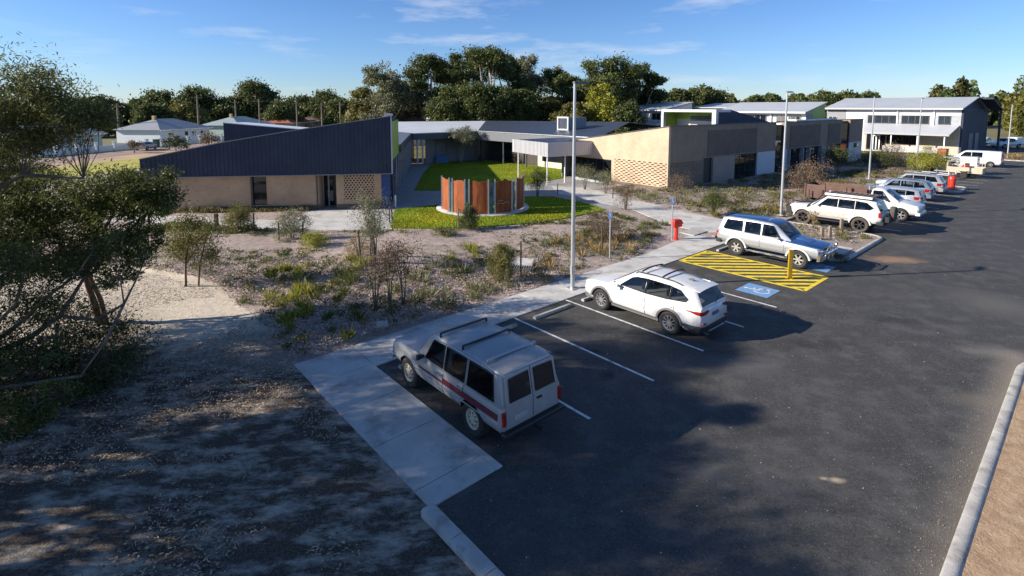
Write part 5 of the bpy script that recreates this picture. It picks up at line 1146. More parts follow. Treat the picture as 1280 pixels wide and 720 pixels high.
part(RW, 'back_wall', lambda m_: [wallseg(m_, W1 - dn*6 + nb*5.5, W1 + dn*4 + nb*5.5, 0, 4.2), wallseg(m_, W1 - dn*1.2 + nb*3, W1 + dn*.5 + nb*3, 0, .7)], M['cream'])
for k in (.02, .16, .24): part(RW, 'post', lambda m_: wallseg(m_, W1 + dn*(ln*k), W1 + dn*(ln*k + .16), 0, 3.9, .16), M['sign_white'])
for k in (.45, .62, .8): part(RW, 'panel_joint', lambda m_: wallseg(m_, W1 + dn*(ln*k) - nb*.03, W1 + dn*(ln*k + .05) - nb*.03, 0, 3.9, .02), M['dark_fascia'])
part(RW, 'blue_panel', lambda m_: [wallseg(m_, G(545, 204), G(560, 204), 0, .95, .4)], mat('muted blue panel', (.10, .24, .46), .5))

# ---- dark roofed wing running towards the entrance
K_ = G(746, 172.2, 4.1); R_ = ray_plane(786, 152.6, B_, K_, C_)
DW = thing('courtyard_wing', 'low wing with dark slate steel roof and small square dormer beside the courtyard', 'building')
part(DW, 'roof', lambda m_: m_.slab([B_, K_, R_, C_], .10), M['roof_dark'])
def f(m_):
    d = (R_ - C_); 
    m_.slab([C_ + Vector((0, 0, .01)), R_ + Vector((0, 0, .01)), R_ + Vector((9, 8, -1.0)), C_ + Vector((9, 8, -1.0))], .1)
part(DW, 'back_roof', f, M['roof_dark'])
dd = (K_ - B_); dd.z = 0; dl = dd.length; dd.normalize(); dnb = Vector((-dd.y, dd.x, 0))
def f(m_):
    wallseg(m_, B_ - dnb*.12, K_ - dnb*.12, 2.95, 4.0, .08)
    for k in np.arange(.1, dl, .16): wallseg(m_, B_ + dd*k - dnb*.14, B_ + dd*(k + .07) - dnb*.14, 2.97, 3.98, .018)
part(DW, 'fascia', f, mat('ribbed grey fascia', (.20, .21, .23), .5, .1, var=.05))
part(DW, 'gutter', lambda m_: m_.beam(B_ + Vector((0, 0, .0)) - dnb*.16, K_ - dnb*.16, .12, .09), M['alu'])
part(DW, 'wall', lambda m_: wallseg(m_, B_ + dnb*2.4 - dd*3.5, K_ + dnb*2.4, 0, 4.0), mat('dark brown boards', (.055, .042, .038), .7, var=.25, scale=3))
part(DW, 'white_wall', lambda m_: wallseg(m_, B_ + dnb*2.1 + dd*(dl*.46), K_ + dnb*2.1, 0, 1.9, .15), M['cream'])
part(DW, 'window', lambda m_: [wallseg(m_, B_ + dnb*2.05 + dd*(dl*a), B_ + dnb*2.05 + dd*(dl*b), .75, 1.6, .05) for a, b in ((.5, .68), (.72, .9))], M['glass'])
wd = part(DW, 'door', lambda m_: wallseg(m_, B_ + dnb*2.3 + dd*(dl*.12), B_ + dnb*2.3 + dd*(dl*.2), 0, 2.3, .05), M['glass'])
for k in (.02, .25, .46): part(DW, 'post', lambda m_: wallseg(m_, B_ + dd*(dl*k) + dnb*.1, B_ + dd*(dl*k + .14) + dnb*.1, 0, 3.9, .14), M['dark_fascia'])
dp = ray_plane(704, 162.5, B_, K_, C_)
dm = part(DW, 'dormer', lambda m_: [m_.prism([(v.x, v.y) for v in (dp - dd*.85 + dnb*.02, dp + dd*.85 + dnb*.02, dp + dd*.85 + dnb*3.2, dp - dd*.85 + dnb*3.2)], dp.z - .2, dp.z + 1.55)], M['grey_panel'])
part(DW, 'frame', lambda m_: [wallseg(m_, dp - dd*.95 - dnb*.12, dp - dd*.74 - dnb*.12, dp.z, dp.z + 1.62, .13), wallseg(m_, dp + dd*.74 - dnb*.12, dp + dd*.95 - dnb*.12, dp.z, dp.z + 1.62, .13), wallseg(m_, dp - dd*.738 - dnb*.12, dp + dd*.738 - dnb*.12, dp.z + 1.42, dp.z + 1.62, .13), wallseg(m_, dp - dd*.738 - dnb*.12, dp + dd*.738 - dnb*.12, dp.z, dp.z + .14, .13)], M['alu'], parent=dm)
part(DW, 'louvre', lambda m_: [m_.beam(dp - dd*.72 - dnb*.03 + Vector((0, 0, .25 + k*.14)), dp + dd*.72 - dnb*.03 + Vector((0, 0, .25 + k*.14)), .05, .09) for k in range(9)], M['cladding'], parent=dm)

# ---- entrance canopy
c1 = G(684, 231); c2 = G(648, 222.5); cd = (c2 - c1); cd.z = 0; cl_ = cd.length; cd.normalize(); cu = Vector((cd.y, -cd.x, 0))
EC = thing('entrance_canopy', 'boxy pale metal entrance canopy on slim white posts beside the courtyard lawn', 'canopy')
part(EC, 'fascia', lambda m_: [wallseg(m_, c1 - cd*.25 - cu*.2, c2 + cd*.9 - cu*.2, 2.65, 3.95, -.12), wallseg(m_, c1 - cd*.35 - cu*.2, c1 - cd*.35 + cu*5.2, 2.65, 3.95, -.12 if 0 else .09)], M['zinc'])
part(EC, 'ribs', lambda m_: [wallseg(m_, c1 - cd*.2 + cd*k - cu*.235, c1 - cd*.2 + cd*(k + .04) - cu*.235, 2.66, 3.94, -.03) for k in np.arange(.1, cl_ + .9, .25)] + [wallseg(m_, c1 - cd*.375 + cu*k, c1 - cd*.375 + cu*(k + .04), 2.66, 3.94, .02) for k in np.arange(0, 5.1, .25)], M['zinc'])
part(EC, 'roof', lambda m_: m_.slab([c1 - cd*.2 - cu*.05 + Vector((0,0,3.9)), c1 - cd*.2 + cu*5.6 + Vector((0,0,4.0)), c2 + cd*.8 + cu*8 + Vector((0,0,4.0)), c2 + cd*.8 - cu*.05 + Vector((0,0,3.9))], .12), M['roof_dark'])
part(EC, 'soffit', lambda m_: m_.slab([c1 - cd*.1 + Vector((0,0,2.75)), c1 - cd*.1 + cu*5 + Vector((0,0,2.75)), c2 + cd*.7 + cu*7 + Vector((0,0,2.75)), c2 + cd*.7 + Vector((0,0,2.75))], .05), M['grey_panel'])
for q in (c1, c2, c1 + cd*.3 + cu*2.2, c1 + cu*5.5):
    part(EC, 'post', lambda m_: m_.tube([(q.x, q.y, 0), (q.x, q.y, 2.75)], .07 if q is not c1 + cd*.3 else .1, 10), M['sign_white'])

# ---- right building
RA = R(38.5)
def rx(px, y=0): return frame_solve(RO + RV*y, RU, px)
def ry(px, x=0): return frame_solve(RO + RU*x, RV, px)
RB = thing('workshop_block', 'long brick building with bright cream end wall and shaded brown face', 'building', (RO.x, RO.y, 0), RA)
yL = ry(717); xE = rx(1078); yg = ry(765)
def f(m_):       # cream end wall: sloping top, glazing opening, perforated lower right
    zt = lambda y: 5.62 + (3.95 - 5.62)*y/yL
    for (y0, y1, z0) in ((0.0, yg, 2.47), (yg, yL - .01, 2.32)):
        vs = [(x, y, z) for x in (0, .3) for y, z in ((y0, z0), (y1, z0), (y1, zt(y1)), (y0, zt(y0)))]
        m_.add(vs, [(3,2,1,0), (4,5,6,7), (0,1,5,4), (1,2,6,5), (2,3,7,6), (3,0,4,7)])
    m_.bx(.002, .3, yg - .35, yg, .4, 2.468); m_.bx(.002, .3, 0.0, .12, .4, 2.468)
part(RB, 'cream_wall', f, M['brick_cream'])
part(RB, 'cream_screen', lambda m_: perforated(m_, 'y', .0, .123, yg - .353, .402, 2.467, 10, 13, .12, .55, .55), M['brick_cream'])
part(RB, 'screen_backing', lambda m_: [m_.bx(.301, .33, .0, yg, .4, 2.5), m_.bx(.34, rx(881), .302, .33, .3, 2.6)], mat('near black hole shade', (.02, .016, .013), .9))  # near-black sheet puts shade into the colour behind the brick openings
part(RB, 'plinth', lambda m_: [m_.bx(-.02, .3, -.02, yg, -.1, .398), m_.bx(.302, rx(881), -.02, .3, -.1, .35)], M['brick_umber'])
w = window_unit(RB, 'y', .12, yg + .01, yL - .02, .25, 2.3, 5, fr=.07, frm=M['black_plastic'])
part(RB, 'sill', lambda m_: m_.bx(-.05, .10, yg + .01, yL - .02, .0, .25), M['pale_panel'], parent=w)
part(RB, 'coping', lambda m_: [m_.beam((-.03, -.05, 5.65), (-.03, yL, 3.98), .1, .06), m_.beam((0, -.05, 5.655), (xE, -.05, 5.655), .1, .06)], M['dark_fascia'])
xs_ = {k: rx(k) for k in (881, 893, 920, 948, 970, 980, 986, 1003, 1011, 1026, 1034, 1052, 1062)}
part(RB, 'brown_wall', lambda m_: [m_.bx(.3, xs_[970], 0, .3, 2.62, 5.64), m_.bx(.3, xs_[881], .012, .3, 2.45, 2.618), m_.bx(xs_[980], xs_[1052], 0, .3, 2.62, 5.64), m_.bx(xs_[1062], xE, 0, .3, 2.62, 5.64), m_.bx(xE - .3, xE, .302, 14, 0, 5.64), m_.bx(0.002, .298, 0.002, .3, 2.47, 5.60)], M['brick_brown'])
part(RB, 'brown_screen', lambda m_: perforated(m_, 'x', .0, .303, xs_[881] - .004, .352, 2.447, 14, 13, .12, .55, .55), M['brick_brown'])
part(RB, 'door', lambda m_: m_.bx(xs_[881], xs_[893] - .003, .2, .25, 0, 2.618), M['black_plastic'])
bwm = mat('grey block wall', (.31, .26, .215), .85, var=.1, scale=.8)
for a_, b_ in ((893, 920), (1026, 1034)): part(RB, 'block_wall', lambda m_: m_.bx(xs_[a_], xs_[b_], .004, .3, -.1, 2.618), bwm)
window_unit(RB, 'x', .16, xs_[920], xs_[948], 0, 2.6, 4, fr=.06, frm=M['black_plastic'])
for a_, b_ in ((xs_[948], xs_[970]), (xs_[980], xs_[986]), (xs_[1062], xE - .02)): part(RB, 'pale_panel', lambda m_: m_.bx(a_, b_, -.02, .3, -.1, 2.617), M['pale_panel'])
window_unit(RB, 'x', .16, xs_[970] + .003, xs_[980] - .003, 0, 5.3, 1, fr=.06, frm=M['black_plastic'])
window_unit(RB, 'x', .16, xs_[1052] + .003, xs_[1062] - .003, 0, 5.2, 1, fr=.06, frm=M['black_plastic'])
for a, b in ((986, 1003), (1003, 1011), (1011, 1026)): window_unit(RB, 'x', .2, xs_[a] + .15, xs_[b] - .15, 0, 2.58, 2, fr=.06, frm=M['black_plastic'])
for k in (986, 1003, 1011, 1026): part(RB, 'fin', lambda m_: m_.bx(xs_[k] - .12, xs_[k] + .12, -.25, .15, -.1, 2.617), M['grey_panel'])
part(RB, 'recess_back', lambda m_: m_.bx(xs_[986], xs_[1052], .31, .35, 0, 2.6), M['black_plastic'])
for a_, b_, c_ in ((885, 946, 5.12), (988, 1025, 5.2), (1035, 1050, 5.2)): part(RB, 'upper_panel', lambda m_: m_.bx(rx(a_), rx(b_), -.05, -.002, 2.75, c_), M['brick_umber'])
window_unit(RB, 'x', -.022, rx(1068), rx(1074), 1.9, 2.5, 1, fr=.05, frm=M['black_plastic'])
part(RB, 'roof', lambda m_: m_.slab([(.31, .31, 5.35), (xE - .31, .31, 5.35), (xE - .31, yL + 2, 3.55), (.31, yL + 2, 3.55)], .1), M['roof_dark'])
part(RB, 'back_wall', lambda m_: m_.bx(.3, xE, yL + 1.9, yL + 2, 0, 3.4), M['grey_panel'])

# ---- raised clerestory box with lime lining
cx0 = 14.0; cyA, cyB = ry(894, cx0), ry(826, cx0)
CB = thing('clerestory', 'raised rooftop box with a pale frame, lime green lining and dark louvres', 'rooftop box', (RO.x, RO.y, 0), RA)
zc = 6.98
part(CB, 'frame', lambda m_: [m_.bx(cx0, cx0 + 3, cyA, cyB, zc - .28, zc), m_.bx(cx0, cx0 + .5, cyA, cyA + .45, 3.6, zc - .282), m_.bx(cx0, cx0 + .5, cyB - .3, cyB, 3.6, zc - .282)], M['zinc'])
part(CB, 'lining', lambda m_: [m_.bx(cx0 + .3, cx0 + 2.9, cyA + .46, cyB - .31, zc - .33, zc - .285), m_.bx(cx0 + .51, cx0 + 2.9, cyB - .33, cyB - .302, 3.8, zc - .34), m_.bx(cx0 + 2.6, cx0 + 2.65, cyA + .46, cyB - .34, 5.9, zc - .34)], M['lime'])
part(CB, 'back_wall', lambda m_: m_.bx(cx0 + 2.66, cx0 + 2.75, cyA + .1, cyB - .1, 3.6, zc - .3), M['cream'])
part(CB, 'louvre', lambda m_: [m_.bx(cx0 + 1.9, cx0 + 2.0, cyA + .5, cyB - (cyB - cyA)*.38, 4.9 + .2*k, 5.04 + .2*k) for k in range(7)], M['cladding'])
part(CB, 'side_wall', lambda m_: m_.add([(x, y, z) for y in (cyA + .002, cyA + .3) for x, z in ((cx0 + .51, 3.8), (cx0 + 13, 3.8), (cx0 + 13, 5.3), (cx0 + 3.01, zc - .02), (cx0 + .51, zc - .29))], [(0,1,2,3,4), (9,8,7,6,5)] + [(i, i+5, (i+1)%5+5, (i+1)%5) for i in range(5)]), M['cladding'])
part(CB, 'roof', lambda m_: m_.slab([(cx0 + 3.02, cyA + .31, zc - .1), (cx0 + 13, cyA + .31, 5.25), (cx0 + 13, cyB, 5.25), (cx0 + 3.02, cyB, zc - .1)], .1), M['roof_dark'])

# ---- two storey blocks behind
M['upper_white'] = mat('off white sheet wall', (.62, .62, .61), .65, var=.06, scale=.4)
M['roof_mid'] = mat('zinc grey steel roof', (.40, .42, .45), .5, .0, var=.07, scale=.25)
def two_storey(name, label, x, pxr, pxl, ze, zr, depth, spec):
    y0, y1 = ry(pxr, x), ry(pxl, x); b = thing(name, label, 'building', (RO.x, RO.y, 0), RA)
    sk = spec.get('skillion')
    part(b, 'wall', lambda m_: [m_.bx(x, x + depth*(1 if sk else 1.8), y0 + .3, y1 - .3, 0, ze - .2)], spec.get('wall', M['upper_white']))
    part(b, 'gable', lambda m_: [m_.add([(xx, y, z) for y in (yy, yy + .2) for xx, z in ((x + .02, ze - .21), (x + depth, zr - .25), (x + depth*(1.001 if sk else 1.78), ze - .21))], [(0,1,2), (5,4,3), (0,3,4,1), (1,4,5,2), (2,5,3,0)]) for yy in (y0 + .302, y1 - .502)], spec.get('gable', M['upper_white']))
    part(b, 'roof', lambda m_: [m_.slab([(x - .8, y0, ze), (x + depth, y0, zr), (x + depth, y1, zr), (x - .8, y1, ze)], .14), ] + ([] if sk else [m_.slab([(x + depth + .002, y0, zr), (x + depth*1.85, y0, ze), (x + depth*1.85, y1, ze), (x + depth + .002, y1, zr)], .14)]), M['roof_mid'])
    part(b, 'gutter', lambda m_: m_.bx(x - .95, x - .81, y0, y1, ze - .16, ze + .02), M['sign_white'])
    return b, y0, y1
# right: the big block
bx_ = 62.7
BB, y0, y1 = two_storey('teaching_block', 'big two storey block with white upper wall and veranda, beyond the car park', bx_, 1203, 1030, 7.05, 8.85, 8.8, dict(gable=M['cladding']))
part(BB, 'end_wall', lambda m_: [m_.bx(bx_ + .05, bx_ + 16.5, y0 + .04, y0 + .29, 0, 6.84)], M['cladding'])
part(BB, 'porch_roof', lambda m_: m_.slab([(bx_ + 9.4, y0 - 1.6, 8.72), (bx_ + 17.5, y0 - 1.6, 6.9), (bx_ + 17.5, y0 - .02, 6.9), (bx_ + 9.4, y0 - .02, 8.72)], .25), M['cladding'])
part(BB, 'post', lambda m_: m_.bx(bx_ + 17.2, bx_ + 17.45, y0 - 1.5, y0 - 1.2, 0, 6.8), M['dark_fascia'])
part(BB, 'grey_panel', lambda m_: m_.bx(bx_ - .04, bx_ - .002, ry(1056, bx_), y1 - .31, 3.9, 6.84), M['grey_panel'])
part(BB, 'spandrel', lambda m_: [m_.bx(bx_ - .05, bx_ - .002, ry(b_, bx_), ry(a_, bx_), 4.62, 6.0) for a_, b_ in ((1080, 1084), (1122, 1126), (1160, 1172), (1187, 1200))], mat('pale grey panels', (.34, .36, .38), .6))
for a_, b_, n in ((1084, 1119, 4), (1126, 1160, 4), (1172, 1187, 2)): window_unit(BB, 'y', bx_ - .06, ry(b_, bx_), ry(a_, bx_), 4.62, 5.95, n, fr=.09, frm=M['dark_fascia'], glass=mat('blue grey glass', (.03, .04, .05), .12, 0, var=.4, scale=.5, spec=.3))
window_unit(BB, 'y', bx_ - .06, ry(1045, bx_), ry(1035, bx_), 5.0, 5.7, 2, fr=.07)
for px in (1120.5, 1166): part(BB, 'downpipe', lambda m_: m_.bx(bx_ - .2, bx_ - .08, ry(px, bx_) - .08, ry(px, bx_) + .08, 4.5, 6.9), M['sign_white'])
part(BB, 'veranda_roof', lambda m_: m_.slab([(bx_ - 3.1, ry(1187, bx_ - 3.1), 3.25), (bx_ - .07, ry(1199, bx_), 4.55), (bx_ - .07, ry(1079, bx_), 4.55), (bx_ - 3.1, ry(1079, bx_ - 3.1), 3.25)], .16), M['roof_mid'])
part(BB, 'veranda_fascia', lambda m_: m_.bx(bx_ - 3.25, bx_ - 3.11, ry(1187, bx_ - 3.1), ry(1079, bx_ - 3.1), 3.0, 3.3), M['alu'])
for px in (1081, 1114, 1147, 1181): part(BB, 'post', lambda m_: m_.bx(bx_ - 3.0, bx_ - 2.86, ry(px, bx_ - 3) - .07, ry(px, bx_ - 3) + .07, 0, 3.2), M['sign_white'])
part(BB, 'lower_wall', lambda m_: m_.bx(bx_ - .04, bx_ - .003, ry(1199, bx_), ry(1079, bx_), 0, 4.5), M['tan_render'])
window_unit(BB, 'y', bx_ - .06, ry(1146, bx_), ry(1109, bx_), 1.3, 3.1, 4, fr=.08, frm=M['black_plastic'])
window_unit(BB, 'y', bx_ - .06, ry(1107, bx_), ry(1084, bx_), .3, 3.1, 3, fr=.08, frm=M['black_plastic'])
window_unit(BB, 'y', bx_ - .09, ry(1100, bx_), ry(1092, bx_), .1, 2.7, 2, fr=.16, frm=M['sign_white'], name='door')
part(BB, 'balustrade', lambda m_: [m_.bx(bx_ - 2.98, bx_ - 2.93, ry(b_, bx_ - 3), ry(a_, bx_ - 3), .35, 1.25) for a_, b_ in ((1104, 1146), (1150, 1179))], M['zinc'])
for k in (0, 1): part(BB, 'end_door', lambda m_: m_.bx(bx_ + 4 + k*4, bx_ + 6.4 + k*4, y0 - .03, y0 + .035, 0, 3.2), mat('blue grey roller door', (.08, .10, .15), .5) if k == 0 else bpy.data.materials['blue grey roller door'])
# middle block
mx_ = 33.0
MBk, my0, my1 = two_storey('teaching_block', 'middle two storey block with pale roof and lime end wall, behind the brown brick face', mx_, 1009, 898, 6.62, 7.95, 5.8, dict(gable=M['lime'], skillion=True))
window_unit(MBk, 'y', mx_ - .05, ry(957, mx_), ry(915, mx_), 5.2, 6.2, 6, fr=.07, frm=M['grey_panel'])
window_unit(MBk, 'y', mx_ - .05, ry(1000, mx_), ry(970, mx_), 5.2, 6.2, 5, fr=.07, frm=M['grey_panel'])
part(MBk, 'downpipe', lambda m_: m_.bx(mx_ - .2, mx_ - .08, ry(963, mx_) - .1, ry(963, mx_) + .1, 4.6, 6.5), M['sign_white'])
part(MBk, 'end_panel', lambda m_: m_.bx(mx_ + 2.0, mx_ + 5.7, my0 + .24, my0 + .298, 4.5, 6.42), M['lime'])
part(MBk, 'dark_end', lambda m_: m_.bx(mx_ + .0, mx_ + 1.98, my0 + .24, my0 + .298, 0, 6.42), M['grey_panel'])
part(MBk, 'box_gutter', lambda m_: m_.tube([(mx_ - 1.5, ry(990, mx_), 6.0), (mx_ - 1.5, ry(990, mx_) - .1, 5.6), (mx_ - 1.4, ry(1000, mx_), 5.55), (mx_ + 2, ry(1012, mx_), 5.62), (mx_ + 6, ry(1020, mx_) , 5.7)], .14, 8), M['sign_white'])
# left block
nx_ = 40.0
NB, ny0, ny1 = two_storey('teaching_block', 'leftmost two storey block with a pale hipped roof, seen past the rooftop box', nx_, 829, 773, 6.75, 8.2, 9.0, dict(skillion=True))
window_unit(NB, 'y', nx_ - .05, ry(802, nx_), ry(790, nx_), 5.0, 6.2, 3, fr=.07, frm=M['grey_panel']); window_unit(NB, 'y', nx_ - .05, ry(825, nx_), ry(815, nx_), 5.0, 6.2, 2, fr=.07, frm=M['grey_panel'])
window_unit(NB, 'y', nx_ - .05, ry(785, nx_), ry(776, nx_), 5.0, 6.2, 2, fr=.07, frm=M['grey_panel'])
part(NB, 'low_roof', lambda m_: m_.slab([(nx_ - 6, ry(829, nx_) - .5, 3.6), (nx_ - .1, ry(829, nx_) - .5, 4.7), (nx_ - .1, ny1 + 1, 4.7), (nx_ - 6, ny1 + 1, 3.6)], .12), M['roof_mid'])
part(NB, 'low_wall', lambda m_: m_.bx(nx_ - 5.5, nx_ - 5.3, ry(829, nx_), ny1 + .5, 0, 3.6), M['pale_panel'])
# link block between
kx = 52.0
LB = thing('link_block', 'cream walled link block with a low pale roof between two of the two storey blocks', 'building', (RO.x, RO.y, 0), RA)
ka, kb = ry(958, kx), ry(868, kx)
part(LB, 'wall', lambda m_: m_.bx(kx, kx + 8, ka, kb, 0, 7.15), M['cream'])
part(LB, 'roof', lambda m_: m_.slab([(kx - .5, ka, 7.2), (kx + 8, ka, 8.0), (kx + 8, kb + .5, 8.0), (kx - .5, kb + .5, 7.2)], .15), M['roof_mid'])
# rusty gabion box beside the veranda
o = MB(); o.bx(-.7, .7, -.5, .5, 0, 1.25); o.bx(-.75, .75, -.55, .55, 1.25, 1.33); p = G(1178, 197.5)
o = o.build('planter_box', mat('rust red metal', (.34, .10, .05), .7, var=.25, scale=3), loc=p, rz=RA, bevel=.02); tag(o, 'rust red metal box standing at the veranda corner of the big two storey block', 'box')

# ---- houses, fences and sheds far behind
def house(label, loc, rz, w, d, hw, hr, wm, rm, hip=True, wins=((-.3, 1.6), (.15, 1.2), (.35, 1.6))):
    h = thing('house', label, 'house', loc, rz)
    part(h, 'wall', lambda m_: m_.bx(-w/2, w/2, -d/2, d/2, -.2, hw), wm)
    e = .6; hp = d/2 if hip else .001
    def f(m_):
        A = [(-w/2-e, -d/2-e, hw), (w/2+e, -d/2-e, hw), (w/2+e, d/2+e, hw), (-w/2-e, d/2+e, hw)]; r0, r1 = (-w/2 + (hp if hip else -e), 0, hr), (w/2 - (hp if hip else -e), 0, hr)
        m_.add(A + [r0, r1], [(0,1,5,4), (1,2,5), (2,3,4,5), (3,0,4), (3,2,1,0)])
    rf = part(h, 'roof', f, rm, sharp=10)
    part(h, 'chimney', lambda m_: m_.bx(-w*.2 - .3, -w*.2 + .3, -.3, .3, hr - .8, hr + .7), M['brick_tan'], parent=rf)
    part(h, 'gutter', lambda m_: [m_.bx(-w/2-e, w/2+e, -d/2-e-.12, -d/2-e-.005, hw-.14, hw+.02)], M['sign_white'])
    for k, ww in wins: window_unit(h, 'x', -d/2 - .01, k*w - ww/2, k*w + ww/2, .9, 2.1, 2, fr=.08, frm=M['sign_white'])
    part(h, 'door', lambda m_: m_.bx(-.45, .45, -d/2 - .04, -d/2 - .001, 0, 2.1), M['timber_dark'])
    return h
def gz(px, py): return G(px, py, -.2)
# the street runs away to the back on the far left
def sx_(Y): return -68 + .12*(Y - 92)
STREET = [(sx_(Y) + o_, Y) for Y in (50, 180) for o_ in ((2.8, 10.5) if Y == 50 else (10.5, 2.8))]
mb = MB(); mb.prism([(sx_(55) + 2.6, 55), (sx_(55) + 9.6, 55), (sx_(220) + 9.6, 220), (sx_(220) + 2.6, 220)], -.3, -.16); tag(mb.build('street', mat('faded red bitumen', (.28, .195, .175), .9, var=.12, scale=.3)), kind='structure')
mb = MB(); mb.prism([(sx_(55) + 9.62, 55), (sx_(55) + 15, 55), (sx_(220) + 15, 220), (sx_(220) + 9.62, 220)], -.3, -.17); tag(mb.build('sandy_verge', mat('sandy verge soil', (.42, .29, .17), .95, var=.2, scale=.3)), kind='structure')
gm = mat('dry green verge', (.36, .33, .05), .95, var=.3, scale=.25)
mb = MB(); mb.prism([(sx_(55) + 15.02, 55), (-16, 55), (-22, 220), (sx_(220) + 15.02, 220)], -.3, -.165); mb.prism([(sx_(55) - 1, 55), (sx_(55) + 2.58, 55), (sx_(220) + 2.58, 220), (sx_(220) - 1, 220)], -.3, -.165); tag(mb.build('grass_verge', gm), kind='structure')
SA = math.atan2(1, .12) - math.pi          # facing the street: house front looks along +x
def wp(Y, off): return (sx_(Y) + off, Y, -.2)
FR = math.atan2(1, .12)                     # rotation so local -y points towards the street
house('white weatherboard house with a broad grey hip roof behind the white picket fence', wp(117, -12), FR, 15, 10, 2.7, 4.9, M['house_white'], M['roof_grey'])
house('pale green house with a sheet roof, next to the terracotta roofed house', wp(141, -11), FR, 15, 10, 2.8, 5.0, M['house_green'], M['roof_green'])
house('house under a terracotta tiled roof at the far end of the fenced street', wp(163, -9), FR, 18, 10, 2.8, 5.0, M['brick_tan'], M['tile_red'])
house('long pale green boarded house half hidden by the near tree', wp(86, -10), FR, 17, 9, 2.8, 4.6, M['house_green'], M['roof_grey'], False)
house('low dark roofed house beyond the street, behind the power poles', (-58, 172, -.2), R(20), 22, 10, 3, 5.2, M['brick_tan'], M['tile_brown'])
house('far low house with red brown roof between the power poles', (-40, 182, -.2), R(5), 24, 10, 3, 5.4, M['brick_brown'], M['tile_brown'])
q = G(516, 152, 2.5); q = q * (100/q.y); house('house with a brown tiled hip roof showing above the flat pale roof', (-19, 102, -.2), R(-8), 11, 10, 2.9, 5.6, M['brick_tan'], M['tile_brown'])
house('house with a plain pale sheet roof right of the brown tiled hip roof', (-11.5, 112, -.2), R(20), 12, 9, 3.2, 5.3, M['house_white'], M['roof_pale'], False)
house('small white gabled shed in front of the tall gums', (-5.5, 108, -.2), R(12), 7, 6, 3.0, 5.2, M['white_wall'], M['sign_white'], False)
house('long grey ribbed shed roof beneath the tall gums', (4, 114, -.2), R(3), 14, 7, 3.2, 5.0, M['grey_panel'], M['zinc'], False)
house('white house glimpsed between the tall gums', (12.5, 128, -.2), R(-30), 10, 8, 6.5, 9.5, M['white_wall'], M['roof_pale'])
# white fence along the street
fn = thing('picket_fence', 'long white fence with stepped pillars along the far street', 'fence', (0, 0, 0))
YS = list(np.arange(76, 150, 3.4))
for i, Y in enumerate(YS):
    p = wp(Y, .4); part(fn, 'pillar', lambda m_: [m_.bx(p[0]-.2, p[0]+.2, p[1]-.2, p[1]+.2, -.2, 1.35), m_.bx(p[0]-.26, p[0]+.26, p[1]-.26, p[1]+.26, 1.35, 1.45)], M['sign_white'])
for a, b in zip(YS[:-1], YS[1:]):
    if int(a) % 5: part(fn, 'panel', lambda m_: m_.beam((*wp(a + .3, .4)[:2], .35), (*wp(b - .3, .4)[:2], .35), .10, 1.0), M['sign_white'])
gf = thing('boundary_fence', 'grey sheet fence below the tall gums, beyond the courtyard roofs', 'fence')
for k in range(24): part(gf, 'panel', lambda m_: m_.bx(-24 + k*2.4, -21.65 + k*2.4, 96 + k*.1, 96.06 + k*.1, -.2, 3.0), M['zinc']); part(gf, 'post', lambda m_: m_.bx(-24.05 + k*2.4 , -23.97 + k*2.4, 95.95 + k*.1, 96.1 + k*.1, -.2, 3.1), M['dark_fascia'])
# green wheelie bins by the fence
for i, (Y, lab) in enumerate(((97.5, 'dark green wheelie bin against the white fence, nearest to the pale green house'), (131, 'dark green wheelie bin at the far end of the white fence'))):
    p = wp(Y, 1.3); mb = MB(); mb.loft([[Vector((p[0] + x*k, p[1] + y*k, z)) for x, y in ((-.4, -.4), (.4, -.4), (.4, .4), (-.4, .4))] for z, k in ((-.15, .8), (1.2, 1), (1.22, 1.1), (1.32, 1.05))]); tag(mb.build('wheelie_bin', mat('bin green', (.03, .10, .07), .5)), lab, 'bin', 'bins on the far street')
# ---------------------------------------------------------------- lamp posts, power poles, posts, signs, rusted screen, courtyard things
def lamp_post(px, py, h, label, rz):
    g = G(px, py); t = thing('lamp_post', label, 'lamp post', (g.x, g.y, ground_z(g.x, g.y) if py < 300 else 0.02), rz, 'tall lamp posts of the car park')
    part(t, 'pole', lambda m_: m_.tube([(0, 0, .02), (0, 0, h*.5), (0, 0, h)], [.088, .072, .05], 16), M['galv'], sharp=60)
    part(t, 'base_plate', lambda m_: [m_.bx(-.2, .2, -.2, .2, 0, .03)] + [m_.lathe([(.02, .03), (.02, .075), (.0, .08)], 8, (x, y, 0)) for x in (-.15, .15) for y in (-.15, .15)], M['galv'])
    part(t, 'lamp_head', lambda m_: m_.loft([[Vector((x, y, h + z)) for x, z in ((-w, -.02), (w, -.02), (w*.8, .06), (-w*.8, .06))] for y, w in ((-.06, .06), (.06, .09), (.45, .14), (.72, .12), (.78, .07))]), M['lamp_head'], bevel=.008)
    part(t, 'access_cover', lambda m_: m_.bx(-.05, .05, -.095, -.08, .6, .95), M['galv'])
lamp_post(715.5, 361, 8.15, 'lamp post on the concrete path beside the modern white wagon', R(-48.6))
lamp_post(976, 271, 8.1, 'lamp post in the planting between the blue roofed wagon and the muddy white wagon', R(-48.6))
lamp_post(1086, 225.5, 8.1, 'lamp post behind the slatted tray truck, before the big two storey block', R(-48.6))
lamp_post(1146, 206, 8.1, 'lamp post in front of the veranda posts, left of the white van', R(-48.6))
lamp_post(1259, 199, 7.6, 'lamp post beside the white van, rightmost of the tall lamp posts', R(140))
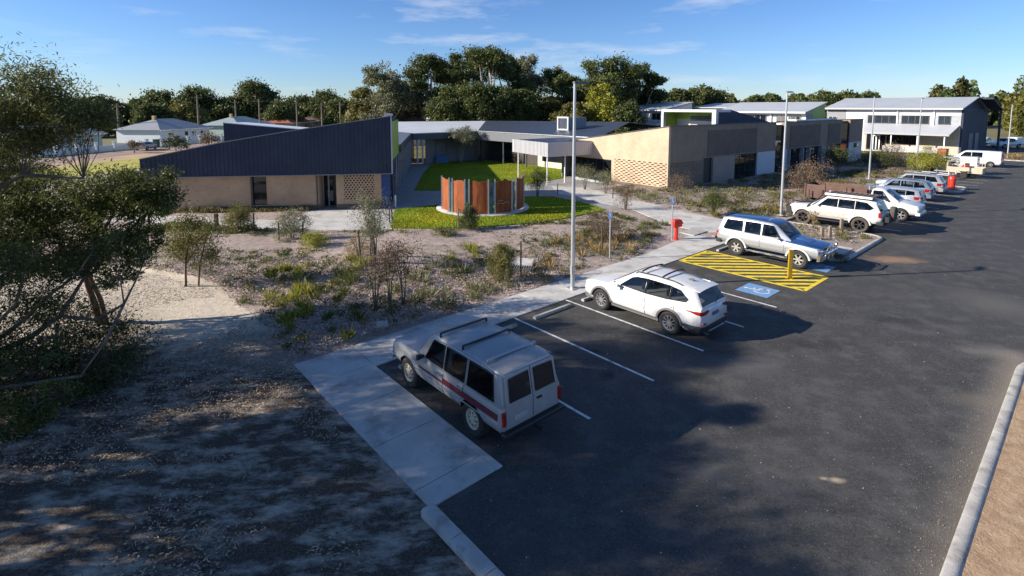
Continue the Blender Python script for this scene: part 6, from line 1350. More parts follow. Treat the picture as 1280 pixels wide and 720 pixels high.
def power_pole(px, ptop, Y, label, arm=True):
    X = (px - 640)/F*Y; h = H - (ptop - 134)*Y/F + .2
    t = thing('power_pole', label, 'power pole', (X, Y, -.2), R(10), 'power poles along the far street')
    part(t, 'pole', lambda m_: m_.tube([(0, 0, 0), (0, 0, h)], [.22, .14], 10), M['timber_grey'], sharp=60)
    if arm: part(t, 'cross_arm', lambda m_: [m_.beam((-1.1, -.2, h - .7), (1.1, -.2, h - .7), .14, .14)] + [m_.lathe([(.05, 0), (.07, .1), (.03, .2)], 8, (x, -.2, h - .62)) for x in (-1, -.35, .35, 1)], M['timber_grey'])
for px, pt, Y, lab in ((149, 129, 112, 'power pole above the white weatherboard house'), (249, 119, 122, 'tall power pole at the end of the white fence'), (296, 125, 140, 'power pole by the pale green roofed house'), (325.5, 124, 134, 'power pole standing before the terracotta roof'),
                       (372, 127, 150, 'power pole in front of the rounded green trees'), (403, 129, 150, 'power pole over the sloping steel wedge'), (426, 128, 152, 'power pole just left of the tall gums'), (171, 137, 150, 'short far pole over the grey roofs')):
    power_pole(px, pt, Y, lab)
t = thing('pole_warning_sign', 'small triangular sign on a post above the steel wedge roofline', 'sign', (-(640-436)/F*120, 120, -.2))
part(t, 'post', lambda m_: m_.tube([(0, 0, 0), (0, 0, 6.2)], .08, 8), M['galv']); part(t, 'sign_plate', lambda m_: m_.add([(-.8, -.1, 5.3), (.8, -.1, 5.3), (0, -.1, 7.0), (-.8, -.06, 5.3), (.8, -.06, 5.3), (0, -.06, 7.0)], [(0,1,2), (5,4,3), (0,3,4,1), (1,4,5,2), (2,5,3,0)]), mat('faded orange sign', (.6, .4, .24), .5))
# hydrant: red pipe with a box head
g = G(845, 299.5); t = thing('fire_hydrant', 'red fire hydrant with a boxy hood beside the concrete path', 'hydrant', (g.x, g.y, .0), R(20))
part(t, 'standpipe', lambda m_: [m_.lathe([(.16, 0), (.16, .04), (.10, .05), (.10, .75), (.13, .76), (.13, .80), (.10, .81)], 18)], M['red'])
part(t, 'hood', lambda m_: m_.loft([[Vector((x*k, y*k, z)) for x, y in ((-.26, -.17), (.26, -.17), (.26, .17), (-.26, .17))] for z, k in ((.72, .9), (.78, 1), (1.08, 1), (1.14, .8))]), M['red'], bevel=.025)
part(t, 'valve_wheel', lambda m_: [m_.lathe([(.09, .17), (.11, .19), (.09, .21), (.08, .19)], 14, (0, 0, .92), 'y', close=True), m_.tube([(0, .15, .92), (0, .21, .92)], .02, 8)], M['black_plastic'])
part(t, 'outlet', lambda m_: [m_.lathe([(.05, .2), (.05, .34), (.065, .34), (.065, .4), (.001, .4)], 12, (0, 0, .9), 'x')], M['red'])
g = G(1189, 237.5); t = thing('service_post', 'fat red round post in the small kerbed island beside the silver estate', 'post', (g.x, g.y, .08), 0)
part(t, 'post', lambda m_: m_.lathe([(.25, 0), (.25, .85), (.29, .86), (.29, .98), (.24, 1.04), (.24, 1.12), (.14, 1.18), (.001, 1.2)], 22), M['red'], sharp=40); part(t, 'base_ring', lambda m_: m_.lathe([(.36, 0), (.36, .04), (.26, .05)], 22), M['concrete'])
g = G(987, 348); t = thing('bollard', 'square yellow steel bollard at the road end of the hatched marking', 'bollard', (g.x, g.y, 0), R(41.4))
part(t, 'post', lambda m_: m_.bx(-.075, .075, -.075, .075, 0, 1.22), M['yellow'], bevel=.012); part(t, 'base_plate', lambda m_: [m_.bx(-.13, .13, -.13, .13, .005, .02)] + [m_.lathe([(.015, .02), (.015, .04), (0, .042)], 8, (x, y, 0)) for x in (-.1, .1) for y in (-.1, .1)], M['yellow'])
part(t, 'cap', lambda m_: m_.bx(-.08, .08, -.08, .08, 1.22, 1.235), M['yellow'])
def sign(px, py, h, label, rz, w=.3, hh=.42):
    g = G(px, py); t = thing('parking_sign', label, 'sign', (g.x, g.y, ground_z(g.x, g.y) - .02), rz, 'small signs along the path')
    part(t, 'post', lambda m_: m_.tube([(0, 0, 0), (0, 0, h)], .032, 10), M['galv'])
    pl = part(t, 'sign_plate', lambda m_: m_.bx(-w/2, w/2, -.05, -.035, h - hh, h + .03), M['sign_blue'], bevel=.003)
    def f(m_):
        z = h - hh/2 + .02
        m_.lathe([(.001, -.004), (.026, -.004), (.026, 0)], 10, (-.02, -.052, z + .12), 'y')
        for p, q in (((-.02, .08), (-.01, -.02)), ((-.01, .03), (.06, .03)), ((-.01, -.02), (.06, -.02)), ((.06, -.02), (.09, -.10)), ((.09, -.10), (.12, -.09))): m_.beam((p[0], -.053, z + p[1]), (q[0], -.053, z + q[1]), .006, .018, up=(0, 1, 0))
        for k in range(12):
            a, b = R(20 - 22*k), R(20 - 22*(k+1)); m_.beam((-.01 + .075*math.cos(a+1.4), -.053, z - .05 + .075*math.sin(a+1.4)), (-.01 + .075*math.cos(b+1.4), -.053, z - .05 + .075*math.sin(b+1.4)), .006, .014, up=(0, 1, 0))
    part(t, 'symbol', f, M['sign_white'], parent=pl); pl.scale = (.72, 1, .72); pl.location = (0, 0, h*.28)
sign(762, 324, 2.3, 'blue access sign on a slim post behind the empty bays, nearer the modern white wagon', R(-25)); sign(839.5, 302, 2.3, 'blue access sign on a slim post just left of the red hydrant', R(-25))
# small timber and steel posts
def peg(px, py, h, label, group, r=.045, mt='timber_dark', sq=False, lean=0.0, name='timber_stake', cat='stake'):
    g = G(px, py); z = max(ground_z(g.x, g.y), -.05); mb = MB()
    if sq: mb.bx(-r, r, -r, r, -.05, h); 
    else: mb.tube([(0, 0, -.05), (lean*h, 0, h - .03), (lean*h*1.02, 0, h)], [r, r, r*.6], 8)
    o = mb.build(name, M[mt], loc=(g.x, g.y, z), bevel=.006 if sq else 0); tag(o, label, cat, group)
sg = 'timber stakes in the garden bed'
for px, py, h, lab, ln in ((318, 292, 1.15, 'dark stake right of the round green shrub by the building path', 0), (349, 305, 1.25, 'dark stake just left of the grey green shrub by the building path', 0), (379, 304, 1.25, 'dark stake just right of the grey green shrub by the building path', .02),
    (451, 331, 1.5, 'reddish stake left of the tall wispy sapling', -.05), (464, 330, 1.4, 'stake standing within the tall wispy sapling', .0), (487, 279, 1.1, 'stake at the tip of the front lawn', 0), (573, 288, 1.45, 'pale stake beside the dark shrub before the rusted screen', 0), (591, 268, .9, 'thin stake between the dark shrub and the rusted screen', 0),
    (625, 352, 1.35, 'pale yellowish stake left of the rounded shrub by the drain pit', .03), (651, 347, 1.5, 'dark stake at the drain pit', 0), (753, 313, 1.3, 'leaning stake left of the slim sign post', -.03), (889, 268, 1.0, 'pale stake in the green shrub beside the entrance path', 0),
    (697, 243, 1.0, 'stake at the sapling behind the rusted screen', 0), (766, 248, 1.0, 'stake before the cream perforated wall', 0), (1010, 262, 1.4, 'stake in the planting left of the muddy white wagon', 0)):
    peg(px, py, h, lab, sg, .04, 'timber_grey' if 'pale' in lab else 'timber_dark', lean=ln)
peg(271, 288, .95, 'stout square dark bollard post on the building path', None, .09, 'timber_dark', True, name='bollard', cat='bollard')
peg(494.5, 259, .95, 'pale slim bollard at the edge of the shaded courtyard paving', None, .06, 'sign_white', name='bollard', cat='bollard')
bg_ = 'short posts in the kerbed island'
for px, py, lab in ((1027, 302, 'short dark post in the kerbed island, nearest the blue bonnet'), (1037, 300, 'short post in the kerbed island, middle one of three'), (1051, 294, 'taller grey post in the kerbed island, nearest the muddy white wagon')):
    peg(px, py, .95 if px > 1045 else .8, lab, bg_, .07, 'timber_grey', True, name='bollard', cat='bollard')
# drain pit, concrete lids
g = G(654, 341); t = thing('drain_pit', 'raised concrete drain pit with a grated dark mouth in the garden bed', 'drain pit', (g.x, g.y + .3, -.12), R(-10)); t.scale = (.85, .85, .85)
part(t, 'box', lambda m_: [m_.bx(-.62, .62, -.5, -.38, -.1, .42), m_.bx(-.62, .62, .38, .5, -.1, .42), m_.bx(-.62, -.5, -.378, .378, -.1, .42), m_.bx(.5, .62, -.378, .378, -.1, .42), m_.bx(-.5, .5, -.378, .378, -.1, -.02)], mat('dark grey concrete', (.10, .10, .11), .8), bevel=.01)  # box walls in one even dark grey
part(t, 'lid', lambda m_: m_.add([(-.68, -.05, .40), (.5, -.05, .40), (.5, .58, .56), (-.68, .58, .56), (-.68, -.05, .5), (.5, -.05, .5), (.5, .58, .66), (-.68, .58, .66)], [(3,2,1,0),(4,5,6,7),(0,1,5,4),(1,2,6,5),(2,3,7,6),(3,0,4,7)]), M['concrete'], bevel=.01)
part(t, 'grate', lambda m_: [m_.beam((-.5 + k*.12, -.5, .44), (-.5 + k*.12, -.06, .44), .03, .03) for k in range(9)], M['galv'])
for (px, py, s, rz, lab) in (((478), 415, .19, 15, 'small white concrete lid lying in the mulch by the concrete path'), (867, 291, .75, 41, 'flat rectangular concrete pit cover right of the red hydrant'), (294, 266, .2, 0, 'small pale block at the brick wall base, by the building path')):
    g = G(px, py); mb = MB(); mb.bx(-s, s, -s*.62, s*.62, -.03, .05 if s > .5 else .13); o = mb.build('pit_cover', M['kerb'], loc=(g.x, g.y, max(0, ground_z(g.x, g.y)) + .02), rz=R(rz), bevel=.02); tag(o, lab, 'pit cover')
for px, py in ((500, 428), (421, 433), (436, 440), (473, 428)):
    g = G(px, py)
# handrail hoop by the old wagon
# ---- curved rusted steel screen on a round footing
CC = Vector((-2.1, 37.5)); CR = 2.95
S = thing('rusted_screen', 'curved screen of rusted steel panels between pale posts on a round concrete footing', 'sculpture', (CC.x, CC.y, .05))
rust = None
m, nt, bs = new_mat('weathering steel'); tc = objco(nt)
mpx = nd(nt, 'ShaderNodeMapping'); mpx.inputs['Scale'].default_value = (2.5, 2.5, .5); nt.links.new(tc, mpx.inputs[0])
c = ramp(nt, noise(nt, mpx.outputs[0], 1.5, 7, .7), [(.3, (.11, .026, .008)), (.5, (.30, .072, .016)), (.7, (.44, .118, .028))])
c = mixc(nt, ramp(nt, noise(nt, tc, 12, 4, .7), [(.45, 0), (.7, .5)]), c, (.16, .05, .02))
nt.links.new(c, bs.inputs['Base Color']); bs.inputs['Roughness'].default_value = .8; M['rust'] = m
def cpt(a, r=CR): return (r*math.cos(R(a)), r*math.sin(R(a)))
def panel(a0, a1, seed, name='panel', mt=None, r=CR, z0=.12, zt=2.3, wav=None):
    wav = wav if wav is not None else (.035 if a0 < 285 else .075)
    mb = MB(); n = 14; vs = []
    for i in range(n + 1):
        a = a0 + (a1 - a0)*i/n; z = zt + wav*(math.sin(i*.5 + seed*2) + .5*math.sin(i*1.1 + seed))
        for rr in (r, r - .03): x, y = cpt(a, rr); vs += [(x, y, z0), (x, y, z)]
    fs = []
    for i in range(n):
        k = i*4; fs += [(k, k+4, k+5, k+1), (k+2, k+3, k+7, k+6), (k+1, k+5, k+7, k+3), (k, k+2, k+6, k+4)]
    fs += [(0, 1, 3, 2), (n*4, n*4+2, n*4+3, n*4+1)]
    mb.add(vs, fs); mb.build(name, mt or M['rust'], S)
for i, (a, b) in enumerate(((200, 222), (230, 248.5), (256, 279.5), (289, 314.5), (323, 350.5), (354, 376))): panel(a, b, i*1.7)
gl = mat('tinted glass strip', (.05, .14, .17), .08, 0, var=.6, scale=1.2, spec=.6)
for i, (a, b) in enumerate(((224, 228), (250, 254), (281.5, 287), (316, 321.5))): panel(a, b, i, 'glass_strip', gl, CR - .02, .12, 2.15, 0)
for a in (199, 223, 229.3, 249.3, 255.2, 280.3, 288.8, 314.8, 323.2, 351, 377):
    x, y = cpt(a, CR + .035); part(S, 'post', lambda m_: m_.bx(x - .045, x + .045, y - .045, y + .045, .08, 2.42), M['alu'] if a > 330 else M['galv'])
part(S, 'footing', lambda m_: m_.lathe([(2.45, -.1), (2.45, .07), (3.3, .07), (3.35, .03), (3.35, -.1)], 56, close=True), M['concrete'], sharp=40)
mb = MB()
for k in range(26):
    a = 292 + (k*7.31 % 19); x, y = cpt(a, CR + .004); z = .75 + .12*math.sin(k*1.3) + .1*((k*3) % 5)/5
    mb.bx(x - .03, x + .03, y - .006, y + .003, z, z + .03)
mb.build('cut_marks', M['alu'], S)
# ---- courtyard bench and tree guard
g = G(607, 198.3); t = thing('bench', 'orange timber bench at the back of the courtyard lawn', 'bench', (g.x, g.y, .02), R(10))
part(t, 'seat', lambda m_: [m_.bx(-1.2, 1.2, -.25 + k*.17, -.11 + k*.17, .42, .48) for k in range(3)], M['timber_orange']); part(t, 'backrest', lambda m_: [m_.bx(-1.2, 1.2, .28, .33, .55 + k*.2, .72 + k*.2) for k in range(3)], M['timber_orange'])
for x in (-1, 1): part(t, 'leg', lambda m_: [m_.bx(x - .05, x + .05, -.22, .26, .0, .42), m_.bx(x - .05, x + .05, .262, .28, .0, 1.1)], M['dark_fascia'])
# ---------------------------------------------------------------- trees and plants
g0 = np.random.default_rng(5)
def tree(name, label, cat, loc, trunks, blobs, leaf, lm, bark='bark', dens=1., up=.2, nsub=14, twigs=True, seed=1, group=None, twig_r=.016, sub=.55):
    g = np.random.default_rng(seed); t = thing(name, label, cat, loc, 0, group)
    S = crown('crown', M[lm] if isinstance(lm, str) else lm, t, blobs, leaf, g, dens, up, nsub, sub=sub)
    mb = MB(); nodes = []
    for pts, r0, r1 in trunks:
        n = len(pts); mb.tube(pts, list(np.linspace(r0, r1, n)), 8); nodes += [np.array(p) for p in pts[1:]]
    if twigs:
        N = np.array(nodes)
        for sc in S:
            for q in sc[::2]:
                a = N[np.argmin(((N - q)**2).sum(1) + .8*np.maximum(0, N[:, 2] - q[2])**2)]
                L = np.linalg.norm(q - a)
                if L > .15: mb.tube(limb(a, q, .10, g, 4), list(np.linspace(twig_r * (1 + L*.25), twig_r*.4, 4)), 5)
    mb.build('trunk', M[bark], t, sharp=60); return t
# --- near trees on the left
gl_ = np.random.default_rng(21)
def PB(px, py, Y, rx_, ry_, rz_, n, sub=16, o=(0, 0, 0)):     # blob at image place and depth, relative to a trunk base
    p = G(px, py, 0); d = (p - Vector((0, 0, H))).normalized()
    d = d * (Y / d.y); q = Vector((0, 0, H)) + d
    return (q.x - o[0], q.y - o[1], q.z - o[2], rx_, ry_, rz_, n, sub)
def PBS(lst, o): return [PB(*l, o=o) for l in lst]
def PT(px, py, Y, o):
    b = PB(px, py, Y, 0, 0, 0, 0, 0, o); return (b[0], b[1], b[2])
o = (-13.7, 16.9, 0)
T = [([(0, 0, -.1), PT(118, 380, 16.9, o), PT(108, 350, 16.9, o), PT(112, 315, 16.8, o), PT(125, 270, 16.8, o)], .13, .04),
     ([(.15, .05, -.1), PT(126, 375, 16.8, o), PT(112, 345, 16.7, o), PT(150, 300, 16.6, o), PT(185, 265, 16.6, o)], .09, .03),
     ([PT(108, 350, 16.9, o), PT(85, 320, 17, o), PT(60, 280, 17.2, o), PT(40, 255, 17.2, o)], .07, .025),
     ([PT(112, 320, 16.8, o), PT(140, 270, 17.2, o), PT(160, 235, 17.3, o), PT(195, 225, 17.4, o)], .06, .02)]
Bl = PBS([(60, 255, 15.7, 1.5, .8, .75, 4200, 26), (110, 245, 15.7, 1.3, .8, .75, 4200, 24), (150, 240, 15.6, 1.1, .75, .8, 4000, 22), (190, 235, 15.5, .85, .7, .6, 3000, 20), (205, 255, 15.4, .55, .7, .35, 1700, 12),
          (20, 285, 15.8, 1.4, 1.3, .8, 6200, 26), (25, 250, 16.1, 1.5, 1.4, .8, 5200, 24), (-20, 320, 15.4, 1.4, 1.2, .9, 5200, 24), (50, 315, 15.2, 1.2, .9, .6, 3600, 20), (110, 320, 15.4, .9, .7, .5, 2200, 16), (90, 290, 15.6, 1.3, 1.2, .55, 3200, 22), (150, 285, 15.4, .9, .8, .6, 2600, 18), (165, 310, 15.3, .5, .6, .45, 1500, 12), (15, 225, 16.2, 1.2, 1.2, .5, 2600, 16), (60, 335, 15.6, 1.4, .9, .5, 1500, 18), (140, 345, 15.1, .6, .6, .3, 900, 12), (185, 300, 15.4, .35, .5, .5, 900, 9)], o)
tree('tea_tree', 'spreading dark green tree with thin leaning trunks beside the pale sand track', 'tree', o, T, Bl, (.12, .036), 'leaf_mid', 'bark_red', nsub=20, seed=3, dens=1.1, sub=.46)
# olive bush at its right flank
o = (-13.1, 20.5, 0)
tree('wattle_bush', 'yellow green bush just right of the spreading dark tree at the sand track', 'bush', o, [([(0, 0, -.1), (.05, 0, 1), (.2, .1, 2.0)], .05, .02), ([(.5, 0, -.1), (.6, 0, .9), (.8, .1, 1.8)], .04, .02)],
     [(-.1, 0, 2.1, .95, .8, .85, 4200, 24), (.6, .1, 1.9, .8, .7, .9, 3600, 20)], (.12, .03), 'leaf_olive', 'bark_red', seed=4, up=.4)
# taller tree behind to the left, overhanging the top left corner
o = (-15.2, 13.0, 0)
T = [([(0, 0, -.1), (.2, .1, 2.0), (.5, .1, 4.2), (1.2, 0, 5.6), (2.0, 0, 6.4)], .2, .05), ([(.3, .1, 3.0), (1.8, -.1, 4.9), (3.2, -.2, 5.6), (4.6, -.1, 5.5)], .1, .025), ([(.2, .1, 2.4), (-1, .4, 4.5), (-2, .6, 6.5)], .12, .03), ([(.4, .1, 3.6), (1.0, .5, 6), (1.6, .6, 7.4)], .09, .03)]
Bl = PBS([(10, 105, 13.0, 1.2, 1.3, .55, 3600, 20), (50, 120, 13.0, .9, 1.2, .5, 3000, 18), (20, 150, 13.2, 1.4, 1.4, .75, 4200, 22), (70, 145, 12.9, .9, 1.1, .6, 3400, 18), (100, 145, 12.8, .5, .8, .35, 1800, 12), (102, 152, 12.9, .45, .7, .25, 1300, 12), (25, 178, 12.8, .8, 1.0, .45, 2600, 18),
          (-20, 205, 13.0, 1.0, 1.2, .5, 2800, 18), (115, 128, 13.0, .35, .5, .15, 350, 6), (-80, 130, 13.2, 2.2, 2, 1.5, 5000, 24), (-90, 230, 13.0, 1.6, 1.6, 1.1, 3000, 20)], o)
tree('peppermint_tree', 'large dark tree overhanging the top left corner of the view', 'tree', o, T, Bl, (.12, .028), 'leaf_near', 'bark', seed=6, dens=1.05, sub=.46, twig_r=.007)
# bare low branches sweeping out to the right below it
o = (-13.2, 12.6, 0)
T = [([(-1.5, .3, .2), PT(40, 420, 13.2, o), PT(75, 395, 13.4, o), PT(110, 340, 13.6, o), PT(140, 300, 13.8, o)], .09, .02), ([PT(75, 395, 13.4, o), PT(120, 400, 13.2, o), PT(155, 380, 13.1, o), PT(170, 350, 13.0, o), PT(183, 320, 13.0, o)], .05, .012),
     ([(-1.5, .3, .2), PT(30, 400, 13, o), PT(60, 370, 13, o), PT(95, 345, 13, o), PT(112, 320, 13, o)], .06, .015), ([PT(155, 380, 13.1, o), PT(150, 345, 13.1, o), PT(140, 325, 13.2, o)], .02, .008), ([PT(155, 380, 13.1, o), PT(130, 430, 12.6, o), PT(100, 470, 12, o), (-2.0, -.6, .1)], .035, .04),
     ([(-1.6, .2, .1), PT(20, 380, 12.6, o), PT(30, 340, 12.6, o), PT(55, 300, 12.8, o)], .05, .012), ([(-1.6, .2, .1), PT(0, 360, 12.6, o), PT(10, 320, 12.8, o)], .05, .015), ([PT(170, 350, 13.0, o), PT(160, 335, 13, o)], .012, .006)]
Bl = PBS([(140, 305, 13.7, .5, .5, .35, 520, 14), (175, 322, 13.0, .28, .3, .22, 170, 8), (95, 330, 13.2, .6, .5, .35, 520, 14), (40, 350, 12.9, .9, .7, .5, 1000, 18), (10, 330, 12.6, .8, .6, .5, 900, 16), (140, 355, 13.1, .3, .3, .25, 130, 8), (60, 390, 13.0, .7, .5, .35, 380, 12)], o)
tree('bare_shrub', 'half bare shrub with twisting grey branches reaching over the sand', 'shrub', o, T, Bl, (.09, .026), 'leaf_dark', 'bark', seed=8, twig_r=.011, dens=2.4)
o = (-11.6, 13.0, 0)
tree('dark_bush', 'dense dark green bush low at the left edge, in deep shade', 'bush', o, [([(-.6, .4, -.1), (-.5, .3, .8), (-.3, .2, 1.3)], .06, .02), ([(.2, .2, -.1), (.4, .1, .7), (.5, 0, 1.0)], .05, .02)],
     [(-1.2, 1.0, 1.1, 1.6, 1.3, 1.1, 8200, 30), (.3, .9, .7, 1.1, .9, .75, 4600, 22), (.8, -.1, .45, .8, .7, .5, 2800, 16), (-.6, -.7, .7, 1.2, .9, .8, 5200, 22), (-2, -.8, .8, 1.2, 1, .9, 4200, 20)], (.11, .03), 'leaf_dark', 'bark', seed=9, up=.4)
o = (-10.6, 11.2, 0)
tree('dark_bush', 'small leafy green bush below the dense dark bush at the left edge', 'bush', o, [([(-.3, .2, -.1), (-.2, .1, .5), (-.1, 0, .8)], .04, .015)], [(-.2, .4, .4, .55, .6, .42, 1500, 14), (-.6, -.2, .4, .6, .6, .42, 1300, 12)], (.11, .03), 'leaf_mid', 'bark', seed=10, up=.5)

# --- tall trees outside the picture on the left whose shade lies over the foreground
def big_gum(loc, label, blobs, seed, h, dens=1.0):
    g = np.random.default_rng(seed); T = [([(0, 0, -.2), (.1, .1, h*.3), (.2, -.1, h*.6), (.1, 0, h*.85)], .32, .08)]
    for b in blobs:
        T.append(([(.15, 0, max(1.5, b[2]*.5)), ((b[0])*.5, b[1]*.5, b[2]*.78), (b[0], b[1], b[2])], .12, .03))
    tree('roadside_gum', label, 'tree', loc, T, blobs, (.17, .055), 'leaf_dark', 'bark_pale', nsub=22, seed=seed, twigs=False, sub=.40, dens=dens*.8)
big_gum((-20, 9.0, 0), 'tall gum beyond the left edge whose crown shades the car park, nearest the empty bays', [(0, 0, 9.3, 2.0, 2.0, 1.3, 4600, 26), (.8, 1.6, 7.6, 2.0, 1.6, 1.1, 4200, 24), (-1, -1.6, 8, 2.0, 1.6, 1.2, 4200, 24), (2.0, .6, 6.2, 1.6, 1.6, .9, 3000, 18), (0, 2.8, 6.6, 1.5, 1.3, .8, 2600, 16), (-1, 0, 10.6, 1.3, 1.3, .9, 2400, 14)], 31, 10.5, .55)
big_gum((-18.6, 6.0, 0), 'tall gum beyond the left edge whose crown shades the nearest asphalt', [(0, 0, 8.8, 2.1, 2.0, 1.3, 4800, 26), (1.2, .8, 7.2, 1.9, 1.6, 1.1, 3800, 22), (-1, -1.6, 9.5, 1.7, 1.5, 1.1, 3000, 20), (1.4, -1.6, 6.4, 1.8, 1.6, 1.0, 3200, 20), (.3, 2.4, 6.2, 1.5, 1.0, .8, 2200, 14)], 32, 10, 1.3)
big_gum((-14.5, 3.5, 0), 'low branching gum beyond the lower left corner shading the leaf litter', [(0, 0, 5.4, 2.1, 1.9, 1.1, 4600, 26), (1.4, 1.6, 4.4, 1.6, 1.4, .9, 3000, 20), (-1.2, 1.8, 5.4, 1.7, 1.5, 1.0, 3200, 20), (1.6, -.8, 3.8, 1.4, 1.2, .8, 2200, 16), (-1, -1.8, 6.6, 1.7, 1.5, 1.0, 3000, 20), (.4, 3.0, 4.6, 1.5, 1.2, .9, 2600, 18)], 33, 6.5, 1.7)
big_gum((-21, 13.2, 0), 'tall gum beyond the left edge, behind the overhanging corner tree', [(0, 0, 5.6, 2.0, 1.3, 1.2, 3600, 24), (1.4, -.4, 3.8, 1.6, 1.2, .9, 2600, 20), (-1.2, -.6, 7.0, 1.6, 1.2, 1.0, 2600, 18), (.6, -1.8, 7.4, 1.6, 1.2, .9, 2400, 16), (2.4, -1.3, 4.2, 1.7, 1.3, 1.2, 3000, 20)], 34, 8)
big_gum((-14.6, 8.2, 0), 'low spreading gum beyond the left edge whose crown shades the leaf litter and path', [(0, 0, 4.6, 1.9, 1.6, .9, 4200, 24), (1.2, -1.0, 3.6, 1.4, 1.2, .7, 2400, 18), (-1.4, .8, 5.2, 1.6, 1.3, .8, 2800, 18), (.6, 1.6, 3.9, 1.2, 1.0, .7, 1800, 14)], 36, 5)
big_gum((-18.6, 10.4, 0), 'low gum beyond the left edge whose crown shades the ground by the dark bush', [(0, 0, 4.2, 1.7, 1.5, 1.0, 4600, 24), (1.0, 1.2, 3.4, 1.3, 1.0, .7, 2400, 18), (1.6, -3.0, 4.0, 1.7, 1.4, .9, 4200, 22), (-.8, -1.4, 5.0, 1.6, 1.4, .9, 3600, 20)], 37, 5)
big_gum((-17.4, 8.2, 0), 'dense gum beyond the left edge whose crown shades the middle of the near asphalt', [(0, 0, 8.0, 1.7, 1.7, 1.3, 7000, 16), (.3, -1.6, 7.2, 1.4, 1.2, 1.0, 4200, 12), (.4, 2.4, 8.6, 1.3, 1.6, 1.2, 5200, 14), (-.4, 4.0, 7.6, 1.1, 1.0, .8, 2600, 10), (.9, .8, 9.4, .9, .9, .7, 2200, 8), (-.8, .8, 6.6, 1.2, 1.2, .9, 3000, 12)], 38, 9, 1.5)
big_gum((-26, 7.0, 0), 'far tall gum beyond the left edge with a high crown', [(0, 0, 11.5, 2.4, 2.2, 1.4, 4400, 24), (1.5, 1.5, 10, 2.0, 1.6, 1.1, 3000, 20), (-1, -1.8, 12.8, 1.9, 1.6, 1.1, 2600, 18), (.5, -2.2, 10.2, 1.9, 1.6, 1.1, 2800, 18)], 35, 13, .4)

# --- gums on the skyline
def gum(name, label, loc, h, w, seed, lm='leaf_far', lean=0, leaf=(.46, .22), n=5200, low=.28, group=None, trunk=True, flat=1.0, sub=.48):
    g = np.random.default_rng(seed); T = []; B = []; k = 9 if n > 3000 else 6
    T.append(([(0, 0, -.3), (lean*.1, 0, h*.3), (lean*.3, .1, h*.55), (lean*.5, 0, h*.8)], h*.026, h*.008))
    for i in range(k):
        a = 2*math.pi*i/k*1.62 + g.uniform(-.4, .4); f = g.uniform(low + .12, .93); prof = math.sin(math.pi*min(1, max(.12, (f - low + .12)/(1 - low + .16))))**.6
        rr = w * g.uniform(.35, .95) * prof * .62; c = (math.cos(a)*rr + lean*f, math.sin(a)*rr, h*f); s = w * g.uniform(.24, .42)
        B.append((*c, s, s, s*g.uniform(.5, .85)*flat, n/k, 22)); T.append((limb((lean*f*.5, 0, h*f*.55), c, .12, g, 5), h*.011, h*.003))
    B.append((lean, 0, h*.9, w*.32, w*.32, h*.10, n/k, 14))
    if low < .1:
        for i in range(5): a = i*1.257 + .3; B.append((math.cos(a)*w*.42, math.sin(a)*w*.42, h*.32, w*.34, w*.34, h*.24, n/k, 20)); B.append((math.cos(a+.6)*w*.3, math.sin(a+.6)*w*.3, h*.62, w*.34, w*.34, h*.2, n/k, 20))
    return tree(name, label, 'tree', loc, T, B, leaf, lm, 'bark_pale', nsub=20, seed=seed, twigs=False, group=group, sub=sub)
def at(px, Y): return ((px - 640)/F*Y, Y, -.2)
def hz(ptop, Y): return H - (ptop - 134)*Y/F + .2
SPEC = [(484, 84, 96, 5.6, 'leaf_grey', 'thin pale grey green gum, leftmost of the tall gums behind the flat pale roof'),
 (455, 112, 100, 4.4, 'leaf_olive', 'low rounded olive tree at the foot of the leftmost tall gum'),
 (508, 100, 104, 4.4, 'leaf_grey', 'open grey gum between the leftmost tall gum and the dense middle gums'),
 (540, 72, 100, 6.0, 'leaf_far', 'broad gum with a rounded crown above the brown tiled roof'),
 (566, 68, 108, 5.0, 'leaf_far', 'tall narrow gum rising behind the broad rounded gum'),
 (592, 66, 104, 5.0, 'leaf_far', 'tall gum left of the tallest gum in the middle of the skyline'),
 (612, 63, 98, 5.6, 'leaf_far', 'tallest gum in the middle of the skyline'),
 (636, 70, 106, 5.4, 'leaf_far', 'dark gum just right of the tallest gum'),
 (660, 72, 112, 5.0, 'leaf_grey', 'slender pale gum left of the lamp post top'),
 (690, 84, 116, 5.0, 'leaf_far', 'gum with a ragged crown directly left of the nearest lamp post'),
 (706, 94, 104, 4.2, 'leaf_far', 'small gum partly behind the nearest lamp post'),
 (742, 76, 98, 5.6, 'leaf_far', 'big rounded gum just right of the nearest lamp post'),
 (768, 74, 100, 6.0, 'leaf_far', 'biggest rounded gum above the square dormer'),
 (798, 80, 104, 4.8, 'leaf_far', 'gum on the right shoulder of the rounded gums'),
 (812, 92, 102, 4.2, 'leaf_far', 'last dark gum at the right end of the tall gums'),
 (752, 108, 92, 4.6, 'leaf_bright', 'lower brighter tree in front of the big rounded gums'),
 (600, 104, 94, 5.4, 'leaf_far', 'low dark tree beneath the tallest gum'), (560, 110, 94, 4.8, 'leaf_far', 'low dark tree beneath the broad rounded gum'), (650, 112, 96, 5.0, 'leaf_far', 'low dark tree above the dark slate roof'),
 (715, 128, 90, 3.6, 'leaf_olive', 'greyish low bush behind the grey sheet fence'), (686, 120, 100, 3.4, 'leaf_olive', 'low olive tree beside the glimpsed white house'), (785, 130, 88, 3.6, 'leaf_far', 'low dark tree behind the leftmost two storey block')]
for i, (px, pt, Y, w, lm, lab) in enumerate(SPEC):
    gum('gum_tree', lab, at(px, Y), hz(pt, Y), w*1.2, 100 + i, lm, n=15000 if pt < 100 else 8000, low=.22 if pt < 100 else .05)
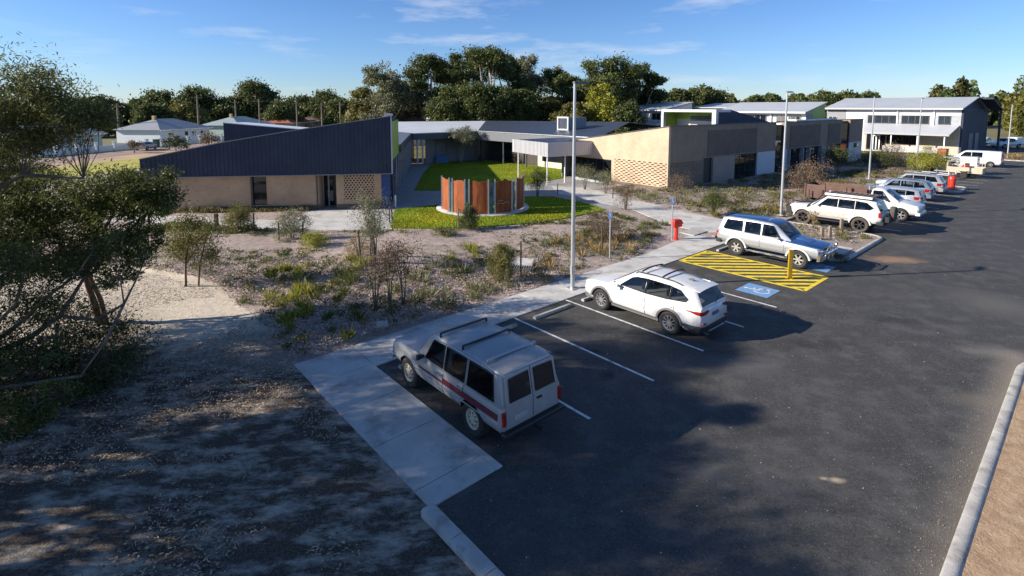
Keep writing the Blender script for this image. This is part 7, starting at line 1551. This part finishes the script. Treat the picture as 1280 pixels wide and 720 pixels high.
# rounded trees on the left skyline
SPEC = [(205, 113, 165, 9, 'leaf_far', 'broad dark tree behind the white weatherboard house'), (250, 105, 170, 10, 'leaf_far', 'big dark rounded tree behind the tall power pole'), (236, 128, 150, 6, 'leaf_olive', 'lighter green rounded tree left of the tall power pole'), (190, 130, 145, 5, 'leaf_far', 'low tree above the grey hip roof'),
 (325, 104, 175, 9, 'leaf_far', 'dark rounded tree above the terracotta roof'), (296, 120, 170, 7, 'leaf_far', 'dark tree between the two biggest rounded trees on the left skyline'), (352, 130, 160, 6, 'leaf_far', 'low green tree right of the terracotta roof'),
 (385, 118, 175, 8, 'leaf_far', 'dark tree behind the low far houses'), (412, 115, 172, 7, 'leaf_far', 'dark tree rising left of the leftmost tall gum'), (430, 122, 165, 6, 'leaf_far', 'small tree near the triangular sign'),
 (140, 128, 150, 8, 'leaf_far', 'dark tree right of the overhanging corner tree, on the far street'), (112, 122, 130, 7, 'leaf_olive', 'tree behind the long green boarded house'), (165, 138, 175, 9, 'leaf_far', 'low dark tree over the far grey roofs')]
for i, (px, pt, Y, w, lm, lab) in enumerate(SPEC):
    gum('rounded_tree', lab, at(px, Y), hz(pt, Y)*.92, w*1.15, 200 + i, lm, n=8000, low=.0, leaf=(.8, .42), sub=.65, flat=1.0)
SPEC = [(842, 112, 150, 8, 'dark tree skyline left of the two storey roofs'), (868, 112, 150, 7, 'dark tree above the cream walled link block'), (888, 114, 155, 6, 'small dark tree right of the cream walled link block'), (940, 121, 170, 5, 'isolated rounded tree above the middle two storey roof, left one'), (964, 120, 175, 3.4, 'isolated small tree above the middle two storey roof, right one'),
 (1030, 117, 150, 6, 'tree above the lime end panel'), (1056, 114, 150, 7, 'taller tree left of the big two storey roof'), (1080, 118, 155, 6, 'low tree behind the left end of the big two storey roof'), (1085, 116, 165, 4, 'round tree peeping over the big two storey roof')]
for i, (px, pt, Y, w, lab) in enumerate(SPEC):
    gum('rounded_tree', lab, at(px, Y), hz(pt, Y), w, 300 + i, 'leaf_far', n=6000, low=.05, leaf=(.8, .42), sub=.6)
# wooded rise and far belts of trees: one mass each
def woods(name, pts, n, lm, seed, leaf, low=0.):
    g = np.random.default_rng(seed); P = []; T = []
    pts = np.array(pts, float); seg = np.linalg.norm(np.diff(pts[:, :2], axis=0), axis=1); cum = np.r_[0, np.cumsum(seg)]
    nc = int(cum[-1] / 3.2)
    for k in range(nc):
        u = g.uniform(0, cum[-1]); x, y, h = [np.interp(u, cum, pts[:, j]) for j in range(3)]
        y += g.uniform(0, 26); hh = h * g.uniform(.6, 1.05); r = g.uniform(2.4, 4.2); m_ = n // nc
        d = rand_dirs(m_, g) * (g.uniform(.3, 1, m_)**(1/3))[:, None]
        P.append(np.column_stack([x + d[:, 0]*r, y + d[:, 1]*r, -.2 + hh*.5 + d[:, 2]*hh*.5])); T.append(np.full(m_, g.uniform(.6, 1.5)))
    P = np.vstack(P); T = np.concatenate(T) * g.uniform(.75, 1.3, len(P))
    hue = np.repeat(g.uniform(.85, 1.35, nc), n // nc)
    tag(leaf_obj(name, M[lm], P, rand_dirs(len(P), g, .3), leaf[0], leaf[1], np.stack([T*hue, T, T*.95], 1), g), kind='stuff')
woods('far_woods', [(118, 118, 9), (140, 122, 11), (190, 150, 12)], 42000, 'leaf_mid', 41, (1.0, .6))
woods('far_woods', [(150, 180, 17), (210, 200, 21), (320, 230, 22)], 30000, 'leaf_far', 42, (1.5, .9))
woods('far_woods', [(-190, 190, 11), (-120, 200, 12), (-60, 200, 9), (0, 160, 9), (40, 170, 10)], 110000, 'leaf_far', 43, (1.3, .8))
woods('far_woods', [(40, 180, 10), (110, 230, 14), (180, 250, 14)], 50000, 'leaf_far', 44, (1.4, .8))

woods('far_woods', [(-330, 90, 11), (-260, 150, 12), (-190, 200, 11)], 40000, 'leaf_far', 45, (1.4, .8))
woods('far_woods', [(320, 240, 16), (400, 200, 14), (460, 120, 12)], 30000, 'leaf_far', 46, (1.6, .9))
# --- planting in the beds
def shrub(px, py, h, w, lm, label, seed, n=2600, leaf=(.09, .025), stems=4, cat='shrub', name='shrub', bare=.0, bark='bark', base=None, up=.5):
    g_ = G(px, py); z = ground_z(g_.x, g_.y); g = np.random.default_rng(seed); T = []; B = []; n = int(n * (1.9 if lm not in ('leaf_brown', 'leaf_straw') and n > 1500 else 1.25))
    for i in range(stems):
        a = 2*math.pi*i/stems + g.uniform(-.4, .4); r = w*.3; T.append(([(0.03*math.cos(a), .03*math.sin(a), -.05), (r*.3*math.cos(a), r*.3*math.sin(a), h*.4), (r*math.cos(a), r*math.sin(a), h*.8)], .018 + h*.008, .006))
        B.append((r*math.cos(a), r*math.sin(a), h*(.38 + .4*bare) + g.uniform(0, .2)*h, w*.36, w*.36, h*(.34 - .12*bare), n/stems, 14))
    B.append((0, 0, h*.72, w*.3, w*.3, h*.26, n/stems, 12))
    return tree(name, label, cat, (g_.x, g_.y, z), T, B, leaf, lm, bark, seed=seed, up=up, twig_r=.008)
shrub(299, 291, 1.75, 1.5, 'leaf_olive', 'round feathery green shrub by the building path, nearest the tall dark window', 51, 3400)
shrub(366, 302, 2.0, 1.7, 'leaf_grey', 'grey green shrub between two dark stakes by the building path', 52, 3000)
shrub(393, 312, 1.1, 1.4, 'leaf_bright', 'low bright green clump right of the grey green shrub', 53, 1800)
shrub(586, 287, 1.75, 1.3, 'leaf_dark', 'dark dense shrub before the rusted screen', 54, 3400)
shrub(556, 297, .8, 1.3, 'leaf_mid', 'low wide shrub at the lower edge of the front lawn', 55, 1500)
shrub(628, 353, 1.6, .95, 'leaf_olive', 'rounded upright green shrub left of the drain pit', 56, 3000)
shrub(468, 338, 3.3, 1.5, 'leaf_grey', 'tall wispy grey green sapling in the middle of the garden bed', 57, 2300, (.09, .028), 5, bare=.5, name='sapling', cat='sapling')
shrub(449, 325, 1.3, 1.2, 'leaf_straw', 'straw coloured clump at the foot of the tall wispy sapling', 58, 1000)
for px, py, h, lab, sd in ((470, 396, 2.1, 'thin dark leaved sapling, left one of the three near the concrete path', 59), (487, 390, 2.2, 'thin dark leaved sapling, middle one of the three near the concrete path', 60), (504, 388, 2.3, 'thin dark leaved sapling, right one of the three near the concrete path', 61)):
    shrub(px, py, h, 1.15, 'leaf_brown', lab, sd, 900, (.08, .03), 3, bare=.5, name='sapling', cat='sapling')
shrub(746, 300, 1.7, 1.7, 'leaf_brown', 'dry brownish open shrub behind the slim sign post', 62, 1500, stems=6)
shrub(762, 302, 1.5, 1.4, 'leaf_brown', 'dry open shrub just right of the slim sign post', 63, 1100, stems=5)
shrub(782, 262, 2.2, 1.5, 'leaf_brown', 'tall dry brown shrub between the entrance path and the cream wall', 64, 1500, stems=5)
shrub(672, 246, 2.6, 1.7, 'leaf_dark', 'leafy sapling just right of the rusted screen', 65, 2600, bare=.35, name='sapling', cat='sapling')
shrub(731, 237, 2.3, 1.9, 'leaf_grey', 'grey green sapling before the entrance glazing, left one', 66, 1700, bare=.4, name='sapling', cat='sapling')
shrub(757, 242, 2.2, 1.8, 'leaf_grey', 'grey green sapling before the entrance glazing, right one', 67, 1700, bare=.4, name='sapling', cat='sapling')
shrub(892, 268, 1.9, 1.3, 'leaf_mid', 'upright green shrub beside the entrance path, right of the red hydrant', 68, 2400)
shrub(846, 258, 2.4, 1.8, 'leaf_brown', 'dry twiggy sapling at the shaded corner of the brown brick face', 69, 1300, bare=.3, name='sapling', cat='sapling')
shrub(1008, 252, 3.4, 2.9, 'leaf_brown', 'large reddish brown bush left of the muddy white wagon', 70, 3600, (.13, .04), stems=6, cat='bush', name='bush')
shrub(1046, 218, 3.0, 2.6, 'leaf_dark', 'leafy sapling against the pale end panel of the brown brick face', 71, 2200, (.14, .05), bare=.35, name='sapling', cat='sapling')
shrub(1162, 216, 2.8, 3.6, 'leaf_bright', 'bright yellow green bush before the veranda', 72, 3600, (.14, .05), stems=6, cat='bush', name='bush')
shrub(1112, 210, 3.0, 3.2, 'leaf_brown', 'rusty brown bush below the veranda wall', 73, 2400, (.14, .05), stems=6, cat='bush', name='bush')
shrub(1098, 212, 2.4, 3.4, 'leaf_dark', 'dark green bush left of the rusty brown bush', 74, 2200, (.14, .05), stems=6, cat='bush', name='bush')
shrub(1016, 290, 1.3, .5, 'leaf_straw', 'pale stemmed sapling in the kerbed island', 75, 350, stems=3, bare=.6, name='sapling', cat='sapling')
shrub(1046, 325, .45, .9, 'leaf_mid', 'low green clump at the tip of the kerbed island by the blue bonnet', 76, 700)
shrub(577, 204, 4.2, 3.2, 'leaf_grey', 'small round crowned tree at the back of the courtyard lawn', 77, 3000, (.2, .07), stems=4, bare=1.0, name='courtyard_tree', cat='tree', bark='bark_pale')
shrub(1270, 200, 1.0, 2.6, 'leaf_straw', 'dry grassy clump on the verge right of the white van', 78, 900, (.2, .04))
shrub(168, 190, 2.2, 1.8, 'leaf_brown', 'small dry street tree on the sandy verge', 79, 500, (.25, .1), bare=.6); shrub(220, 187, 2.6, 3.4, 'leaf_dark', 'dark round street bush on the grass verge', 80, 900, (.3, .14)); shrub(261, 180, 2.6, 3.2, 'leaf_brown', 'brownish street bush at the end of the grass verge', 81, 700, (.3, .14))

# strappy tufts: individual plants copied from a few prototypes
def tuft_proto(lm, n, h, w, seed, label, group, spread=.5, wd=.022):
    g = np.random.default_rng(seed); P, D, Ls = [], [], []
    a = g.uniform(0, 2*math.pi, n); t = g.uniform(.05, spread, n); L = h * g.uniform(.55, 1.1, n)
    d = np.column_stack([np.cos(a)*np.sin(t*1.5), np.sin(a)*np.sin(t*1.5), np.cos(t*1.5)]); b = np.column_stack([np.cos(a)*w*g.uniform(0, .5, n), np.sin(a)*w*g.uniform(0, .5, n), np.zeros(n)])
    tint = g.uniform(.6, 1.35, n)
    o = leaf_obj('tuft', M[lm], b + d*L[:, None]/2, d, L, wd, np.stack([tint*g.uniform(.9, 1.2, n), tint, tint*.9], 1), g)
    tag(o, label, 'tuft', group); return o
PROT = {}
ng = np.random.default_rng(77)
NOGO = HARD + [ISLE1, ISLE2]
def put_tufts(region, n, proto, label, group, smin=.7, smax=1.35):
    lm, nb, h, w, sp, wd = proto
    pts = gp(region) if len(region[0]) == 2 and region[0][0] > 60 else region
    q = scatter_in(pts, n, ng, NOGO); protos = [tuft_proto(lm, nb, h, w, ng.integers(9999), label, group, sp, wd) for _ in range(3)]
    for i, (x, y) in enumerate(q):
        if i < 3: o = protos[i]
        else: o = protos[i % 3].copy(); COL.objects.link(o)
        s = ng.uniform(smin, smax); o.location = (x, y, ground_z(x, y) - .01); o.rotation_euler = (0, 0, ng.uniform(0, 6.28)); o.scale = (s, s, s)
GREEN = ('leaf_bright', 40, .40, .26, .6, .028); OLV = ('leaf_olive', 40, .46, .28, .6, .028); GREY = ('leaf_grey', 44, .40, .3, .85, .028); DRK = ('leaf_mid', 40, .40, .26, .65, .028); STR = ('leaf_straw', 42, .46, .28, .6, .022)
put_tufts([(334, 342), (372, 338), (392, 372), (388, 425), (352, 420), (336, 380)], 38, GREEN, 'yellow green strappy tuft beside the curve of the pale sand track', 'yellow green tufts by the sand track')
put_tufts([(392, 370), (440, 345), (455, 400), (440, 440), (400, 428)], 26, DRK, 'dark green tuft between the yellow green tufts and the three dark saplings', 'dark green tufts in the garden bed')
put_tufts([(425, 308), (455, 306), (470, 345), (430, 360)], 11, GREEN, 'bright tuft left of the tall wispy sapling', 'bright tufts by the wispy sapling')
put_tufts([(490, 300), (545, 296), (605, 310), (600, 328), (520, 330), (485, 320)], 24, GREEN, 'yellow green tuft below the front lawn, right of the wispy sapling', 'yellow green tufts below the lawn')
put_tufts([(500, 292), (535, 291), (532, 302), (500, 303)], 7, DRK, 'dark spiky tuft at the lower left edge of the front lawn', 'dark spiky tufts at the lawn edge', 1.1, 1.5)
put_tufts([(520, 340), (610, 335), (612, 385), (520, 392)], 22, GREY, 'grey green tuft between the three dark saplings and the rounded shrub', 'grey tufts in the middle of the bed')
put_tufts([(665, 312), (745, 290), (800, 290), (795, 315), (700, 342), (660, 345)], 34, STR, 'straw brown tuft near the slim sign post, right of the drain pit', 'straw tufts near the sign post')
put_tufts([(660, 292), (745, 275), (760, 285), (670, 312)], 16, GREY, 'grey tuft below the tip of the front lawn', 'grey tufts below the lawn tip')
put_tufts([(730, 250), (800, 262), (822, 255), (822, 246), (760, 244)], 16, GREY, 'pale tuft before the cream perforated wall', 'tufts before the cream wall')
put_tufts([(850, 262), (905, 268), (960, 258), (1000, 262), (970, 272), (920, 280)], 34, OLV, 'olive tuft in the bed between the entrance path and the lamp post', 'olive tufts by the entrance path')
put_tufts([(985, 258), (1030, 250), (1020, 268), (985, 280)], 12, GREEN, 'bright green tuft at the nose of the muddy white wagon', 'bright tufts at the muddy wagon')
put_tufts([(820, 276), (836, 282), (800, 300), (790, 290)], 8, DRK, 'dark tuft left of the red hydrant', 'dark tufts by the hydrant')
put_tufts([(205, 282), (290, 288), (300, 300), (230, 310), (200, 305)], 12, OLV, 'low olive tuft in the mulch below the building path', 'olive tufts below the building path')
put_tufts([(400, 290), (480, 290), (470, 300), (400, 305)], 10, DRK, 'small dark tuft along the lower edge of the building path', 'dark tufts along the building path')
put_tufts(abp([(16.2, -.8), (16.8, -.8), (16.8, 4.5), (16.2, 4.5)]) if 0 else abp([(19.0, .5), (22.3, .5), (22.3, 4.8), (19.0, 4.8)]), 10, OLV, 'small tuft in the kerbed island between the blue roofed wagon and the muddy white wagon', 'tufts in the kerbed island') if 0 else None
# low plants, mulch chips, leaf litter and stones nobody could count
BED = gp([(60, 330), (180, 283), (300, 292), (490, 290), (640, 284), (760, 264), (800, 268), (835, 284)]) + abp([(9.8, -1.7), (-6.9, -1.7)]) + gp([(350, 440), (318, 396), (255, 352), (165, 338)])
BED2 = [tuple(rp(s, t)[:2]) for s, t in ((-6, -1), (-1, 11), (-.4, .3), (4, -.3), (45, -.3), (45, -5), (20, -7), (6, -9), (-3, -7))]
def spread(name, poly, n, lm, l, w, up, hi, seed, lo=.5, high=1.4, hue=.1, holes=NOGO, zoff=.0, clump=None):
    flat = lm in ('chip', 'litter')
    g = np.random.default_rng(seed)
    if clump:
        c = scatter_in(poly, clump[0], g, holes); k = g.integers(0, len(c), n); q = c[k] + g.normal(size=(n, 2))*clump[1]
        bad = np.zeros(n, bool)
        for h_ in holes: bad |= inpoly(q[:, 0], q[:, 1], h_)
        q = q[~bad]
    else: q = scatter_in(poly, n, g, holes)
    n = len(q); ii = np.clip(((q[:, 0] - x0)/st).round().astype(int), 0, nx-1); jj = np.clip(((q[:, 1] - y0)/st).round().astype(int), 0, ny-1)
    z = Z[jj, ii] + zoff + g.uniform(0, hi, n); t = g.uniform(lo, high, n)
    L = l*g.uniform(.5, 1.4, n)
    tag(leaf_obj(name, M[lm], np.column_stack([q, z]), rand_dirs(n, g, up), L, w*g.uniform(.6, 1.3, n), np.stack([t*g.uniform(1-hue, 1+hue, n), t, t*g.uniform(1-hue, 1+hue, n)], 1), g, flat=flat), kind='stuff')
spread('mulch_chips', BED, 90000, 'chip', .085, .04, 0, .03, 61, .4, 1.5)
spread('mulch_chips', BED2, 20000, 'chip', .13, .06, 0, .04, 62, .4, 1.4)
spread('ground_cover', BED, 13000, 'leaf_grey', .12, .035, .7, .14, 63, .5, 1.3, .2, clump=(420, .16))
spread('ground_cover', BED, 19000, 'leaf_olive', .13, .035, 1.0, .2, 64, .5, 1.4, .2, clump=(320, .15))
spread('dry_ground_cover', BED, 8000, 'leaf_brown', .12, .025, .8, .14, 65, .5, 1.5, .15, clump=(300, .17))
UPB = gp([(185, 281), (290, 286), (370, 290), (490, 289), (640, 284), (760, 264), (800, 275), (700, 300), (560, 312), (330, 322), (190, 318)])
spread('mulch_chips', UPB, 26000, 'chip', .15, .06, 0, .05, 91, .3, 1.5)
spread('ground_cover', UPB, 9000, 'leaf_grey', .14, .035, .8, .16, 92, .4, 1.3, .2, clump=(330, .14))
spread('dry_ground_cover', UPB, 6000, 'leaf_brown', .14, .03, .8, .15, 93, .4, 1.3, .2, clump=(240, .14))
spread('ground_cover', UPB, 24000, 'leaf_mid', .17, .05, .9, .22, 94, .4, 1.3, .2, clump=(460, .13))
spread('ground_cover', UPB, 12000, 'leaf_olive', .18, .05, 1.0, .24, 95, .5, 1.4, .2, clump=(230, .13))
spread('ground_cover', BED, 19000, 'leaf_mid', .13, .04, .8, .16, 96, .4, 1.3, .2, clump=(480, .12))
spread('ground_cover', BED2, 14000, 'leaf_olive', .18, .05, 1.0, .25, 66, .5, 1.4, .2, clump=(220, .25))
spread('ground_cover', BED2, 9000, 'leaf_grey', .16, .05, .8, .2, 67, .5, 1.4, .2, clump=(160, .25))
CARB = abp([(23, -.4), (86, -.4), (86, -4), (60, -5), (40, -8), (23, -7)])
spread('ground_cover', CARB, 12000, 'leaf_olive', .2, .06, 1.0, .25, 68, .5, 1.4, .2, clump=(170, .3)); spread('ground_cover', CARB, 9000, 'leaf_brown', .2, .05, 1.0, .25, 69, .5, 1.4, .2, clump=(150, .3))
WALLB = gp([(196, 267.5), (330, 266), (395, 264), (395, 262.5), (330, 262.5), (196, 265.6)])
spread('ground_cover', WALLB, 5000, 'leaf_olive', .2, .05, 1.2, .22, 70, .5, 1.4, .2, holes=[PATH_L], clump=(90, .2)); spread('dry_ground_cover', WALLB, 3000, 'leaf_straw', .2, .04, 1.2, .22, 71, .5, 1.3, .2, holes=[PATH_L], clump=(60, .2))
FORE = gp([(0, 470), (120, 425), (330, 425), (366, 460)]) + abp([(-7.15, 0), (-7.15, 12)]) + [(-3, 2), (-14, 2), (-16, 10)]
spread('leaf_litter', FORE, 52000, 'litter', .07, .026, 0, .03, 72, .25, 3.4, .15)
spread('leaf_litter', FORE, 2200, 'litter', .30, .012, 0, .03, 73, .3, 1.6, .1)
spread('leaf_litter', gp([(20, 350), (165, 345), (250, 360), (330, 425), (100, 430), (0, 430)]), 7000, 'litter', .08, .03, 0, .02, 74, .3, 1.5)
spread('leaf_litter', abp([(-6.5, 11.8), (-5, 12.05), (9.4, 12.05), (9.4, 11.6), (-6.5, 11.5)]), 700, 'litter', .035, .015, 0, .008, 75, .6, 1.8, holes=[], zoff=.165)
I1 = abp([(19.0, .2), (22.3, .2), (22.3, 4.9), (19.0, 4.9)]); I2 = abp([(46.4, .2), (49.4, .2), (49.4, 4.6), (46.4, 4.6)])
for k, P in enumerate((I1, I2, abp([(16.05, .2), (16.85, .2), (16.85, 4.8), (16.05, 4.8)]))):
    spread('ground_cover', P, 1500, 'leaf_olive', .14, .035, 1.0, .2, 80 + k, .5, 1.4, .2, holes=[], zoff=.24, clump=(26, .12)); spread('mulch_chips', P, 1500, 'chip', .1, .05, 0, .02, 84 + k, .4, 1.5, holes=[], zoff=.25)
SOILP = abp([(-8, 12.5), (9.4, 14.5), (9.4, 22), (-8, 22)])
spread('leaf_litter', SOILP, 5000, 'litter', .05, .02, 0, .02, 88, .6, 2.2, holes=[], zoff=.26)

GRIT = abp([(-5.1, .1), (9.5, .1), (9.5, 11.8), (-6.8, 11.8), (-6.8, 5.6), (-5.1, 5.6)])
def grit(n, l, lo, high, seed, poly):
    g = np.random.default_rng(seed); q = scatter_in(poly, n, g); t = g.uniform(lo, high, n)
    tag(leaf_obj('asphalt_grit', M['chip'], np.column_stack([q, np.full(n, .008)]), rand_dirs(n, g), l*g.uniform(.5, 1.4, n), l*.7, np.stack([t, t*1.1, t*1.2], 1), g, flat=True), kind='stuff')
grit(10000, .02, .15, .7, 401, GRIT); grit(1500, .014, .3, 1.2, 402, abp([(-6.5, 11.2), (9.3, 10.4), (9.3, 11.85), (-6.5, 11.85)])); grit(1300, .014, .3, 1.2, 404, abp([(-6.5, 11.6), (9.3, 11.4), (9.3, 11.85), (-6.5, 11.85)]))
grit(260, .04, .5, 1.2, 403, abp([(-5.1, .1), (30, 5.8), (30, 11.8), (-6.8, 11.8), (-6.8, 5.6)]))
